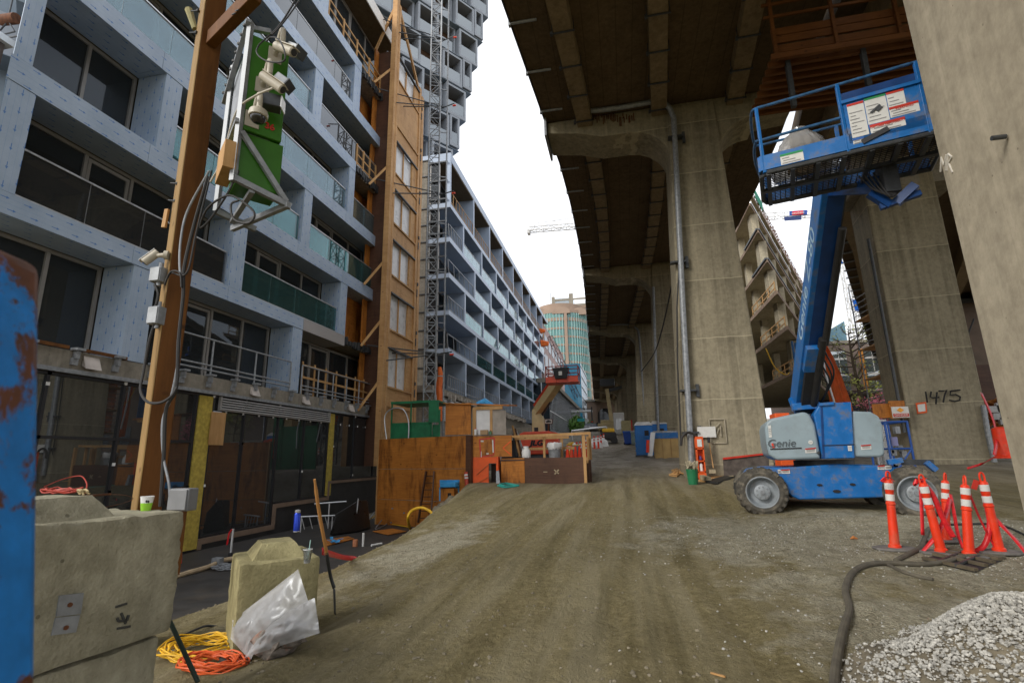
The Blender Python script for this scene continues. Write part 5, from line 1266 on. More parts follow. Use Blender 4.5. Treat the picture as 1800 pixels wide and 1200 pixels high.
# ---------------------------------------------------------------- timber pole with camera cabinet
pt = thing('timber_pole', 'square treated timber pole leaning slightly, with a cross arm', 'pole', (-4.5, 4.5, -.3))
def on(px, py, y=4.5): return Yp(px, py, y)
onr = lambda px, py: Yp(px, py, 4.72)
bl, bm_, br = on(236, 860), on(247, 860), onr(289, 860); tl, tm, tr2 = on(352, -10), on(364, -10), onr(401, -10)
def along(a, b, z): k = (z - a.z) / (b.z - a.z); return a + (b - a) * k
z0, z1 = -.35, 8.6; dpt = .30
L0, M0, R0, L1_, M1, R1_ = along(bl, tl, z0), along(bm_, tm, z0), along(br, tr2, z0), along(bl, tl, z1), along(bm_, tm, z1), along(br, tr2, z1)
R0 = V((R0.x, R0.y, R0.z)); bk = V((-.235, .155, 0))
m = MB(); m.hexa([M0, R0, R0 + bk, M0 + bk, M1, R1_, R1_ + bk, M1 + bk]); m.build('shaft', timber_m, pt, bev=.012)
# weathered left face, its lit tone in the colour, as a thin sawn skin of the same log
Lk = M0 + bk; Lk1 = M1 + bk; off = V((-.012, -.012, 0))
MB().hexa([M0 + off, M0 + V((.004, -.004, 0)), Lk + V((.002, 0, 0)), Lk + off, M1 + off, M1 + V((.004, -.004, 0)), Lk1 + V((.002, 0, 0)), Lk1 + off]).build('sawn_edge', tlight_m, pt, bev=.006)
a, b = on(372, 70, 4.6), on(452, -12, 4.15); MB().bar(a, b, .12, .2).build('cross_arm', timber_m, pt, bev=.008)
m = MB()
for x, y in ((336, 20), (333, 58)): q = on(x, y, 4.6); m.cyl(q, q + V((.14, -.01, -.035)), .009, 8).cyl(q + V((.11, -.01, -.03)), q + V((.13, -.01, -.034)), .022, 8)
for x, y in ((300, 322), (296, 352)): q = on(x, y, 4.6); m.cyl(q, q + V((.12, -.01, -.03)), .009, 8).cyl(q + V((.10, -.01, -.025)), q + V((.12, -.01, -.03)), .022, 8)
for x, y in ((408, 26), (414, 20), (428, 12)): q = on(x, y, 4.25); m.cyl(q, q + V((.09, -.05, -.05)), .008, 6)
m.build('bolt', steel_m, pt)
MB().bar(on(294, 368, 4.62), on(288, 400, 4.62), .05, .03, (0, 1, 0)).build('timber_cleat', lum_m, pt); MB().tube([on(332, 18, 4.65), on(343, 52, 4.65)], [.05, .035], 8).build('wedge', M('pale bark', (.35, .32, .16), .9), pt)

cb = thing('camera_cabinet', 'lime green surveillance cabinet numbered 36 strapped high on the timber pole', 'cabinet', (-4.1, 4.2, 5))
# front face lies toward the road; corners read from the picture at their own distances
pA = Yp(417, 226, 4.1); zbot = pA.z; pB = Zp(496, 239, zbot); pC = Zp(449, 271, zbot); ztop = Yp(436, 72, 4.1).z
pA.z = 0; pB = V((pB.x, pB.y, 0)); pC = V((pC.x, pC.y, 0)); pA = V((*Yp(425, 226, 4.0).xy, 0)); zbot = Yp(425, 226, 4.0).z; ztop = Yp(436, 62, 4.0).z; fdir = V((.62, .785, 0)).normalized(); side = V((-fdir.y, fdir.x, 0))
if side.y < 0: side = -side
rr0 = _ray(500, 190); rr0 = rr0.x / rr0.y; W_ = (rr0 * pA.y - pA.x) / (fdir.x - rr0 * fdir.y); D_ = .80
zb = lambda a, s_, z: pA + fdir * a + side * s_ + V((0, 0, z))
m = MB().hexa([zb(0, 0, zbot), zb(W_, 0, zbot), zb(W_, D_, zbot), zb(0, D_, zbot), zb(0, 0, ztop), zb(W_, 0, ztop), zb(W_, D_, ztop), zb(0, D_, ztop)]); m.build('body', lime_m, cb, bev=.01)
MB().hexa([zb(-.008, .03, zbot + .05), zb(-.004, .03, zbot + .05), zb(-.004, D_ - .03, zbot + .05), zb(-.008, D_ - .03, zbot + .05), zb(-.008, .03, ztop - .06), zb(-.004, .03, ztop - .06), zb(-.004, D_ - .03, ztop - .06), zb(-.008, D_ - .03, ztop - .06)]).build('side_panel', fog_m, cb)
m = MB()
for a, s_ in ((-.03, -.02), (-.03, D_)): m.bar(zb(a, s_, zbot - .62), zb(a, s_, ztop + .12), .05)
m.bar(zb(-.06, -.06, ztop + .1), zb(-.06, D_ + .2, ztop - .28), .05); m.bar(zb(-.03, 0, ztop + .06), zb(W_ * .45, 0, ztop + .13), .05); m.bar(zb(-.05, -.05, zbot + .05), zb(-.05, D_ + .1, zbot - .1), .05)
m.bar(zb(-.03, -.02, zbot - .58), zb(W_ + .15, -.02, zbot - .72), .05, .06); m.bar(zb(-.03, D_, zbot - .62), zb(W_ + .0, D_, zbot - .72), .05, .06); m.bar(zb(W_ + .12, -.05, zbot - .72), zb(W_ * .4, D_ + .05, zbot - .76), .05, .06); m.bar(zb(.0, -.02, zbot - .05), zb(W_ + .1, -.02, zbot - .68), .05); m.bar(zb(W_ * .4, -.02, zbot - .66), zb(W_ * .35, D_, zbot - .7), .05)
m.build('strut_frame', galv_m, cb)
hl = MB()
for i in range(9): hl.box(*sum([[q - .012, q + .012] for q in zb(-.087, lerp(.0, D_ + .12, i / 8), ztop + lerp(.06, -.2, i / 8))], []))
hl.build('strut_slot', blk_m, cb)
m = MB().hexa([zb(.0, .02, zbot - .6), zb(.42, .02, zbot - .6), zb(.42, .36, zbot - .6), zb(.0, .36, zbot - .6), zb(.0, .02, zbot - .02), zb(.42, .02, zbot - .02), zb(.42, .36, zbot - .02), zb(.0, .36, zbot - .02)]); m.build('lower_box', lime_m, cb, bev=.008)
MB().hexa([zb(-.14, -.05, zbot - .5), zb(-.02, -.05, zbot - .5), zb(-.02, .3, zbot - .55), zb(-.14, .3, zbot - .55), zb(-.14, -.05, zbot - .2), zb(-.02, -.05, zbot - .2), zb(-.02, .3, zbot - .2), zb(-.14, .3, zbot - .2)]).build('timber_pad', lum_m, cb, bev=.004)
MB().hexa([zb(.05, .05, zbot - .08), zb(W_ - .1, .05, zbot - .08), zb(W_ - .1, .3, zbot - .08), zb(.05, .3, zbot - .08), zb(.05, .05, zbot), zb(W_ - .1, .05, zbot), zb(W_ - .1, .3, zbot), zb(.05, .3, zbot)]).build('underside_lamp', galv_m, cb)
text('cabinet_number', '36', .10, zb(W_ - .13, -.008, zbot + .13), fdir, (0, 0, 1), red_m, cb, bold=.003)
out = -side
def bracket_camera(a, z, aim, kind):
    w0 = zb(a, 0, z)
    MB().hexa([w0 + fdir * x + V((0, 0, y)) + out * o_ for o_ in (.0, .012) for x, y in ((-.07, -.09), (.07, -.09), (.07, .09), (-.07, .09))]).build('mount_plate', cam_m, cb, bev=.004)
    g_ = [w0, w0 + out * .1 + V((0, 0, .05)), w0 + out * .18 + V((0, 0, .14)), w0 + out * .26 + V((0, 0, .14)), w0 + out * .29 + V((0, 0, .05)), w0 + out * .29 + V((0, 0, -.04))]
    MB().tube(spline(g_, 6), .028, 12).build('gooseneck', cam_m, cb)
    e = w0 + out * .29 + V((0, 0, -.05))
    if kind == 'dome':
        MB().lathe(e, [(0, .03), (.03, .03), (.05, .0), (.085, -.02), (.092, -.05), (.09, -.085), (.084, -.09), (0, -.09)], 24).build('dome_housing', cam_m, cb)
        MB().lathe(e, [(.075, -.088)] + [(.075 * math.cos(rad(i * 10)), -.088 - .07 * math.sin(rad(i * 10))) for i in range(1, 10)], 24).build('dome_lens', M('smoked dome', (.012, .012, .014), .05, 0, 0, 1, 0, spec=.8), cb)
    else:
        A_ = V(aim).normalized(); e2 = e - V((0, 0, .06)); MB().cyl(e, e2, .024, 10).build('knuckle', cam_m, cb)
        MB().tube([e2 - A_ * .09, e2 - A_ * .088, e2 + A_ * .19, e2 + A_ * .2], [.045, .05, .05, .042], 16).build('bullet_housing', cam_m, cb)
        MB().cyl(e2 + A_ * .198, e2 + A_ * .204, .036, 16).build('lens', blk_m, cb); u_ = A_.orthogonal()
        MB().bar(e2 + V((0, 0, .055)) - A_ * .06, e2 + V((0, 0, .055)) + A_ * .24, .1, .008).build('sun_shade', cam_m, cb)
        f0 = e + fdir * .12 + V((0, 0, -.02)); MB().bar(f0 - A_ * .05, f0 + A_ * .1, .14, .1).build('infrared_lamp', galv_m, cb, bev=.008); MB().bar(f0 + A_ * .1, f0 + A_ * .112, .15, .11).build('lamp_face', steel_m, cb)
bracket_camera(W_ * .62, ztop - .14, (.85, -.1, -.55), 'bullet'); bracket_camera(W_ * .38, lerp(zbot, ztop, .5), (.75, .15, -.6), 'bullet'); bracket_camera(W_ * .22, zbot + .14, None, 'dome')
f0 = zb(W_ * .62, -.2, zbot + .28); MB().bar(f0 - fdir * .12 - out * .02, f0 + fdir * .06 + out * .03, .14, .14).build('flood_lamp', steel_m, cb, bev=.01)
fa = (fdir * .9 + out * .3).normalized(); MB().bar(f0 + fdir * .07 + out * .04, f0 + fdir * .078 + out * .045, .13, .13).build('flood_lens', M('lit lamp lens', (.8, .82, .85), .15), cb)
def cable(pts, r, mat, label, name='cable'):
    o = MB().tube(spline(pts, 8), r, 7).build(name, mat); return tag(o, label, 'cable', 'cables on the timber pole')
cable([on(368, 300, 4.25), on(330, 370, 4.35), on(318, 420, 4.35), on(316, 470, 4.35), on(322, 510, 4.36), on(318, 560, 4.37), on(312, 640, 4.38), on(300, 700, 4.4), on(286, 740, 4.4), on(287, 800, 4.4), on(297, 850, 4.4), on(299, 890, 4.4)], .012, galv_m, 'grey conduit looping down the right face of the timber pole')
cable([on(366, 310, 4.24), on(340, 400, 4.33), on(324, 470, 4.34), on(322, 520, 4.35), on(314, 600, 4.36), on(310, 680, 4.37), on(292, 720, 4.38), on(288, 800, 4.4), on(282, 890, 4.4)], .018, blk_m, 'thick black cable down the right face of the timber pole')
cable([on(372, 300, 4.2), on(345, 410, 4.31), on(328, 480, 4.32), on(300, 480, 4.33), on(290, 500, 4.33), on(300, 478, 4.3), on(316, 480, 4.31), on(319, 505, 4.32)], .01, blk_m, 'black cable crossing the pole face below the camera')
cable([on(275, 560, 4.45), on(262, 600, 4.45), on(252, 655, 4.4), on(247, 685, 4.35), on(258, 705, 4.3), on(280, 708, 4.28), on(300, 697, 4.3), on(311, 680, 4.33)], .014, blk_m, 'ribbed black conduit drooping in a loop round the pole')
cable([on(420, 300, 4.0), on(400, 340, 4.0), on(370, 385, 4.05), on(352, 400, 4.1), on(362, 370, 4.0), on(385, 350, 3.95), on(410, 345, 3.95), on(446, 372, 3.95), on(438, 392, 3.95), on(412, 386, 3.95), on(406, 360, 3.95), on(420, 352, 3.95)], .011, blk_m, 'black cable coiled beneath the lime cabinet')
cable([on(476, 62, 3.9), on(495, 40, 4.0), on(520, 0, 4.2), on(545, -40, 4.4)], .01, blk_m, 'pair of overhead cables rising from the cabinet'); cable([on(478, 62, 3.9), on(500, 38, 4.0), on(527, 0, 4.2), on(552, -40, 4.4)], .008, blk_m, 'pair of overhead cables rising from the cabinet')
cable([on(474, 62, 3.9), on(455, 80, 3.85), on(452, 95, 3.8), on(470, 108, 3.75), on(498, 108, 3.6), on(500, 90, 3.6), on(490, 70, 3.7), on(476, 66, 3.8), on(468, 74, 3.8)], .008, blk_m, 'thin black cable looped over the top camera')
cable([on(480, 155, 3.6), on(450, 168, 3.8), on(420, 190, 4.0), on(404, 230, 4.1), on(392, 280, 4.15), on(370, 320, 4.2)], .011, cam_m, 'pale grey cable sweeping down from the cameras')
# bullet camera and boxes low on the pole
t = thing('security_camera', 'beige bullet security camera on the left of the timber pole', 'camera', on(284, 450, 4.45)); q = on(291, 448, 4.45)
MB().cyl(q + V((.02, .02, 0)), q + V((-.015, 0, 0)), .05, 16).build('mount', cam_m, t); MB().tube([q, q + V((-.06, -.02, -.01)), q + V((-.12, -.03, .0))], .024, 10).build('arm', cam_m, t)
A_ = V((-.55, -.35, -.75)).normalized(); e = q + V((-.12, -.03, 0)); MB().tube([e - A_ * .05, e - A_ * .045, e + A_ * .13, e + A_ * .135], [.04, .045, .045, .038], 16).build('housing', cam_m, t); MB().cyl(e + A_ * .132, e + A_ * .139, .034, 14).build('lens', blk_m, t); MB().bar(e - A_ * .04 + V((-.03, 0, .035)), e + A_ * .16 + V((-.03, 0, .035)), .1, .008).build('sun_shade', whit_m, t)
def jbox(px, py, w, h, label):
    q = on(px, py, 4.42); t = thing('junction_box', label, 'junction box', q, 'grey junction boxes on the pole'); MB().box(q.x - w, q.x + w * .7, q.y, q.y + .12, q.z - h, q.z + h).build('body', galv_m, t, bev=.008); MB().box(q.x - w * .9, q.x + w * .6, q.y - .012, q.y - .001, q.z - h * .9, q.z + h * .9).build('lid', galv_m, t); MB().cyl(q + V((.0, .05, h)), q + V((0, .05, h + .06)), .024, 10).cyl(q + V((.0, .05, -h - .04)), q + V((0, .05, -h)), .024, 10).build('gland', galv_m, t)
jbox(274, 481, .08, .085, 'grey junction box just under the bullet camera'); jbox(270, 553, .08, .10, 'grey junction box lower on the pole with a steel gland')
cable([on(272, 500, 4.44), on(278, 515, 4.44), on(276, 530, 4.44), on(273, 540, 4.44)], .014, blk_m, 'short black conduit between the two junction boxes')
q0, q1 = on(293, 898, 4.3), on(333, 858, 4.3); t = thing('meter_box', 'flat grey plastic meter box behind the paper cup', 'meter box', q0); MB().box(q0.x, q1.x, 4.3, 4.42, q0.z, q1.z).build('body', M('box grey', (.17, .175, .18), .4), t, bev=.012); MB().box(q0.x + .01, q1.x - .012, 4.285, 4.298, q0.z + .012, q1.z - .012).build('lid', M('box lid grey', (.21, .215, .22), .35), t, bev=.004); MB().box(q0.x - .01, q0.x + .04, 4.36, 4.5, q0.z - .6, q1.z - .1).build('back_strap', timber_m, t)
# ---------------------------------------------------------------- blue articulated boom lift
Lc = Yp(1341, 870, 12.7); Rc = Yp(1612, 862, 12.25); GR = .53
e1 = V((Rc.x - Lc.x, Rc.y - Lc.y, 0)); WB = e1.length; e1.normalize(); e2 = V((-e1.y, e1.x, 0)); gz0 = (Lc.z + Rc.z) / 2 - GR
O = V((Lc.x, Lc.y, gz0))
G = lambda a, b, z: O + e1 * a + e2 * b + V((0, 0, z))
def GP(px, py, b):
    d_ = _ray(px, py); p0 = O + e2 * b; t_ = (p0 - V((0, 0, EYE))).dot(e2) / d_.dot(e2); return V((0, 0, EYE)) + d_ * t_
gl = thing('boom_lift', 'big blue articulating boom lift with grey hoods parked on gravel', 'boom lift', (O.x + e1.x * 1.5, O.y + 1, gz0))
def wheel(a, b, s):   # s = -1 faces the camera
    c = G(a, b, GR); ax = e2 * s
    prof = [(.33, -.02), (.40, .0), (.47, -.03), (.515, -.09), (.53, -.14), (.53, -.32), (.5, -.4), (.36, -.42)]
    t_ = MB().lathe(c, prof, 40, ax)
    for i in range(22):
        an = i / 22 * 2 * math.pi; u = e1 * math.cos(an) + V((0, 0, 1)) * math.sin(an); v = e1 * -math.sin(an) + V((0, 0, 1)) * math.cos(an)
        t_.hexa([c + u * .44 + v * -.045 + ax * -.012, c + u * .44 + v * .03 + ax * -.012, c + u * .525 + v * .05 - ax * .23, c + u * .525 + v * -.03 - ax * .23, c + u * .505 + v * -.045 + ax * -.022, c + u * .505 + v * .03 + ax * -.022, c + u * .548 + v * .05 - ax * .22, c + u * .548 + v * -.03 - ax * .22])
    w = t_.build('wheel', tyre_m, gl)
    MB().lathe(c, [(.345, -.015), (.33, .0), (.315, -.01), (.30, -.10), (.25, -.17), (.17, -.17), (.165, -.06), (.15, -.05), (.0, -.045)], 36, ax).build('rim', rim_m, w)
    nb = MB()
    for i in range(9): an = i / 9 * 6.283; q = c + (e1 * math.cos(an) + V((0, 0, 1)) * math.sin(an)) * .12; nb.cyl(q - ax * .06, q - ax * .03, .016, 6)
    nb.cyl(c - ax * .06, c - ax * .02, .045, 10); nb.build('wheel_nut', galv_m, w)
wheel(0, 0, -1); wheel(WB, 0, -1); wheel(0, 2.4, 1); wheel(WB, 2.4, 1)
sidep = [(1308, 838), (1318, 826), (1345, 822), (1400, 820), (1470, 815), (1560, 818), (1640, 832), (1642, 842), (1590, 850), (1562, 874), (1405, 878), (1392, 872), (1370, 850), (1312, 848)]
MB().prism([GP(x, y, .30) for x, y in sidep], e2 * 1.85).build('chassis', gen_m, gl, bev=.03)
for x, y in ((1441, 852), (1499, 851)):
    q = GP(x, y, .28); MB().prism([q + e1 * (.055 * math.cos(i * .524)) + V((0, 0, .026 * math.sin(i * .524))) for i in range(12)], e2 * .03).build('lifting_hole', ink_m, gl)
q = GP(1471, 863, .28); MB().prism([q + e1 * (.075 * math.cos(i * .524)) + V((0, 0, .034 * math.sin(i * .524))) for i in range(12)], e2 * .03).build('lifting_hole', ink_m, gl)
MB().bar(GP(1585, 812, .5), GP(1640, 812, .5), .12).build('steering_cylinder', steel_m, gl); MB().bar(GP(1560, 812, .25), GP(1585, 808, .25), .16, .1).bar(GP(1628, 812, .3), GP(1645, 826, .3), .14, .1).build('axle_bracket', gen_m, gl)
MB().box(O.x - .25, O.x + WB + .25, O.y + .6, O.y + 1.8, gz0 + .38, gz0 + .66).build('axle', steel_m, gl)
MB().cyl(G(1.45, 1.2, .98), G(1.45, 1.2, 1.2), .62, 28).build('turntable_ring', steel_m, gl)
lh = [(1344, 752), (1347, 742), (1356, 735), (1414, 723), (1424, 728), (1433, 745), (1438, 770), (1444, 806), (1366, 809), (1352, 800), (1347, 780)]
MB().prism([GP(x, y, .12) for x, y in lh], e2 * 1.7).build('engine_hood', cover_m, gl, bev=.09, seg=5)
rh = [(1497, 722), (1530, 723), (1545, 731), (1552, 748), (1556, 798), (1549, 803), (1497, 803)]
MB().prism([GP(x, y, .12) for x, y in rh], e2 * 1.7).build('engine_hood', cover_m, gl, bev=.09, seg=5)
cp = [(1430, 728), (1437, 716), (1442, 709), (1496, 706), (1503, 805), (1446, 806), (1440, 770)]
tu = MB().prism([GP(x, y, .05) for x, y in cp], e2 * 1.5).build('turret', gen_m, gl, bev=.02)
MB().prism([GP(x, y, .035) for x, y in ((1446, 782), (1502, 780), (1502.5, 781.5), (1446, 783.5))], e2 * .02).build('turret_seam', ink_m, tu)
MB().prism([GP(x, y, .04) for x, y in ((1442, 711), (1446, 711), (1450, 806), (1446, 806))], e2 * .02).build('turret_edge', gend_m, tu)
MB().prism([GP(x, y, .0) for x, y in ((1440, 708), (1466, 706), (1466, 711), (1440, 713))], e2 * .4).build('turret_lid', gen_m, tu)
def sticker(pts, b, hdr=None, lines=3, nm='warning_label'):
    P4 = [GP(x, y, b) for x, y in pts]; o = MB().prism(P4, e2 * .01).build(nm, paper_m, gl); mk = MB()
    for i in range(lines): 
        t0 = .3 + .6 * i / max(1, lines); A = P4[0].lerp(P4[3], t0) - e2 * .003; B = P4[1].lerp(P4[2], t0) - e2 * .003; mk.bar(A.lerp(B, .1), A.lerp(B, .9), .008, .006)
    if lines: mk.build('print', steel_m, o)
    if hdr: MB().prism([P4[0] - e2 * .004, P4[1] - e2 * .004, P4[1].lerp(P4[2], .25) - e2 * .004, P4[0].lerp(P4[3], .25) - e2 * .004], e2 * .003).build('print_header', hdr, o)
sticker(((1415, 788), (1434, 786), (1435, 795), (1416, 796)), .108, red_m); sticker(((1513, 782), (1531, 780.5), (1532, 789), (1514, 790)), .108, red_m)
sticker(((1367, 825), (1372, 825), (1373, 831), (1368, 832)), .285); sticker(((1373, 825), (1388, 824), (1389, 832), (1374, 832)), .285, red_m); sticker(((1543, 818), (1555, 817), (1555, 825), (1543, 825)), .285, red_m); sticker(((1556, 818), (1567, 818), (1567, 824), (1556, 825)), .285)
sticker(((1350, 748), (1355, 747), (1357, 768), (1352, 769)), .108, None, 4)
MB().prism([GP(x, y, .105) for x, y in ((1356, 779), (1360, 778), (1362, 786), (1358, 787))], e2 * .01).build('orange_label', oran_m, gl)
q = GP(1425, 777, .106); MB().cyl(q, q + e2 * .01, .045, 16).build('round_label', paper_m, gl); MB().bar(q - e1 * .03 - e2 * .003, q + e1 * .03 - e2 * .003, .016, .004).build('label_print', ink_m, gl)
MB().prism([GP(x, y, .104) for x, y in ((1354, 788), (1409, 786), (1409, 788), (1354, 790))], e2 * .012).build('hood_slot', ink_m, gl)
MB().bar(GP(1437, 794, .09), GP(1440, 797, .09), .05, .06).build('hood_latch', steel_m, gl)
text('hood_lettering', 'Genie', .24, GP(1372.5, 779, .100), e1, (0, 0, 1), M('hood lettering', (.08, .10, .11), .5), gl, shear=.25, ext=.001)
sticker(((1490, 783), (1497, 783), (1498, 792), (1491, 792)), .03, None, 2)
# boom
bb_ = Yp(1408, 716, 13.3); bt_ = Yp(1459, 322, 9.3); da = (bt_ - bb_).normalized()
bm1 = MB().bar(bb_, bt_, .38, .46).build('boom', gen_m, gl, bev=.012)
rr_ = da.cross(V((0, 0, 1))).normalized(); ff = rr_.cross(da).normalized()
if ff.y > 0: ff = -ff
rr2 = rr_ if rr_.x > 0 else -rr_
MB().bar(bb_ + da * .9 + ff * .232 + rr2 * .05, bt_ - da * .02 + ff * .232 + rr2 * .05, .27, .012, ff).build('boom_underside_plate', gend_m, bm1)  # dark layer over the boom underside, shade painted as colour
MB().bar(bb_ + da * 1.0 + rr2 * .202, bt_ + rr2 * .202, .03, .44).build('boom_side_strip', steel_m, bm1)
for s_, w_, r_ in ((da * 2.05 + ff * .3 + rr2 * .20, 2.6, .07), (da * .3 + ff * .32 + rr2 * .14, 1.9, .085)): MB().cyl(bb_ + s_, bb_ + s_ + da * w_, r_, 12).build('lift_cylinder', blk_m, gl)
MB().bar(bb_ + da * 1.35 + ff * .28, bb_ + da * 2.0 + ff * .30, .3, .14).build('boom_knuckle', gen_m, gl, bev=.01)
MB().bar(bb_ + da * .15 + ff * .3 + rr2 * .02, bb_ + da * 1.35 + ff * .3 + rr2 * .02, .26, .1).build('boom_hose_tray', blk_m, gl)
m = MB()
for i in range(4): m.tube(spline([bb_ + da * (1.3 + .2 * i) + ff * .33 + rr2 * .2, bb_ + da * (1.0 + .1 * i) + ff * .4 + rr2 * (.33 + .03 * i), bb_ + da * .4 + ff * .3 + rr2 * .3], 6), .018, 6)
m.build('hydraulic_hose', blk_m, gl)
for px in (1389, 1396, 1403):
    MB().bar(GP(px, 700, .6), GP(px + 6, 716, .5), .06, .1).build('pivot_link', gen_m, gl)
MB().bar(GP(1392, 716, .4), GP(1440, 712, .4), .3, .16).build('pivot_base', gen_m, gl, bev=.015)
a = bb_ + da * ((bt_ - bb_).length * .28) - rr2 * .236; b_ = bb_ + da * ((bt_ - bb_).length * .62) - rr2 * .236
text('boom_lettering', 'Genie Z-80', .44, bb_ + da * ((bt_ - bb_).length * .60) - rr2 * .1925, da, ff * -1 if ff.dot(V((0, -1, 0))) < 0 else -ff, M('boom lettering', (.42, .58, .68), .5), gl, shear=.2, ext=.001, sx=1.25)
# work platform
PZ = 5.75
A0 = Zp(1338, 306, PZ); B0 = Zp(1632, 236, PZ); u1 = V((B0.x - A0.x, B0.y - A0.y, 0)); PL = u1.length * 1.12; u1.normalize(); u2 = V((-u1.y, u1.x, 0)); PD = 1.12
K = lambda a, b, z: A0 + u1 * a + u2 * b + V((0, 0, z))
fl = MB()
rim_ = [K(.0, .18, 0), K(0, PD - .18, 0), K(.05, PD - .05, 0), K(.18, PD, 0), K(PL, PD, 0), K(PL, 0, 0), K(.1, 0, 0), K(.0, .1, 0), K(.0, .18, 0)]
fl.tube(rim_, .035, 8)
for i in range(7): fl.bar(K(.1 + PL * i / 7, 0, -.02), K(.1 + PL * i / 7, PD, -.02), .06, .05)
fl.bar(K(0, PD * .5, -.03), K(PL, PD * .5, -.03), .08, .05).build('platform_frame', steel_m, gl)
m = MB()
for i in range(20): m.bar(K(.02, PD * (i + .5) / 20, .03), K(PL, PD * (i + .5) / 20, .03), .012, .01)
for i in range(30): m.bar(K(.03 + PL * i / 30, .02, .035), K(.03 + PL * i / 30, PD - .02, .035), .012, .01)
m.build('platform_mesh', M('dark rusty grating', (.05, .045, .045), .6, .3, .4, 7, .1), gl)
MB().bar(K(0, -.01, .16), K(PL, -.01, .16), .03, .24).bar(K(-.01, .0, .16), K(-.01, PD, .16), .03, .24).bar(K(0, PD, .16), K(PL, PD, .16), .03, .24).build('toe_board', gen_m, gl)
R1 = 1.12; wl = M('worn blue rail', (.03, .11, .24), .45, .1, .35, 12, .1, dirt=.5, dirtcol=(.08, .06, .05), dscale=14)
def rail(pts, r=.022): return MB().tube(spline(pts, 5), r, 8).build('guard_rail', wl, gl)
rail([K(.05, PD, R1), K(-.02, PD - .1, R1), K(-.04, .5, R1), K(-.02, .1, R1), K(.06, 0, R1), K(.3, 0, R1), K(PL, 0, R1)]); rail([K(0, PD, .56), K(-.05, .6, .56), K(-.02, .06, .56), K(.15, 0, .56), K(1.2, 0, .58)])
rail([K(.05, PD, R1), K(1.2, PD, R1), K(PL, PD, R1)]); rail([K(.05, PD, .6), K(PL, PD, .6)])
for a in (.05, 1.13, 2.06): MB().bar(K(a, -.0, 0), K(a, 0, R1), .045, .05).build('rail_post', gen_m, gl, bev=.006)
for a in (.08, 1.2, 2.1): MB().bar(K(a, PD, 0), K(a, PD, R1), .045).build('rail_post', gen_m, gl)
MB().bar(K(1.16, -.015, .46), K(2.05, -.015, .46), .02, .66).bar(K(1.14, -.03, .79), K(2.06, -.03, .79), .05, .05).build('front_panel', gen_m, gl)
MB().bar(K(1.15, .28, .9), K(2.2, .28, .9), .05, .44).build('control_box', gend_m, gl)
for i in range(5): MB().cyl(K(1.3 + i * .17, .02, .80), K(1.3 + i * .17, .02, .86), .014, 8).build('switch', ink_m, gl)
def pstick(a0, a1, z0, z1, hdr=None, n=4, tri=False):
    q = [K(a0, -.028, z0), K(a1, -.028, z0), K(a1, -.028, z1), K(a0, -.028, z1)]; o = MB().prism(q, u2 * .003).build('instruction_sheet', paper_m, gl); mk = MB()
    for i in range(n):
        z = lerp(z0, z1, .12 + .7 * i / n); x0 = lerp(a0, a1, .06 + .05 * (i % 2)); mk.bar(K(x0, -.03, z), K(lerp(x0, a1, .85 - .25 * ((i * 7) % 3)), -.03, z), .004, .012)
    mk.build('print', M('grey print', (.25, .25, .25), .7), o)
    if hdr: MB().bar(K(a0, -.031, z1 - .018), K(a1, -.031, z1 - .018), .004, .034).build('print_header', hdr, o)
pstick(1.2, 1.4, .2, .74, red_m, 7); pstick(1.41, 1.66, .34, .76, M('print green', (.02, .25, .08), .6), 5); pstick(1.67, 1.87, .52, .76, red_m, 3); pstick(1.67, 2.0, .36, .52, red_m, 3); pstick(1.42, 1.82, .2, .33, red_m, 2); pstick(1.2, 1.33, .1, .19, M('print blue', (.03, .12, .4), .6), 2)
pstick(.28, .58, .05, .22, M('print green', (.02, .25, .08), .6), 3)
q = K(1.53, -.032, .55); MB().bar(q - u1 * .07 + V((0, 0, -.04)), q + u1 * .05 + V((0, 0, .05)), .02, .03).bar(q + V((0, 0, -.03)), q + u1 * .06 + V((0, 0, .02)), .02, .05).build('lift_pictogram', steel_m, gl)
text('warning_lettering', 'CUSTOMER RESPONSIBILITY', .032, K(1.62, -.0315, .285), u1, (0, 0, 1), red_m, gl, ext=.0005, bold=.0008)
text('warning_lettering', 'WARNING', .042, K(1.84, -.0315, .475), u1, (0, 0, 1), red_m, gl, ext=.0005, bold=.001)
jb = [bt_ + da * .05, K(1.2, .55, -.3), K(1.75, .6, -.34)]
MB().bar(bt_ - da * .1, K(1.6, .75, -.25), .22, .26).build('jib', gend_m, gl, bev=.01); MB().bar(K(1.65, .7, -.45), K(1.65, .7, .0), .2, .24).build('rotator', steel_m, gl); MB().bar(K(1.4, .65, -.38), K(1.62, .7, -.62), .1, .12).bar(K(1.95, .65, -.4), K(1.7, .7, -.6), .1, .12).bar(K(1.5, .7, -.62), K(2.0, .7, -.52), .09, .08).build('rotator_link', gend_m, gl)
m = MB()
for i in range(4): m.tube(spline([K(1.3 + .06 * i, .6, -.1), K(1.45 + .05 * i, .55, -.4 - .04 * i), K(1.7, .6, -.5)], 6), .014, 6)
m.build('hydraulic_hose', blk_m, gl)
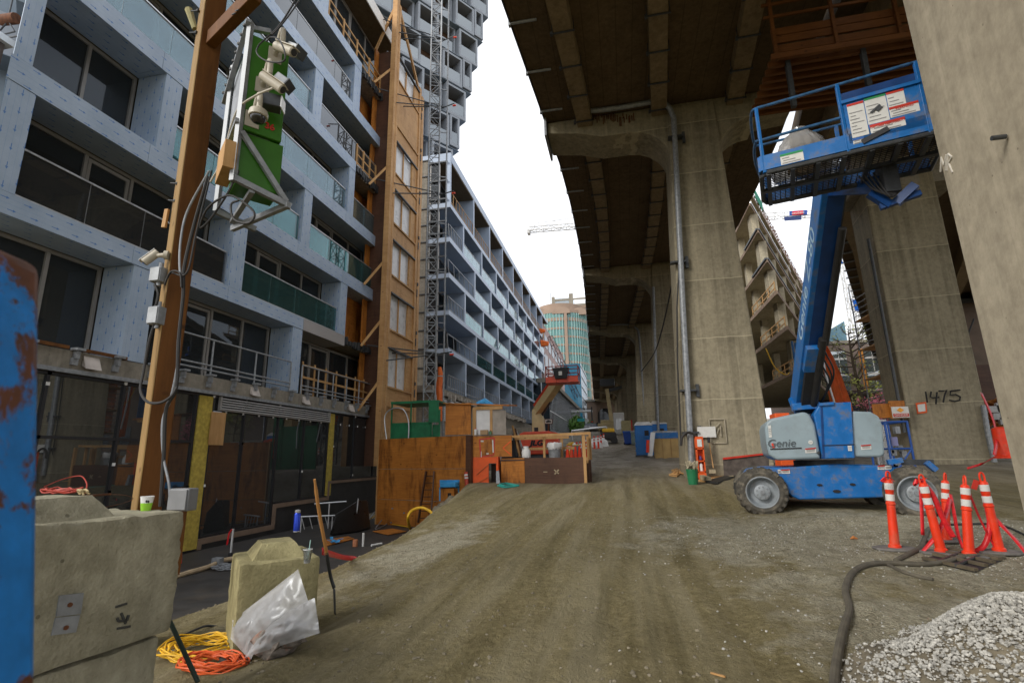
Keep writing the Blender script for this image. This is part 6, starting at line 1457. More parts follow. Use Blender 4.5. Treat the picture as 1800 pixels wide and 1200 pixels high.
# the rubbish bag carried on the platform
bgc = K(.62, .5, .06); t = thing('rubbish_bag', 'knotted clear rubbish bag riding on the blue lift platform', 'bag', bgc)
bm = bmesh.new(); bmesh.ops.create_icosphere(bm, subdivisions=4, radius=1)
for v in bm.verts:
    c = v.co.copy(); h = (c.z + 1) / 2; an = math.atan2(c.y, c.x); rr = (1 - h ** 1.5) ** .75 * (1 + .1 * math.sin(an * 17 + h * 3) * (.3 + h)) + .05 + (.08 if h > .95 else 0)
    n_ = noise.noise(c * 3) * .05; z_ = h * .62
    v.co = V((math.cos(an) * rr * .46 + n_, math.sin(an) * rr * .34, z_ * 1.35))
me = bpy.data.meshes.new('film'); bm.to_mesh(me); bm.free(); me.materials.append(glass('bag film', (.80, .78, .75), .5, base=.05, wav=.4, gl=.6)); me.polygons.foreach_set('use_smooth', [True] * len(me.polygons)); o = bpy.data.objects.new('film', me); COL.objects.link(o); o.parent = t
m = MB()
for i in range(14):
    a = R.uniform(-.26, .26); b_ = R.uniform(-.18, .18); m.bar(bgc + u1 * a + u2 * b_ + V((0, 0, .03)), bgc + u1 * (a * .4 + R.uniform(-.1, .1)) + u2 * b_ + V((0, 0, R.uniform(.2, .36))), .1, .03)
m.build('rubble', M('cardboard scraps', (.38, .26, .15), .85, 0, .3, 8, .2), t)
o = MB().bar(K(1.3, -.04, .1), K(1.62, -.04, .21), .015, .07).build('rag', M('dark rag', (.05, .05, .055), .9)); tag(o, 'dark rag stuffed along the lower edge of the platform panel', 'rag')
MB_ = MB().tube(spline([K(2.15, -.02, .05), K(2.3, .05, .15), K(2.5, .1, .12)], 5), .09, 8); o = MB_.build('tarpaulin', bluet_m); tag(o, 'bit of blue sheet bundled at the right end of the platform', 'tarpaulin')

# ---------------------------------------------------------------- orange delineator posts
def post_proto():
    t = thing('delineator_post', 'x', 'traffic post', (0, 0, 0), 'orange delineator posts')
    MB().lathe((0, 0, 0), [(.085, .02), (.082, .06), (.064, .075), (.055, .6), (.064, .61), (.064, .63), (.055, .64), (.052, .78), (.056, .79), (.056, .92), (.05, .94), (.03, .955), (.0, .957)], 20).build('shaft', oran_m, t, w=False)
    for z0, z1 in ((.66, .75), (.815, .905)): MB().lathe((0, 0, 0), [(.057, z0), (.0585, z0 + .002), (.0585, z1 - .002), (.057, z1)], 20).build('reflective_band', paper_m, t, w=False)
    MB().tube(spline([(-.03, 0, .94), (-.034, 0, 1.01), (-.022, 0, 1.055), (0, 0, 1.068), (.022, 0, 1.055), (.034, 0, 1.01), (.03, 0, .94)], 5), .013, 8).build('handle', oran_m, t, w=False)
    MB().prism([(.30 * math.cos(i * .785 + .39), .24 * math.sin(i * .785 + .39), 0) for i in range(8)], (0, 0, .03)).build('base', M('dusty rubber base', (.16, .15, .14), .9, 0, .25, 6, .2), t, w=False, bev=.01)
    return t
pp_ = post_proto()
PS = [((1573, 962), (1560, 828), 'leftmost orange post, standing upright in front of the lift wheel'), ((1655, 968), (1618, 834), 'orange post leaning left, wrapped with crossed red ribbon'), ((1664, 954), (1661, 831), 'rear orange post standing behind the crossed ribbon'), ((1703, 973), (1695, 836), 'faded upright orange post with its handle edge on'), ((1757, 969), (1724, 830), 'rightmost orange post, leaning left with a red tag beside it')]
kids = ORIG_CHILDREN(pp_); tops = []
for i, (b_, tp2, lab) in enumerate(PS):
    B_ = Zp(*b_, ground(4.6, 9.4) + .03); B_.z = ground(B_.x, B_.y) + .0; T_ = Yp(*tp2, B_.y); ax = T_ - B_
    t = pp_ if i == 0 else pp_.copy()
    if i: COL.objects.link(t)
    t.location = B_; t['label'] = lab; t.rotation_mode = 'QUATERNION'; q_ = V((0, 0, 1)).rotation_difference(ax.normalized()) @ Quaternion((0, 0, 1), rad((20, 0, 40, 85, 10)[i])); t.rotation_quaternion = q_; s_ = ax.length / 1.07; t.scale = (s_ * .95, s_ * .95, s_)
    for k in kids:
        c = k if i == 0 else k.copy()
        if i: COL.objects.link(c); c.parent = t
        if c.name.startswith('base'): c.rotation_mode = 'QUATERNION'; c.rotation_quaternion = q_.inverted(); 
    tops.append(B_ + ax * .9)
def ribbon(pts, w, label, mat=tape_m, twist=0):
    P = spline(pts, 7); m = MB(); n = len(P)
    for i, p in enumerate(P):
        t_ = (P[min(i + 1, n - 1)] - P[max(i - 1, 0)]).normalized(); s_ = t_.cross(V((0, -1, .15))).normalized(); s_ = Quaternion(t_, twist * i / n) @ s_; m.v += [p - s_ * w / 2, p + s_ * w / 2]
    m.f = [(2 * i, 2 * i + 1, 2 * i + 3, 2 * i + 2) for i in range(n - 1)]
    o = m.build('barrier_tape', mat, angle=180); s_ = o.modifiers.new('t', 'SOLIDIFY'); s_.thickness = .003; return tag(o, label, 'tape', 'red ribbons on the orange posts')
rY = 9.2
D_ = lambda px, py, y=rY: Yp(px, py, y)
ribbon([D_(1618, 842), D_(1640, 870), D_(1655, 905), D_(1668, 930), D_(1676, 944)], .075, 'broad red ribbon crossing down from the left leaning post', twist=.6)
ribbon([D_(1670, 875, 9.7), D_(1664, 900, 9.5), D_(1650, 935), D_(1634, 955), D_(1622, 968)], .06, 'red ribbon crossing back down to the hose', twist=1.2)
ribbon([D_(1618, 852, 9.4), D_(1620, 890, 9.4), D_(1622, 940, 9.4)], .05, 'red ribbon end hanging straight below the left leaning post')
ribbon([D_(1671, 868, 9.8), D_(1677, 900, 9.6), D_(1683, 935, 9.4), D_(1692, 962, 9.2)], .045, 'narrow red ribbon trailing down beside the rear post', twist=1.5)
ribbon([D_(1728, 850), D_(1736, 890), D_(1740, 925), D_(1730, 958), D_(1706, 972)], .07, 'broad red ribbon curling from the right post to the faded one', twist=.8)
ribbon([D_(1700, 855), D_(1720, 905), D_(1740, 945), D_(1758, 976)], .03, 'thin red ribbon stretched slantwise between the two right posts')
ribbon([D_(1736, 898), D_(1758, 920), D_(1785, 948, 8.9), D_(1815, 985, 8.6)], .06, 'red ribbon running off the right edge')
ribbon([D_(1556, 840), D_(1550, 846), D_(1560, 838), D_(1572, 846)], .05, 'red ribbon bow knotted on the leftmost post', twist=2)
ribbon([D_(1612, 842), D_(1608, 852), D_(1618, 846), D_(1628, 840)], .05, 'red ribbon knotted round the top of the leaning post', twist=2)
o = MB().prism([D_(1707, 858), D_(1712, 842), D_(1722, 845), D_(1717, 861)], (0, .01, 0)).build('hanging_tag', red_m); tag(o, 'small red and white tag hanging left of the right post', 'tag')
def gpt(px, py, h=.0):   # where a line of sight meets the ground
    d_ = _ray(px, py); d_ = d_ / d_.y; y = 2.0
    while y < 70:
        p = V((d_.x * y, y, EYE + d_.z * y))
        if p.z < ground(p.x, p.y) + h: break
        y += .04
    p.z = ground(p.x, p.y) + h; return p
def ghose(pp2, r, mat, label, name='hose', grp=None):
    P = [gpt(x, y, r * .8) for x, y in pp2]; o = MB().tube(spline(P, 8), r, 10).build(name, mat); return tag(o, label, 'hose', grp)
ghose([(1466, 1215), (1470, 1170), (1482, 1110), (1493, 1070), (1486, 1035), (1500, 1005), (1530, 992), (1570, 990), (1620, 992), (1660, 988), (1700, 978), (1765, 979)], .035, dusty_m, 'thick dusty hose snaking past the crushed stone heap')
ghose([(1575, 985), (1600, 972), (1618, 962), (1626, 945), (1630, 932), (1638, 928)], .035, dusty_m, 'dusty hose rising between the orange posts')
ghose([(1672, 922), (1700, 921), (1740, 921), (1770, 926), (1810, 945)], .022, blk_m, 'black hose looping behind the orange posts')
ghose([(1560, 992), (1585, 1004), (1610, 1012), (1640, 1018)], .022, dusty_m, 'short dark hose end beside the pit planks')
pit = thing('pit_cover', 'dark slotted pit partly covered with muddy boards below the posts', 'pit cover', gpt(1690, 985))
g0, g1, g2_, g3 = [gpt(x, y, .012) for x, y in ((1622, 984), (1668, 966), (1760, 985), (1715, 1006))]
MB().prism([g0, g3, g2_, g1], (0, 0, .004)).build('pit', ink_m, pit)
for t_ in (.04, .42, .72, .98): a, b_ = g0.lerp(g1, t_), g3.lerp(g2_, t_); MB().bar(a + V((0, 0, .02)), b_ + V((0, 0, .02)), .07, .04).build('board', M('muddy board', (.10, .08, .05), .9, 0, .3, 6, .3), pit)
for t_ in (.33, .66): a, b_ = g0.lerp(g3, t_), g1.lerp(g2_, t_); MB().bar(a + V((0, 0, .03)), b_ + V((0, 0, .03)), .03, .03).build('bearer', steel_m, pit)
o = MB().bar(gpt(1250, 1185, .01), gpt(1275, 1192, .01), .012).build('stick', lum_m); tag(o, 'small pale stick lying on the road near the bottom edge', 'stick')
q = gpt(1495, 947, .02); o = MB().tube([q, q + V((.05, .01, .02)), q + V((.11, 0, 0))], [.01, .03, .008], 6).build('leaf', M('dry leaf', (.4, .15, .04), .8)); tag(o, 'curled dry leaf on the pale gravel in front of the lift', 'leaf')

# ---------------------------------------------------------------- at the foot of the first pier
t = thing('fire_point', 'red fire point cabinet standing against the first pier', 'fire cabinet', Yp(1234, 835, 20.3))
b0 = Yp(1227, 834, 20.4); b1 = Yp(1241, 834, 20.4); zt = Yp(1234, 767, 20.4).z; zz_ = ground(b0.x, 20.4)
MB().box(b0.x, b1.x, 20.55, 20.6, zz_, zt).box(b0.x, b0.x + .04, 20.3, 20.55, zz_, zt).box(b1.x - .04, b1.x, 20.3, 20.55, zz_, zt).build('carcass', opaint_m, t)
for f in (0, .16, .42, .72, 1): z = lerp(zz_, zt - .05, f); MB().box(b0.x, b1.x, 20.3, 20.55, z, z + .045).build('shelf', opaint_m, t)
MB().box(b0.x, b1.x, 20.28, 20.3, lerp(zz_, zt, .73), zt).build('door', opaint_m, t); MB().box(b0.x + .06, b1.x - .06, 20.26, 20.28, lerp(zz_, zt, .76), zt - .1).build('notice', paper_m, t); MB().box(b0.x, b1.x, 20.28, 20.3, zz_, zz_ + .22).build('kick_board', opaint_m, t)
q = V(((b0.x + b1.x) / 2, 20.42, lerp(zz_, zt, .19))); MB().lathe(q, [(0, 0), (.07, 0), (.07, .22), (.02, .28), (0, .3)], 12).build('spray_bottle', whit_m, t); q.z = lerp(zz_, zt, .45); MB().lathe(q, [(0, 0), (.06, 0), (.06, .12), (0, .15)], 12).build('tin', M('tin purple', (.1, .06, .2), .4), t)
q = V((Yp(1218, 845, 18.6).x, 18.6, ground(2.2, 18.6))); t = thing('bucket', 'green plastic bucket topped with a dirty mop head', 'bucket', q); MB().lathe(q, [(0, .01), (.15, 0), (.19, .46), (.2, .46), (.2, .5), (.17, .5), (.14, .05)], 20).build('body', grnb_m, t)
m = MB()
for i in range(26): a = R.random() * 6.28; r_ = R.uniform(.02, .2); p = q + V((r_ * math.cos(a), r_ * math.sin(a), .5)); m.tube(spline([p, p + V((R.uniform(-.1, .1), R.uniform(-.1, .1), R.uniform(.1, .26))), p + V((R.uniform(-.15, .15), R.uniform(-.1, .1), R.uniform(-.06, .12)))], 4), .025, 5)
m.build('mop_head', M('dirty mop', (.33, .29, .2), .95, 0, .3, 8, .2), t); MB().tube(spline([q + V((-.17, 0, .48)), q + V((0, -.06, .62)), q + V((.17, 0, .48))], 6), .008, 5).build('bail', galv_m, t)
t = thing('broom', 'wooden handled brush leaning on the pier by the fire point', 'broom', Yp(1248, 835, 20.5)); MB().cyl(Yp(1246, 774, 20.75), Yp(1254, 822, 20.5), .018, 8).build('handle', lum_m, t); MB().cyl(Yp(1245, 768, 20.75), Yp(1246, 778, 20.75), .05, 8).build('grip', ink_m, t); MB().bar(Yp(1246, 828, 20.45), Yp(1258, 828, 20.45), .1, .14).build('head', M('brush fibre', (.35, .3, .2), .9), t)
o = MB().tube(spline([Yp(1197, 783, 20.6), Yp(1199, 768, 20.6), Yp(1208, 760, 20.6), Yp(1220, 763, 20.6), Yp(1228, 775, 20.6)], 8), .05, 8).build('hose', blk_m); tag(o, 'black hose arching over the drain pipe beside the fire point', 'hose')
def ply(pts, th, mat, label, name='plywood_sheet', cat='board', grp=None):
    P = [gpt(x, y, .015) for x, y in pts]; n_ = V((0, 0, th)); o = MB().prism(P, n_).build(name, mat); return tag(o, label, cat, grp)
ply([(1228, 846), (1262, 850), (1292, 836), (1258, 828)], .05, lum_m, 'muddy plywood sheet lying by the bucket'); ply([(1240, 848), (1262, 850.5), (1294, 838), (1286, 836)], .07, blk_m, 'black rubber mat edge under the muddy plywood')
for a, b_, lab in (((1234, 838), (1246, 842), 'short timber offcut lying left on the muddy plywood'), ((1272, 828), (1285, 834), 'short timber offcut lying right on the muddy plywood')): o = MB().bar(gpt(*a, .12), gpt(*b_, .12), .16, .14).build('timber_block', M('pale timber block', (.36, .30, .19), .85, 0, .2, 5, .1)); tag(o, lab, 'timber', 'timber offcuts by the pier')
ply([(1176, 836), (1190, 838), (1200, 830), (1184, 829)], .04, lum_m, 'scrap board lying left of the drain pipe'); 
m = MB()
for i in range(9): m.bar(gpt(1183 + R.uniform(-8, 18), 828 + R.uniform(-4, 9), .05), gpt(1190 + R.uniform(-8, 22), 826 + R.uniform(-4, 9), .08), .07, .05)
o = m.build('scrap_timber', lum_m); tag(o, 'small litter of scrap timber at the pier corner', 'timber')
t = thing('scratched_panel', 'long dark scratched panel with a red top edge behind the lift', 'panel', Yp(1300, 828, 18)); MB().prism([Yp(x, y, 18) for x, y in ((1271, 806), (1352, 797), (1352, 832), (1273, 836))], (0, .04, 0)).build('board', M('scratched dark board', (.085, .07, .06), .55, 0, .4, 6, .2), t); MB().prism([Yp(x, y, 17.95) for x, y in ((1271, 804), (1352, 795), (1352, 798), (1271, 807.5))], (0, .06, 0)).build('red_edge', red_m, t)
m = MB()
for i in range(40): m.bar(gpt(1310 + R.uniform(-12, 50), 826 + R.uniform(-3, 8), .1), gpt(1318 + R.uniform(-12, 50), 822 + R.uniform(-3, 8), .25), .04, .03)
o = m.build('brush_pile', M('dry brush', (.33, .26, .13), .95, 0, .3, 5, .2)); tag(o, 'pile of dry twigs and scraps behind the left lift wheel', 'brush pile')
o = MB().box(Yp(1362, 729, 16).x, Yp(1388, 729, 16).x, 16, 16.6, ground(4.6, 16), Yp(1362, 726, 16).z).build('site_barrier', opaint_m, bev=.02); tag(o, 'orange barrier board showing above the left grey hood', 'barrier')

# ---------------------------------------------------------------- toilets, crate and plant further up the road
def toilet(x, y, label, s=1):
    z = ground(x, y); t = thing('portable_toilet', label, 'portable toilet', (x, y, z), 'blue portable toilets by the piers')
    MB().box(x, x + 1.15, y, y + 1.15, z + .1, z + 2.1).build('cabin', potty_m, t, bev=.03); MB().box(x - .06, x + 1.2, y - .06, y + 1.2, z, z + .12).build('skid', steel_m, t)
    m = MB()
    for i in range(5): m.box(x + .58, x + 1.08, y - .03, y, z + .35 + i * .3, z + .52 + i * .3); m.box(x - .03, x, y + .2, y + .95, z + .35 + i * .3, z + .52 + i * .3)
    m.build('rib', potty_m, t, bev=.012); MB().box(x + .06, x + .54, y - .035, y, z + .15, z + 1.98).build('door', potty_m, t, bev=.01); MB().box(x + .62, x + .9, y - .045, y - .03, z + 1.4, z + 1.75).build('poster', ink_m, t)
    MB().hexa([(x - .05, y - .05, z + 2.1), (x + 1.2, y - .05, z + 2.1), (x + 1.2, y + 1.2, z + 2.1), (x - .05, y + 1.2, z + 2.1), (x + .12, y + .2, z + 2.35), (x + 1.0, y + .2, z + 2.35), (x + 1.0, y + .95, z + 2.35), (x + .12, y + .95, z + 2.35)]).build('roof', M('translucent white roof', (.62, .62, .6), .5), t, bev=.03)
pq = Yp(1119, 800, 36.5); toilet(pq.x, 36.5, 'blue portable toilet standing in front of the plywood crate')
pq = Yp(1148, 790, 41); toilet(pq.x, 41, 'blue portable toilet mostly hidden behind the nearer one')
t = thing('plywood_crate', 'pale plywood site crate with a blue top strip', 'crate', Yp(1180, 800, 34)); a = Yp(1152, 800, 34.5); b_ = Yp(1200, 800, 34.5); zt = Yp(1170, 760, 34.5).z; zg = ground(a.x, 34.5)
MB().box(a.x, b_.x, 34.5, 36.2, zg, zt - .35).build('body', M('pale crate plywood', (.45, .30, .12), .7, 0, .12, 3, .08), t); MB().box(a.x - .02, b_.x + .02, 34.46, 36.2, zt - .36, zt).build('top_strip', gen_m, t); MB().box(a.x, b_.x, 34.6, 36, zt, zt + .12).build('lid_clutter', M('grey lid clutter', (.35, .35, .34), .8, 0, .4, 6, .3), t); m = MB()
for i in range(3): m.box(a.x + (b_.x - a.x) * (i + .9) / 3.2, a.x + (b_.x - a.x) * (i + .9) / 3.2 + .03, 34.47, 34.5, zg, zt - .36)
m.build('batten', M('crate batten', (.34, .2, .08), .7), t)
t = thing('leaning_panel', 'grey insulated panel leaning against the plywood crate', 'panel', Yp(1142, 801, 33.8)); MB().prism([Yp(x, y, 33.9) for x, y in ((1139, 801), (1147, 801), (1152, 760), (1144, 759))], (0, .3, 0)).build('sheet', alu_m, t); o = MB().cyl(Yp(1138.5, 795, 33.7), Yp(1139, 773, 33.7), .1, 10).build('traffic_post', oran_m); tag(o, 'small orange red post between the toilet and the grey panel', 'traffic post')
t = thing('wheelie_bin', 'dark blue wheeled bin left of the portable toilet', 'bin', Yp(1105, 780, 50)); q = Yp(1105, 778, 50); z = ground(q.x, 50); MB().hexa([(q.x - .35, 50, z + .1), (q.x + .35, 50, z + .1), (q.x + .35, 50.7, z + .1), (q.x - .35, 50.7, z + .1), (q.x - .48, 49.9, z + 1.15), (q.x + .48, 49.9, z + 1.15), (q.x + .48, 50.8, z + 1.15), (q.x - .48, 50.8, z + 1.15)]).build('body', M('bin blue', (.01, .05, .25), .5), t); MB().box(q.x - .5, q.x + .5, 49.85, 50.85, z + 1.15, z + 1.28).build('lid', M('bin lid blue', (.012, .07, .3), .5), t); MB().cyl((q.x - .45, 50.6, z + .15), (q.x + .45, 50.6, z + .15), .14, 12).build('wheel', blk_m, t)
t = thing('skip_bin', 'grey green open bin between the blue bin and the toilet', 'bin', Yp(1115, 778, 49)); q = Yp(1114, 778, 49); z = ground(q.x, 49); MB().box(q.x - .2, q.x + 1.2, 49, 50, z + .1, z + 1.2).build('body', M('bin grey green', (.12, .16, .15), .6), t); MB().box(q.x - .25, q.x + 1.25, 48.95, 50.05, z + 1.2, z + 1.3).build('rim', galv_m, t)
def machine(px, py, y, w, h, col, label, nm='site_machine'):
    q = Yp(px, py, y); z = ground(q.x, y); t = thing(nm, label, 'machine', (q.x, y, z)); MB().box(q.x - w / 2, q.x + w / 2, y, y + 2.5, z + .4, z + h * .75).build('body', col, t, bev=.1); MB().box(q.x - w * .4, q.x + w * .4, y + .2, y + 2.2, z + h * .75, z + h).build('hood', yel_m if nm == 'roller' else col, t, bev=.08)
    for s_ in (-1, 1): MB().cyl((q.x + s_ * w * .35, y - .1, z + .35), (q.x + s_ * w * .35, y + .4, z + .35), .35, 16).build('wheel', blk_m, t)
    return t
machine(1070, 776, 52, 1.5, 1.5, M('roller dark body', (.03, .03, .03), .6), 'black and yellow road machine parked in the distance', 'roller')
t = machine(1077, 763, 78, 4.2, 2.0, jlgc_m, 'cream boom machine under the viaduct in the distance', 'boom_machine'); q = Yp(1078, 760, 79); MB().bar(q, q + V((-.6, 1, 6.6)), .55, .7).build('mast', jlgc_m, t); MB().bar(q + V((-.6, 1, 6.4)), q + V((1.6, 2, 7.0)), .4, .5).box(q.x - 1.6, q.x + .6, 79.5, 81, q.z + 7.2, q.z + 8.2).build('work_head', steel_m, t)
q = Yp(1102, 762, 72); z = ground(q.x, 72); t = thing('container', 'small cream container with a red edge in the distance', 'container', (q.x, 72, z)); MB().box(q.x - .7, q.x + .6, 72, 74, z, z + 1.9).build('body', M('cream container', (.48, .42, .22), .6), t); MB().box(q.x + .61, q.x + .8, 71.9, 74, z, z + 2.0).build('red_edge', red_m, t)
q = Yp(1090, 762, 74); z = ground(q.x, 74); t = thing('container', 'pale grey tank beside the cream container', 'container', (q.x, 74, z)); MB().box(q.x - .8, q.x + .7, 74, 76, z, z + 3.0).build('body', whit_m, t, bev=.1); MB().box(q.x - .5, q.x + .4, 73.9, 74, z + .6, z + 2.2).build('door', alu_m, t)
def drum(px, py, y, label):
    q = Yp(px, py, y); z = ground(q.x, y); t = thing('traffic_drum', label, 'traffic drum', (q.x, y, z), 'distant orange barrier posts along the road'); MB().lathe((q.x, y, z), [(.16, 0), (.16, .03), (.09, .05), (.075, 1.05), (.0, 1.1)], 10).build('shaft', oran_m, t); MB().lathe((q.x, y, z), [(.085, .6), (.085, .72)], 10).lathe((q.x, y, z), [(.083, .82), (.083, .94)], 10).build('band', whit_m, t)
for i, (px, y) in enumerate(((1014, 36), (1020, 38), (1026, 40), (1031, 36), (1045, 46), (1052, 46), (1057, 48), (1062, 50))): drum(px, 785, y, 'orange and white barrier post in the distant row along the road')
for i, (px, y, w_, cm_) in enumerate(((1040, 47, 2.0, whit_m), (1053, 49, 1.8, whit_m), (1008, 42, 1.3, whit_m))):
    q = Yp(px, 782, y); z = ground(q.x, y); bm = bmesh.new(); bmesh.ops.create_icosphere(bm, subdivisions=3, radius=1)
    for v in bm.verts: v.co = V((v.co.x * w_ / 2, v.co.y * .5, max(-.05, v.co.z * .75))) * (1 + .25 * noise.noise(v.co * 3 + V((i, 0, 0))))
    me = bpy.data.meshes.new('sandbag'); bm.to_mesh(me); bm.free(); me.materials.append(cm_); o = bpy.data.objects.new('bulk_bag', me); COL.objects.link(o); o.location = (q.x, y, z); tag(o, ('slumped white bulk bag behind the barrier posts', 'white bulk bag beside the black and yellow machine', 'small white bulk bag nearest the timber rail')[i], 'bag', 'white bulk bags')
# ---------------------------------------------------------------- plywood hoarding round the low ground
hA = Zp(667, 772, 2.46); hB = Zp(825, 765, 2.46); hu = V((hB.x - hA.x, hB.y - hA.y, 0)); HL = hu.length; hu.normalize(); hn = V((hu.y, -hu.x, 0))
if hn.y > 0: hn = -hn
H = lambda a, z, o=0: V((hA.x, hA.y, 0)) + hu * a + hn * o + V((0, 0, z))
ho = thing('hoarding', 'tall orange brown plywood hoarding with three rows of weathered sheets', 'hoarding', H(HL / 2, -1))
rows = [(-1.15, -.02), (.0, 1.21), (1.23, 2.46)]
cuts = [[0, 1.35, 2.45, HL], [0, 2.3, HL], [0, 2.38, HL]]
for (z0, z1), cu in zip(rows, cuts):
    for a, b in zip(cu, cu[1:]):
        o_ = R.uniform(0, .015); MB().hexa([H(a + .006, z0, .02 + o_), H(b - .006, z0, .02 + o_), H(b - .006, z0, 0), H(a + .006, z0, 0), H(a + .006, z1, .02 + o_), H(b - .006, z1, .02 + o_), H(b - .006, z1, 0), H(a + .006, z1, 0)]).build('plywood_sheet', ply_m, ho)
MB().hexa([H(-.03, -1.15, .05), H(.03, -1.15, .05), H(.03, -1.15, -.2), H(-.03, -1.15, -.2), H(-.03, 2.5, .05), H(.03, 2.5, .05), H(.03, 2.5, -.2), H(-.03, 2.5, -.2)]).build('end_post', lum_m, ho)
MB().hexa([H(HL - .14, -.3, .05), H(HL + .1, -.3, .05), H(HL + .1, -.3, -.1), H(HL - .14, -.3, -.1), H(HL - .14, 2.46, .05), H(HL + .1, 2.46, .05), H(HL + .1, 2.46, -.1), H(HL - .14, 2.46, -.1)]).build('corner_post', plyd_m, ho)
m = MB().hexa([H(.95, -.95, .035), H(1.55, -.95, .035), H(1.55, -.95, .02), H(.95, -.95, .02), H(.95, -.1, .035), H(1.55, -.1, .035), H(1.55, -.1, .02), H(.95, -.1, .02)]); m.build('access_hatch', ply_m, ho)
m = MB()
for a, z in ((.95, -.35), (1.6, -.5), (.9, -.9)): c = H(a, z, .05); m.cyl(c - hn * .02, c + hn * .03, .03, 8)
m.build('hatch_bolt', galv_m, ho)
# open top booth and orange door bay
bo = thing('ticket_booth', 'small plywood site booth with a plastic window above an orange painted bay', 'booth', (-5.8, 19.6, .2))
yB = 19.35
q = lambda px, py, y=yB: Yp(px, py, y)
a0, a1 = q(783, 764), q(828, 708); MB().box(a0.x, a1.x, yB - .02, yB + .02, 2.50, a1.z).build('upper_sheet', ply_m, bo)
b0 = q(831, 767); b1 = q(871, 860); 
dr_ = MB().box(b0.x, b1.x - .25, yB - .05, yB, ground(b0.x, yB) - .5, q(850, 803).z); dr_.box(b1.x - .25, b1.x + .06, yB - .045, yB, q(850, 814).z, q(850, 803).z); dr_.build('orange_bay', opaint_m, bo)
mk = MB()
for (x0, y0_, x1, y1_) in ((838, 834, 858, 816), (838, 849, 858, 838)): mk.bar(q(x0, y0_, yB - .056), q(x1, y1_, yB - .056), .006, .07, (0, 1, 0))
mk.build('bare_stripe', M('bare wood stripe', (.45, .26, .10), .7), bo)
MB().box(b0.x, q(900, 803).x, yB - .03, yB + .02, q(850, 803).z + .003, q(850, 766).z).build('ply_front', ply_m, bo)
rt2 = MB(); fr4 = [(843, 772), (869, 769), (868, 799), (845, 803)]
for (i, j) in ((0, 1), (1, 2), (2, 3), (3, 0)): rt2.bar(q(*fr4[i], yB - .035), q(*fr4[j], yB - .035), .05, .006, (0, 1, 0))
rt2.build('red_tape_frame', red_m, bo)
w2 = MB(); w2.bar(q(866, 773, yB - .042), q(867, 795, yB - .042), .05, .005, (0, 1, 0)); w2.bar(q(845, 775, yB - .042), q(850, 775, yB - .042), .06, .005, (0, 1, 0)); w2.bar(q(846, 793, yB - .042), q(846, 808, yB - .042), .03, .005, (0, 1, 0)); w2.bar(q(855, 797, yB - .042), q(859, 797, yB - .042), .05, .005, (0, 1, 0)); w2.build('torn_paper', paper_m, bo)
ch = MB(); ch.bar(q(898, 775, yB - .035), q(884, 787, yB - .035), .04, .006, (0, 1, 0)); ch.bar(q(884, 787, yB - .035), q(898, 799, yB - .035), .04, .006, (0, 1, 0)); ch.build('painted_chevron', opaint_m, bo)
MB().box(b1.x - .24, b1.x + .3, yB + .3, yB + .34, .2, q(850, 815).z).build('doorway', M('doorway dark', (.03, .025, .02), .8), bo); MB().box(b1.x + .04, b1.x + .12, yB - .04, yB + .3, .3, 1.65).build('door_jamb', opaint_m, bo)
wz0, wz1 = q(850, 764).z, q(850, 720).z; x0, x1, x2 = q(831, 764).x, q(866, 764).x, q(882, 764).x
MB().box(x0 + .12, x1 - .1, yB + .02, yB + .03, wz0, wz1).build('plastic_window', poly_m, bo); MB().box(x0, x0 + .13, yB - .03, yB + .04, wz0 - .02, wz1 + .1).box(x1 - .1, x1, yB - .03, yB + .04, wz0, wz1 + .1).box(x0 + .13, x1 + .4, yB - .04, yB + .06, wz1, wz1 + .14).build('window_frame', lum_m, bo)
MB().hexa([(x1, yB, wz0), (x2 + .05, yB + .5, wz0), (x2 + .05, yB + .55, wz0), (x1, yB + .05, wz0), (x1, yB, wz1), (x2 + .05, yB + .5, wz1), (x2 + .05, yB + .55, wz1), (x1, yB + .05, wz1)]).build('plastic_side', M('beige plastic sheet', (.42, .37, .31), .4, 0, .2, 3, .4, 5), bo)
MB().hexa([(a1.x - 1.1, yB - .15, a1.z), (x2 + .3, yB - .05, wz1 + .1), (x2 + .3, yB + 1.6, wz1 + .25), (a1.x - 1.1, yB + 1.6, a1.z + .15), (a1.x - 1.1, yB - .15, a1.z + .03), (x2 + .3, yB - .05, wz1 + .16), (x2 + .3, yB + 1.6, wz1 + .31), (a1.x - 1.1, yB + 1.6, a1.z + .18)]).build('roof_sheet', ply_m, bo)
for nm, px, py, h, r, mt in (('bottle', 837, 763, .25, .05, whit_m), ('tin', 863, 763, .16, .05, M('small green tin', (.1, .2, .1), .4))):
    c = q(px, py, yB - .0); c.z = wz0; t = thing(nm, {'bottle': 'white bottle with a red cap standing in the booth window', 'tin': 'dark little tin standing in the booth window corner'}[nm], nm, c); MB().lathe(c + V((0, -.08, 0)), [(0, 0), (r, 0), (r, h * .8), (r * .5, h * .9), (0, h * .9)], 12).build('body', mt, t); MB().lathe(c + V((0, -.08, h * .88)), [(r * .6, 0), (r * .6, h * .15), (0, h * .15)], 10).build('cap', red_m, t)
c = q(852, 762, yB); o = MB().box(c.x - .14, c.x + .16, yB - .16, yB - .05, wz0, wz0 + .18).build('cardboard_box', M('plain cardboard', (.36, .24, .13), .85), bev=.01); tag(o, 'brown cardboard box standing in the booth window', 'box')
bt = MB(); c = q(841, 708, yB + .3); bt.tube([c + V((-.05, 0, -.05)), c + V((.25, 0, .02)), c + V((.65, .1, -.15))], [.1, .17, .06], 8); o = bt.build('tarpaulin', bluet_m); tag(o, 'scrap of blue tarpaulin bundled on the booth roof', 'tarpaulin')
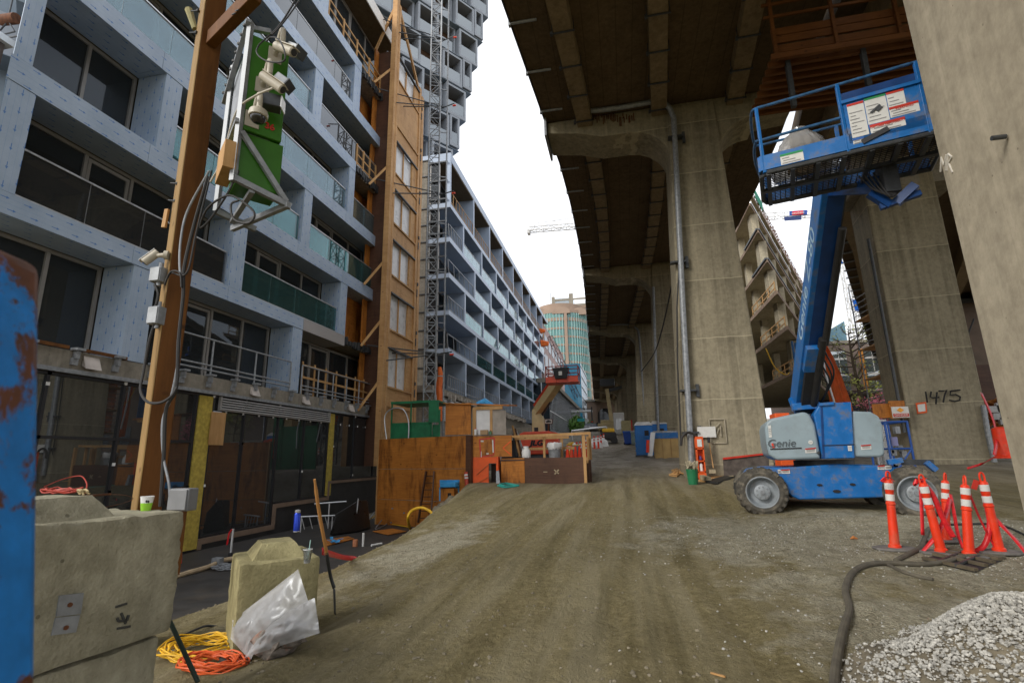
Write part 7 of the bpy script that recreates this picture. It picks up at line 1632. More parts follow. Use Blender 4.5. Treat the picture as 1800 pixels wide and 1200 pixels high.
# low wall and rails
lw = thing('plywood_barrier', 'low plywood barrier with a dark right half and timber rails above', 'barrier', (-3, 19.4, .6))
wl0, wl1, wl2 = q(881, 851, 19.45), q(923, 849, 19.4), q(1028, 846, 19.2); wt = q(960, 804, 19.35).z
def seg_(p, r_, mt, nm): MB().hexa([(p.x, p.y, .1), (r_.x, r_.y, .1), (r_.x, r_.y + .05, .1), (p.x, p.y + .05, .1), (p.x, p.y, wt), (r_.x, r_.y, wt), (r_.x, r_.y + .05, wt), (p.x, p.y + .05, wt)]).build(nm, mt, lw)
seg_(wl0, wl1 - V((.01, 0, 0)), ply_m, 'bright_sheet'); seg_(wl1, wl2, plyd_m, 'dark_sheet')
sc2 = MB(); sc2.bar(q(975, 833, 19.27), q(982, 825, 19.27), .05, .01, (0, 1, 0)); sc2.bar(q(974, 825, 19.27), q(982, 832, 19.27), .04, .01, (0, 1, 0)); sc2.bar(q(955, 829, 19.3), q(962, 829, 19.3), .03, .01, (0, 1, 0)); sc2.build('scuff_mark', M('pale scuff', (.35, .28, .18), .8), lw)
MB().box(wl0.x, wl2.x, 19.4, 23.4, wt - .1, wt - .04).build('deck', plyd_m, lw)
for px in (1027, 1030, 1034): a = q(px, 846, 19.15 + (px - 1027) * .12); MB().box(a.x, a.x + .1, a.y, a.y + .12, .3, q(px, 765).z if px != 1030 else wt).build('end_post', lum_m, lw)
m = MB()
for i in range(6): a = q(1033 + R.uniform(-2, 5), 846, 19.5 + i * .25); m.box(a.x, a.x + .08, a.y, a.y + .1, .3, wt - R.uniform(0, .4))
m.build('stacked_offcut', plyd_m, lw)
for (xa, ya, xb, yb_, yy, nm) in ((882, 768, 1038, 761, 19.5, 'top_rail'), (905, 771, 1000, 768, 20.4, 'back_rail'), (912, 789, 1010, 787, 20.6, 'mid_rail')): MB().bar(Yp(xa, ya, yy), Yp(xb, yb_, yy), .05, .1).build(nm, lum_m, lw)
for px, y0_, y1_, yy in ((957, 764, 806, 19.7), (988, 768, 804, 20.4), (1038, 760, 800, 20.2), (1026, 760, 800, 19.6)): a = Yp(px, y1_, yy); b_ = Yp(px, y0_, yy); MB().box(a.x - .045, a.x + .045, yy, yy + .09, wt - .1, b_.z).build('rail_post', lum_m, lw)
for i, (px, tx, c_) in enumerate(((908, 901, lum_m), (912, 905, plyd_m), (917, 908, alu_m), (903, 902, steel_m))): o = MB().bar(Yp(px + 6, 803, 20.2), Yp(tx, 748 + 5 * i, 20.7), .07, .05).build('timber_board', c_); tag(o, ('pale board leaning behind the low barrier', 'dark board leaning behind the low barrier', 'silver strip leaning behind the low barrier', 'thin black bar leaning behind the low barrier')[i], 'board', 'boards leaning behind the barrier')
c = Yp(925, 803, 19.8); c.z = wt - .03; t = thing('gas_cylinder', 'white propane gas cylinder standing behind the low barrier', 'gas cylinder', c); MB().lathe(c, [(.12, 0), (.12, .03), (.16, .05), (.17, .1), (.17, .28), (.13, .36), (.0, .38)], 18).build('body', whit_m, t); MB().lathe(c, [(.1, .36), (.1, .47), (.09, .47), (.09, .36)], 14).build('collar', whit_m, t); MB().cyl(c + V((0, 0, .37)), c + V((0, 0, .44)), .03, 8).build('valve', rust_m, t)
c = Yp(975, 803, 19.9); c.z = wt - .03; t = thing('garbage_can', 'galvanised garbage can lined with a pale plastic bag', 'garbage can', c); MB().lathe(c, [(0, .0), (.21, 0), (.25, .5), (.26, .52)], 20).build('body', galv_m, t); bm = MB().lathe(c, [(.25, .36), (.29, .44), (.28, .56), (.25, .58), (.2, .5)], 26); bm.v = [v + V((R.uniform(-.025, .025), R.uniform(-.025, .025), R.uniform(-.05, .03))) for v in bm.v]; bm.build('liner', poly_m, t)
# red boom lift behind the barrier
jl = thing('boom_lift', 'orange red boom lift with a cream arm raised behind the barrier', 'boom lift', (-4.6, 29, 1.2))
J = lambda px, py, y=29.0: Yp(px, py, y)
P8 = [J(913, 762), J(920, 759), J(962, 757), J(979, 760), J(982, 770), J(980, 797), J(914, 799)]
MB().prism(P8, (0, 2.2, 0)).build('counterweight', jlgr_m, jl, bev=.05); a = J(945, 788, 28.9); MB().box(J(914, 790).x, J(981, 790).x, 28.9, 29.02, J(914, 790).z, J(914, 788.5).z).build('panel_seam', ink_m, jl)
text('brand_lettering', 'JLG', .40, J(943, 778.5, 28.97), V((1, 0, 0)), (0, 0, 1), ink_m, jl, bold=.02, shear=.2, sx=1.25)
MB().box(J(914, 799).x - .2, J(981, 799).x + .2, 29.2, 31, .9, J(914, 798).z).build('chassis', steel_m, jl)
for x_ in (-5.7, -3.6): MB().cyl((x_ - .2, 29.4, 1.5), (x_ + .2, 29.4, 1.5), .5, 20).cyl((x_ - .2, 31.8, 1.5), (x_ + .2, 31.8, 1.5), .5, 20).build('wheel', tyre_m, jl)
MB().prism([J(935, 762, 29.6), J(956, 762, 29.6), J(954, 735, 29.6), J(948, 719, 29.6), J(935, 719, 29.6)], (0, .7, 0)).build('tower_boom', jlgc_m, jl, bev=.02)
MB().box(J(939, 757, 29.55).x, J(946, 757, 29.55).x, 29.55, 29.6, J(939, 758).z, J(939, 750).z).build('decal', ink_m, jl)
p0, p1 = J(944, 724, 29.9), J(988, 662, 27.0); MB().bar(p0, p1, .42, .5).build('main_boom', jlgc_m, jl, bev=.015); dd = (p1 - p0).normalized(); sd_ = V((-dd.z, 0, dd.x)).normalized(); sd_ = sd_ if sd_.x < 0 else -sd_
MB().bar(p0 + sd_ * .3 + dd * .2, p1 + sd_ * .3, .3, .06, (0, 1, 0)).build('boom_red_edge', jlgr_m, jl); MB().cyl(p0 - sd_ * .35, p0 - sd_ * .3 + dd * 1.6, .07, 8).build('lift_cylinder', steel_m, jl)
bx_, by_, bz_ = J(961, 672, 26.6), J(1018, 670, 26.2), J(990, 643, 26.2); bq = J(990, 652, 26.4)
xl, xr = J(962, 674, 26.4).x, J(1018, 674, 26.4).x; zf, zt = J(990, 674, 26.4).z, J(990, 646, 26.4).z
MB().box(xl, xr, 25.9, 26.9, zf, zf + .1).box(xl, xr, 25.88, 25.93, zf, zf + .3).build('platform_floor', jlgr_m, jl); m = MB()
for x_ in (xl, lerp(xl, xr, .33), lerp(xl, xr, .66), xr):
    for y_ in (25.9, 26.9): m.cyl((x_, y_, zf), (x_, y_, zt), .025, 6)
for z_ in (.55, 1.0):
    z_ = lerp(zf, zt, z_)
    for y_ in (25.9, 26.9): m.cyl((xl, y_, z_), (xr, y_, z_), .025, 6)
    for x_ in (xl, xr): m.cyl((x_, 25.9, z_), (x_, 26.9, z_), .025, 6)
m.build('guard_rail', M('dark red rail', (.28, .03, .02), .5), jl); c = J(985, 650, 25.8); MB().hexa([(c.x - .28, 25.7, c.z - .45), (c.x + .3, 25.7, c.z - .45), (c.x + .3, 26, c.z - .45), (c.x - .28, 26, c.z - .45), (c.x - .4, 25.65, c.z + .1), (c.x + .42, 25.65, c.z + .1), (c.x + .42, 26, c.z + .1), (c.x - .4, 26, c.z + .1)]).build('control_console', ink_m, jl); MB().box(c.x - .08, c.x + .1, 25.62, 25.66, c.z - .3, c.z - .1).build('decal', paper_m, jl)
MB().bar(p1, c + V((.1, .4, -.5)), .3, .3).build('platform_mount', ink_m, jl)
t = thing('exit_signboard', 'small white signboard in a brown frame beside the cream boom', 'sign', J(967, 740, 31)); MB().box(J(957, 740, 31).x, J(971, 740, 31).x, 31, 31.05, J(960, 745, 31).z, J(960, 736, 31).z).build('frame', rust_m, t); MB().box(J(958, 740, 30.97).x, J(970, 740, 30.97).x, 30.96, 30.99, J(960, 744, 31).z, J(960, 737, 31).z).build('face', paper_m, t); MB().bar(J(960, 741, 30.95), J(968.5, 740.5, 30.95), .02, .09).bar(J(962, 738.6, 30.95), J(966, 738.5, 30.95), .02, .05).build('print', ink_m, t); MB().cyl(J(964, 745, 31.02), J(964, 790, 31.02), .05, 8).build('stake', rust_m, t)
# second raised basket crane arm (dark red lattice) beside the far facade
t = thing('lattice_boom', 'dark red lattice boom slanting down past the far corner', 'boom', Yp(970, 600, 60)); m = MB(); lattice(m, Yp(967, 592, 70), Yp(1016, 700, 70), .8, 1.3, .05, 4, True); m.build('boom', M('dark red lattice', (.10, .018, .016), .6), t)
for i, (px, py, r_, lab) in enumerate(((957, 602, .55, 'orange cover hanging at the far end of the long block'), (953, 580, .4, 'small orange tarpaulin corner below the roof of the long block'))):
    c = Yp(px, py, 84); o = MB().prism([c + V((-r_ * 1.4, 0, r_)), c + V((r_ * 1.4, 0, r_ * .3)), c + V((r_ * 1.2, 0, -r_)), c + V((-r_ * 1.2, .1, -r_ * 1.2))], (0, .5, 0)).build('tarpaulin', tarp_m, bev=.15); tag(o, lab, 'tarpaulin')
# yellow and orange clutter beyond the barrier
m = MB()
for i in range(14): p = Yp(1000 + R.uniform(-6, 14), 795 + R.uniform(-18, 10), 24); p2 = Yp(1002 + R.uniform(-8, 16), 790 + R.uniform(-18, 14), 24.4); m.tube(spline([p, p.lerp(p2, .5) + V((R.uniform(-.3, .3), 0, R.uniform(-.2, .3))), p2], 5), .025, 5)
o = m.build('hose', yel_m); tag(o, 'tangle of yellow hoses hung behind the barrier rails', 'hose')
for i in range(4): a = Yp(998 + i * 7, 803, 22 + i * .6); a.z = wt - .3; o = MB().lathe(a, [(.12, 0), (.04, .75), (0, .78)], 10).build('traffic_cone', oran_m); tag(o, 'orange traffic cone in the cluster behind the barrier', 'traffic cone', 'orange cones behind the barrier')
o = MB().box(Yp(1004, 790, 24).x, Yp(1016, 790, 24).x, 24, 24.6, ground(-2, 24), Yp(1004, 783, 24).z).build('tool_chest', M('grey green chest', (.12, .16, .15), .6), bev=.03); tag(o, 'grey green tool chest behind the barrier end', 'chest')
o = MB().tube(spline([gpt(875, 853, .03), gpt(885, 856, .03), gpt(900, 855, .03), gpt(912, 853, .03), gpt(898, 852, .04), gpt(884, 853, .05), gpt(878, 851, .04), gpt(890, 849, .03), gpt(905, 852, .03)], 8), .03, 6).build('hose', M('teal hose', (.03, .32, .27), .5)); tag(o, 'teal hose coiled on the ground by the orange bay', 'hose')
o = MB().hexa([Yp(872, 850, 19.1), Yp(879, 850, 19.1), Yp(879, 849, 19.25), Yp(872, 849, 19.25), Yp(872, 828, 19.15), Yp(877, 827, 19.15), Yp(877, 826, 19.3), Yp(872, 827, 19.3)]).build('metal_sheet', galv_m); tag(o, 'grey metal sheet leaning in the booth doorway', 'sheet')
# ---------------------------------------------------------------- on the membrane below
HP = lambda px, py, o: (lambda d_: V((0, 0, EYE)) + d_ * ((H(0, 0, o) - V((0, 0, EYE))).dot(hn) / d_.dot(hn)))(_ray(px, py))
t = thing('ladder', 'old wooden ladder leaning on the plywood hoarding', 'ladder', HP(745, 915, .5)); m = MB(); a0, a1, b0, b1 = HP(735, 918, .55), HP(757, 918, .55), HP(749, 828, .1), HP(763, 828, .1)
for a, b_ in ((a0, b0), (a1, b1)): MB().bar(a, b_, .05, .09).build('stile', plyd_m, t)
for i in range(7): k = (i + .6) / 7.3; m.bar(a0.lerp(b0, k), a1.lerp(b1, k), .035)
m.build('rung', plyd_m, t)
t = thing('hatch_hood', 'plywood box under a folded sky blue membrane on the hoarding', 'box', HP(789, 860, .2)); P4 = lambda pts, o: [HP(x, y, o) for x, y in pts]
MB().prism(P4(((774, 858), (798, 858), (798, 880), (774, 880)), .3), -hn * .25).build('plywood_box', ply_m, t); MB().prism(P4(((773, 843), (807, 843), (806, 872), (799, 873), (799, 856), (773, 852)), .06), -hn * .04).build('blue_backing', bluet_m, t); MB().prism(P4(((772, 849), (800, 847), (799, 856), (773, 857)), .4), -hn * .3).build('blue_flap', bluet_m, t, bev=.03); MB().prism(P4(((772, 856), (774, 856), (774, 880), (772, 880)), .31), -hn * .2).build('blue_edge', bluet_m, t); MB().prism(P4(((787, 866), (793, 866), (793, 880), (787, 880)), .31), -hn * .02).build('dark_slot', ink_m, t)
t = thing('fire_extinguisher', 'red cylinder with white bands by the hoarding corner post', 'post', HP(822, 866, .15)); MB().cyl(HP(822, 868, .15), HP(819, 829, .12), .07, 12).build('body', M('dull red post', (.45, .06, .03), .5), t); MB().cyl(HP(820, 841, .14), HP(819.7, 838, .14), .075, 12).cyl(HP(819.5, 836, .13), HP(819.2, 833, .13), .075, 12).build('reflective_band', paper_m, t)
t['label'] = 'slim dull red post with white bands by the hoarding corner'; t['category'] = 'traffic post'; t.name = 'traffic_post'
def mp2(px, py, h=.0): return Zp(px, py, -1.0 + h)
o = MB().tube(spline([mp2(724, 938, .05), Yp(717, 912, 16.3), Yp(724, 897, 16.4), Yp(742, 892, 16.5), Yp(760, 902, 16.5), Yp(772, 925, 16.4), Yp(775, 930, 16.0), Yp(790, 918, 16.2), Yp(806, 911, 16.4), Yp(817, 914, 16.6), Yp(818, 920, 16.6)], 8), .045, 10).build('hose', yel_m); tag(o, 'thick yellow hose arching up in a loop by the hoarding', 'hose')
o = MB().tube(spline([Yp(676, 966, 11.4), Yp(682, 960, 11.8), Yp(694, 955, 12.2), Yp(716, 950, 12.6)], 6), .04, 8).build('hose', yel_m); tag(o, 'yellow hose end half buried in the gravel bank', 'hose')
ribbon([Yp(798, 876, 17.6), Yp(790, 890, 17), Yp(775, 912, 16.2), Yp(752, 936, 14.8)], .11, 'wide red ribbon running down the bank to the yellow hose'); ribbon([Yp(566, 968, 5.6), Yp(585, 974, 7.2), Yp(610, 980, 8.4), Yp(648, 981, 9.3)], .08, 'red ribbon sagging from the block along the bank edge'); ribbon([Yp(798, 876, 17.6), Yp(786, 880, 17.5), Yp(790, 886, 17.4)], .08, 'short red ribbon end knotted on the bank')
t = thing('stake', 'grey pipe stake with a red ribbon on the membrane', 'stake', mp2(404, 990)); MB().cyl(mp2(404, 988), mp2(404, 988) + V((0, 0, .85)), .03, 8).build('pipe', alu_m, t); MB().cyl(mp2(404, 988), mp2(404, 988) + V((0, 0, .25)), .05, 8).build('foot', ink_m, t); q = mp2(404, 988); MB().tube([q + V((0, -.04, .84)), q + V((-.06, -.06, .75)), q + V((-.09, -.06, .45))], .022, 5).build('ribbon', tape_m, t)
qq = mp2(395, 1000); coil('cable', 'coil of grey cable lying on the membrane', (qq.x, qq.y, -1.0), .28, .1, 7, .011, galv_m, 'cable', .6, 12); o = MB().box(mp2(377, 995).x - .12, mp2(377, 995).x + .12, mp2(377, 995).y, mp2(377, 995).y + .18, -1.0, -.8).build('metal_box', galv_m, bev=.02); tag(o, 'small galvanised box beside the grey cable coil', 'box')
t = thing('sawhorse_frame', 'small grey pipe trestle frame on the membrane near the black bin', 'trestle', mp2(570, 930)); m = MB()
a, b_ = mp2(528, 935, 0), mp2(583, 932, 0)
for p in (a, b_): m.cyl(p, p + V((0, 0, .55)), .025, 8)
m.cyl(a + V((-.1, 0, .55)), b_ + V((.1, 0, .55)), .03, 8); m.cyl(a + V((0, .8, .95)), b_ + V((.1, .8, 1.0)), .03, 8); m.cyl((a + b_) / 2 + V((0, .8, 0)), (a + b_) / 2 + V((0, .8, 1.0)), .03, 8)
for i in range(5): p = a.lerp(b_, i / 4); m.cyl(p + V((0, 0, .55)), a.lerp(b_, min(1, (i + .5) / 4)) + V((0, 0, .1)), .015, 6)
m.build('pipe_frame', alu_m, t)
t = thing('black_bin', 'black sheeted stack leaning against the dark base wall', 'sheeting', mp2(612, 925)); P_ = [mp2(578, 942), mp2(630, 935)]; MB().hexa([P_[0], P_[1], P_[1] + V((0, 1.0, 0)), P_[0] + V((0, 1.0, 0)), P_[0] + V((.1, .2, .75)), P_[1] + V((-.1, .1, 1.15)), P_[1] + V((-.1, .8, 1.1)), P_[0] + V((.1, .8, .7))]).build('sheet', M('glossy black sheet', (.015, .015, .015), .3, 0, .2, 4, .6, 6), t, bev=.05); MB().cyl(P_[1] + V((-.12, -.05, .1)), P_[1] + V((-.1, .05, 1.2)), .02, 6).build('edge_pipe', alu_m, t)
o = MB().prism([mp2(x, y, .01) for x, y in ((572, 960), (623, 947), (612, 943), (566, 950))], (0, 0, .02)).build('plywood_sheet', ply_m); tag(o, 'orange plywood sheet with blue scraps on the membrane', 'board'); o = MB().prism([mp2(x, y, .01) for x, y in ((655, 934), (682, 940), (715, 934), (690, 929))], (0, 0, .02)).build('plywood_sheet', ply_m); tag(o, 'brown plywood sheet lying near the hoarding foot', 'board')
m = MB()
for i in range(8): p = mp2(586 + R.uniform(-6, 12), 950 + R.uniform(-3, 3), .06); m.bar(p, p + V((R.uniform(-.2, .2), R.uniform(-.2, .2), R.uniform(0, .08))), .1, .02)
o = m.build('plastic_scrap', bluet_m); tag(o, 'pale blue plastic scraps on the orange sheet', 'scrap')
p = mp2(638, 960); o = MB().cyl(p, p + V((0, 0, .4)), .035, 10).build('pipe_stub', whit_m); tag(o, 'white pipe stub standing on the membrane', 'pipe'); p = mp2(624, 960); o = MB().cyl(p, p + V((0, 0, .2)), .08, 12).build('paint_can', M('orange grey can', (.5, .2, .1), .5)); tag(o, 'short orange can beside the white pipe stub', 'can'); o = MB().cyl(mp2(653, 958, .04), mp2(671, 955, .04), .035, 10).build('pipe_offcut', whit_m); tag(o, 'white pipe offcut lying right of the stub', 'pipe')
o = MB().tube(spline([mp2(650, 912, .05), mp2(664, 905, .3), mp2(674, 918, .05), mp2(690, 921, .03), mp2(720, 926, .03)], 6), .02, 6).build('cable', yel_m); tag(o, 'yellow cable trailing along the hoarding foot', 'cable'); o = MB().tube(spline([mp2(640, 925, .03), mp2(660, 898, .3), mp2(672, 910, .2), mp2(660, 930, .03), mp2(690, 915, .03)], 6), .02, 6).build('cable', galv_m); tag(o, 'grey cable looped on the membrane by the hoarding', 'cable')
o = MB().tube(spline([mp2(302, 1015, .03), mp2(330, 1006, .05), mp2(365, 996, .06), mp2(390, 985, .08), mp2(415, 980, .1), mp2(440, 975, .06)], 6), .055, 7).build('cloth_strip', M('dirty cream cloth', (.42, .32, .2), .9, 0, .2, 6, .3)); tag(o, 'crumpled cream cloth strip along the base wall', 'cloth'); o = MB().lathe(mp2(312, 990), [(.1, 0), (.04, .8), (0, .85)], 10).build('traffic_cone', red_m); tag(o, 'red cone half hidden behind the stacked blocks', 'traffic cone')
# earth clods on the bank
q = gpt(828, 888); m = MB(); 
bm = bmesh.new(); bmesh.ops.create_icosphere(bm, subdivisions=4, radius=1)
for v in bm.verts: v.co = V((v.co.x * .75, v.co.y * 1.1, v.co.z * .55)) * (1 + .3 * noise.noise(v.co * 2.2) + .12 * noise.noise(v.co * 7))
me = bpy.data.meshes.new('earth'); bm.to_mesh(me); bm.free(); me.materials.append(base_m); o = bpy.data.objects.new('earth_mound', me); COL.objects.link(o); o.location = (-5.75, 17.4, -.25); tag(o, 'brown clod of earth beneath the blue hooded box', 'earth mound')

# ---------------------------------------------------------------- beyond the lift on the right
t = thing('scaffold', 'blue scaffold frame with hung tools behind the right grey hood', 'scaffold', Yp(1585, 810, 21)); m = MB(); fx0, fx1 = Yp(1566, 805, 21).x, Yp(1606, 805, 21).x; gz_ = ground(fx0, 21); tz = Yp(1575, 741, 21).z
for x_ in (fx0, fx1):
    for y_ in (21, 22.4): m.cyl((x_, y_, gz_), (x_, y_, tz), .04, 8)
for z_ in (tz, lerp(gz_, tz, .5), lerp(gz_, tz, .15)):
    for y_ in (21, 22.4): m.cyl((fx0, y_, z_), (fx1, y_, z_), .035, 8)
    for x_ in (fx0, fx1): m.cyl((x_, 21, z_), (x_, 22.4, z_), .035, 8)
m.cyl((fx0, 21, gz_), (fx1, 21, lerp(gz_, tz, .5)), .03, 8); m.build('frame', M('scaffold blue', (.015, .07, .28), .5), t); MB().box(fx0 + .2, fx1 - .3, 21.2, 21.25, lerp(gz_, tz, .55), lerp(gz_, tz, .72)).build('notice_board', M('mauve board', (.2, .2, .36), .6), t); m = MB()
for i in range(12): p = V((R.uniform(fx0, fx1), 21.6, R.uniform(gz_ + .1, tz - .1))); m.box(p.x - .08, p.x + .08, 21.5, 21.7, p.z, p.z + R.uniform(.1, .3))
m.build('hung_tool', galv_m, t)
a, b_ = Yp(1560, 730, 25), Yp(1590, 706, 25); t = thing('site_hoarding', 'brown plywood hoarding with a red and white danger sign', 'hoarding', a); MB().box(Yp(1536, 730, 26).x, Yp(1566, 730, 26).x, 26, 26.05, Yp(1560, 734, 26).z, Yp(1560, 709, 26).z).box(Yp(1564, 730, 26).x, Yp(1592, 730, 26).x, 25.9, 25.95, Yp(1560, 736, 26).z, Yp(1560, 705, 26).z).build('sheet', ply_m, t); c = Yp(1583, 724, 25.8); MB().box(c.x - .33, c.x + .33, 25.8, 25.83, c.z - .24, c.z + .24).build('danger_sign', paper_m, t); MB().box(c.x - .3, c.x + .3, 25.78, 25.8, c.z - .2, c.z - .06).build('red_band', red_m, t); MB().prism([(c.x, 25.78, c.z + .2), (c.x + .14, 25.78, c.z + .09), (c.x, 25.78, c.z - .02), (c.x - .14, 25.78, c.z + .09)], (0, .02, 0)).build('diamond', M('sign amber', (.75, .32, .03), .6), t)
text('sign_lettering', 'DANGER', .13, (c.x, 25.775, c.z - .13), (1, 0, 0), (0, 0, 1), paper_m, t)
t = thing('mesh_fence', 'pale wire mesh panel behind the right grey hood', 'fence', Yp(1555, 800, 23)); m = MB(); x0_, x1_ = Yp(1542, 790, 23).x, Yp(1566, 790, 23).x
for i in range(12): m.cyl((lerp(x0_, x1_, i / 11), 23, .9), (lerp(x0_, x1_, i / 11), 23, Yp(1550, 737, 23).z), .012, 4)
for i in range(14): z_ = lerp(.95, Yp(1550, 738, 23).z, i / 13); m.cyl((x0_, 23, z_), (x1_, 23, z_), .012, 4)
m.build('mesh', alu_m, t); MB().box(x0_ - .05, x0_, 22.97, 23.03, .8, Yp(1550, 736, 23).z).build('post', alu_m, t)
# beyond the numbered pier, at the right edge
for i, (px, py) in enumerate(((1768, 770), (1775, 800))):
    pass
t = thing('traffic_drum', 'orange and white traffic drum at the right edge behind the near pier', 'traffic drum', Yp(1770, 806, 20)); q = Yp(1768, 805, 20); MB().lathe((q.x, 20, q.z), [(.3, 0), (.3, .05), (.24, .08), (.2, .95), (.1, 1.0), (0, 1.0)], 20).build('body', oran_m, t)
for z_ in (.28, .58): MB().lathe((q.x, 20, q.z), [(.237 - z_ * .04, z_), (.23 - z_ * .04, z_ + .14)], 20).build('band', whit_m, t)
t = thing('rubble_heap', 'heap of site debris and sheeting beyond the numbered pier', 'debris', Yp(1745, 740, 34)); m = MB()
for i in range(46): p = Yp(1735 + R.uniform(-10, 40), 745 + R.uniform(-45, 40), 34); m.bar(p, p + V((R.uniform(-1, 1), R.uniform(-.5, .5), R.uniform(-.5, .5))), R.uniform(.1, .3), .1)
m.build('timber_waste', ply_m, t); m = MB()
for i in range(10): p = Yp(1740 + R.uniform(-8, 30), 720 + R.uniform(-10, 30), 33.5); m.box(p.x, p.x + .6, 33.4, 33.6, p.z, p.z + .35)
m.build('bagged_waste', poly_m, t)
o = MB().box(Yp(1736, 745, 36).x, Yp(1800, 745, 36).x + 3, 36, 36.3, 1.4, Yp(1740, 640, 36).z).build('debris_wall', plyd_m); tag(o, 'dark timber wall behind the debris at the right edge', 'wall')
ribbon([Yp(1725, 690, 24), Yp(1745, 735, 22), Yp(1752, 770, 20), Yp(1748, 800, 19)], .1, 'red ribbon hanging beside the numbered pier'); ribbon([Yp(1700, 823, 22), Yp(1725, 815, 22), Yp(1750, 802, 21)], .07, 'red ribbon lying at the foot of the numbered pier')
o = MB().tube(spline([Yp(1712, 560, 40), Yp(1700, 600, 40), Yp(1715, 640, 40)], 5), .05, 6).build('cable', blk_m); tag(o, 'dark cable hanging in the shade beyond the numbered pier', 'cable')
t = thing('warehouse', 'dark site building filling the gap behind the right hand piers', 'building', (36, 60, 2)); MB().box(34, 60, 58, 66, 1, 16).build('wall', M('dark brown wall', (.10, .07, .05), .8, 0, .3, .5, .1), t); MB().box(33.8, 60, 57.6, 66, 16, 16.4).build('roof', steel_m, t)  # dark brown wall closing the gap behind the piers
for i in range(5): MB().box(36 + i * 3.4, 37.6 + i * 3.4, 57.95, 58.02, 4, 6.5).build('window', glas_m, t)

# ---------------------------------------------------------------- trees and street furniture far down the street
def tree(x, y, z, h, cr, n, lm, label, bare=False, trunk=None, name='tree', ls=.28):
    t = thing(name, label, 'tree', (x, y, z)); rr = random.Random(int(x * 7 + y)); tm = trunk or M('dark bark', (.06, .045, .03), .9); m = MB(); tips = []
    m.tube(spline([(x, y, z - .3), (x + .1, y, z + h * .3), (x - .1, y, z + h * .7), (x, y, z + h * .95)], 5), [lerp(.16, .03, i / 15) * h / 7 for i in range(16)], 7)
    for i in range(26):
        k = rr.uniform(.28, .95); a = rr.uniform(0, 6.28); L = cr * (1.15 - .7 * k) * rr.uniform(.7, 1.1); b = V((x, y, z + h * k)); e = b + V((math.cos(a) * L, math.sin(a) * L, L * rr.uniform(.25, .8)))
        m.tube(spline([b, b.lerp(e, .5) + V((0, 0, -.08 * L)), e], 3), [.05 * h / 7, .045 * h / 7, .04 * h / 7, .03 * h / 7, .025 * h / 7, .02 * h / 7, .015 * h / 7], 5); tips += [e, b.lerp(e, .75), b.lerp(e, .5)]
        for j in range(3): e2_ = e + V((rr.uniform(-.5, .5), rr.uniform(-.5, .5), rr.uniform(.1, .6))) * (.6 * cr / 2); m.tube([b.lerp(e, .6), e2_], .012 * h / 7 + .005, 4); tips.append(e2_)
    m.build('trunk', tm, t); lf = MB()
    for i in range(n):
        c = rr.choice(tips) + V((rr.gauss(0, 1), rr.gauss(0, 1), rr.gauss(0, .9))) * (cr * (.10 if bare else .15)); u_ = V((rr.uniform(-1, 1), rr.uniform(-1, 1), rr.uniform(-1, 1))).normalized(); v_ = u_.orthogonal().normalized(); s_ = ls * rr.uniform(.5, 1.2); lf.quad(c - u_ * s_, c + v_ * s_ * .55, c + u_ * s_, c - v_ * s_ * .55)
    lf.build('crown', lm, t, smooth=False); return t
lg_m = M('fresh spring leaves', (.085, .20, .02), .6, 0, .5, 2.5, 0); ly_m = M('sparse yellow green buds', (.20, .22, .04), .7, 0, .3, 2, 0); pk2 = M('pink blossom', (.42, .12, .16), .7, 0, .3, 2, 0)
p = Yp(1015, 768, 108); tree(p.x, 108, ground(p.x, 108), 7.4, 3.2, 2600, lg_m, 'bright green street tree at the far end of the street')
p = Yp(1513, 712, 72); tree(p.x, 72, p.z - 3, 13.5, 4.6, 500, ly_m, 'slender budding tree in front of the brick block', True, ls=.2)
p = Yp(1522, 715, 60); tree(p.x, 60, p.z - 2.5, 5.2, 2.2, 500, ly_m, 'small yellow green tree below the slender budding tree', True, ls=.16)
p = Yp(1548, 735, 50); tree(p.x, 50, p.z - 2.2, 3.6, 1.7, 900, pk2, 'low pink blossoming shrub by the dark house', False, name='shrub', ls=.14)
t = thing('street_sign', 'teal street name sign on a post before the green tree', 'sign', Yp(1020, 760, 100)); c = Yp(1023, 737, 100); MB().box(c.x - .9, c.x + .6, 100, 100.06, c.z - .35, c.z + .2).build('name_plate', M('teal sign', (.03, .42, .45), .5), t); MB().cyl((c.x + .5, 100.1, c.z - 5), (c.x + .5, 100.1, c.z + .8), .08, 8).build('post', steel_m, t); MB().cyl((c.x + .9, 99.9, c.z - .2), (c.x + .9, 100, c.z - .2), .4, 14).build('round_sign', whit_m, t)
t = thing('traffic_light', 'traffic light arm and pole at the far crossing', 'traffic light', Yp(1042, 770, 95)); c = Yp(1041, 740, 95); MB().cyl((c.x, 95, c.z - 5), (c.x, 95, c.z + 2.6), .12, 8).build('pole', steel_m, t); MB().cyl((c.x, 95, c.z + 2.2), (c.x - 4, 95, c.z + 2.6), .07, 8).build('arm', steel_m, t); MB().box(c.x - .25, c.x + .25, 94.8, 95, c.z - 1.2, c.z + .2).build('signal_head', green_m, t); MB().cyl((c.x, 94.72, c.z - .1), (c.x, 94.8, c.z - .1), .16, 10).build('red_lens', M('red signal', (.7, .03, .02), .3), t)
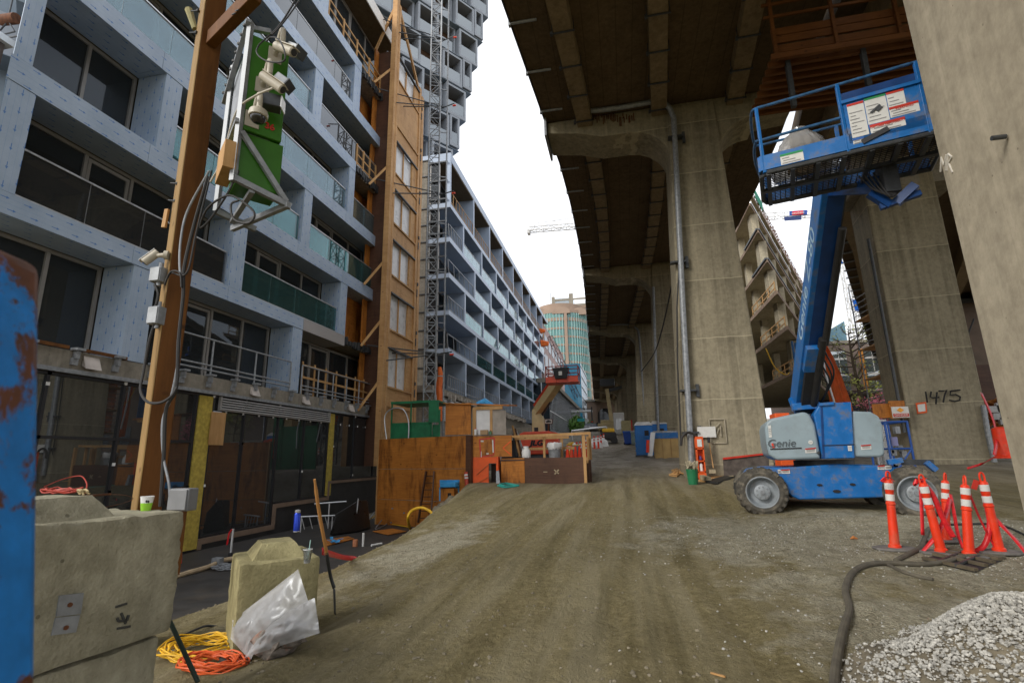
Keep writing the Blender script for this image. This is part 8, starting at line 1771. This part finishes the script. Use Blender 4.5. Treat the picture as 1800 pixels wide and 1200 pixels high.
t = thing('overhead_gantry', 'long pale pipe rail stretched across the far street', 'rail', Yp(1030, 752, 60)); a, b_ = Yp(1005, 757, 60), Yp(1066, 750, 60); MB().cyl(a, b_, .1, 8).build('beam', alu_m, t); MB().cyl(V((a.x, 60, 2.5)), a, .08, 8).build('post', alu_m, t); MB().cyl(V((b_.x, 60, 2.5)), b_, .08, 8).build('post', alu_m, t)
for i, (px, y, cm_) in enumerate(((1046, 88, whit_m), (1055, 96, M('dull car paint', (.1, .1, .12), .4)), (1036, 92, M('silver car paint', (.4, .4, .42), .35)))):
    q = Yp(px, 765, y); z = ground(q.x, y); t = thing('parked_car', ('small white car at the far crossing', 'dark car at the far crossing beneath the viaduct', 'silver car at the far crossing near the green tree')[i], 'car', (q.x, y, z)); MB().box(q.x - .9, q.x + .9, y, y + 4.2, z + .35, z + .85).build('body', cm_, t, bev=.12, seg=3); MB().hexa([(q.x - .82, y + .7, z + .85), (q.x + .82, y + .7, z + .85), (q.x + .82, y + 3.7, z + .85), (q.x - .82, y + 3.7, z + .85), (q.x - .68, y + 1.4, z + 1.42), (q.x + .68, y + 1.4, z + 1.42), (q.x + .68, y + 3.1, z + 1.42), (q.x - .68, y + 3.1, z + 1.42)]).build('cabin', glas_m, t)
    for s_ in (-1, 1): MB().cyl((q.x + s_ * .9, y + .8, z + .33), (q.x + s_ * .7, y + .8, z + .33), .33, 14).cyl((q.x + s_ * .9, y + 3.4, z + .33), (q.x + s_ * .7, y + 3.4, z + .33), .33, 14).build('wheel', blk_m, t)
t = thing('stone_building', 'pale stone building with an arch at the very end of the street', 'building', Yp(1050, 760, 150)); p = Yp(1040, 760, 150); MB().box(p.x - 1, p.x + 8, 150, 160, 8, 17).build('wall', pk_m, t); MB().box(p.x - 1.4, p.x + 8.4, 149.6, 160, 17, 17.6).build('cornice', slab_m, t); MB().prism([(p.x + 4 + 2 * math.cos(rad(a)), 149.9, 13 + 2 * math.sin(rad(a))) for a in range(0, 181, 20)] + [(p.x + 2, 149.9, 9), (p.x + 6, 149.9, 9)], (0, .2, 0)).build('arch_window', glas_m, t)
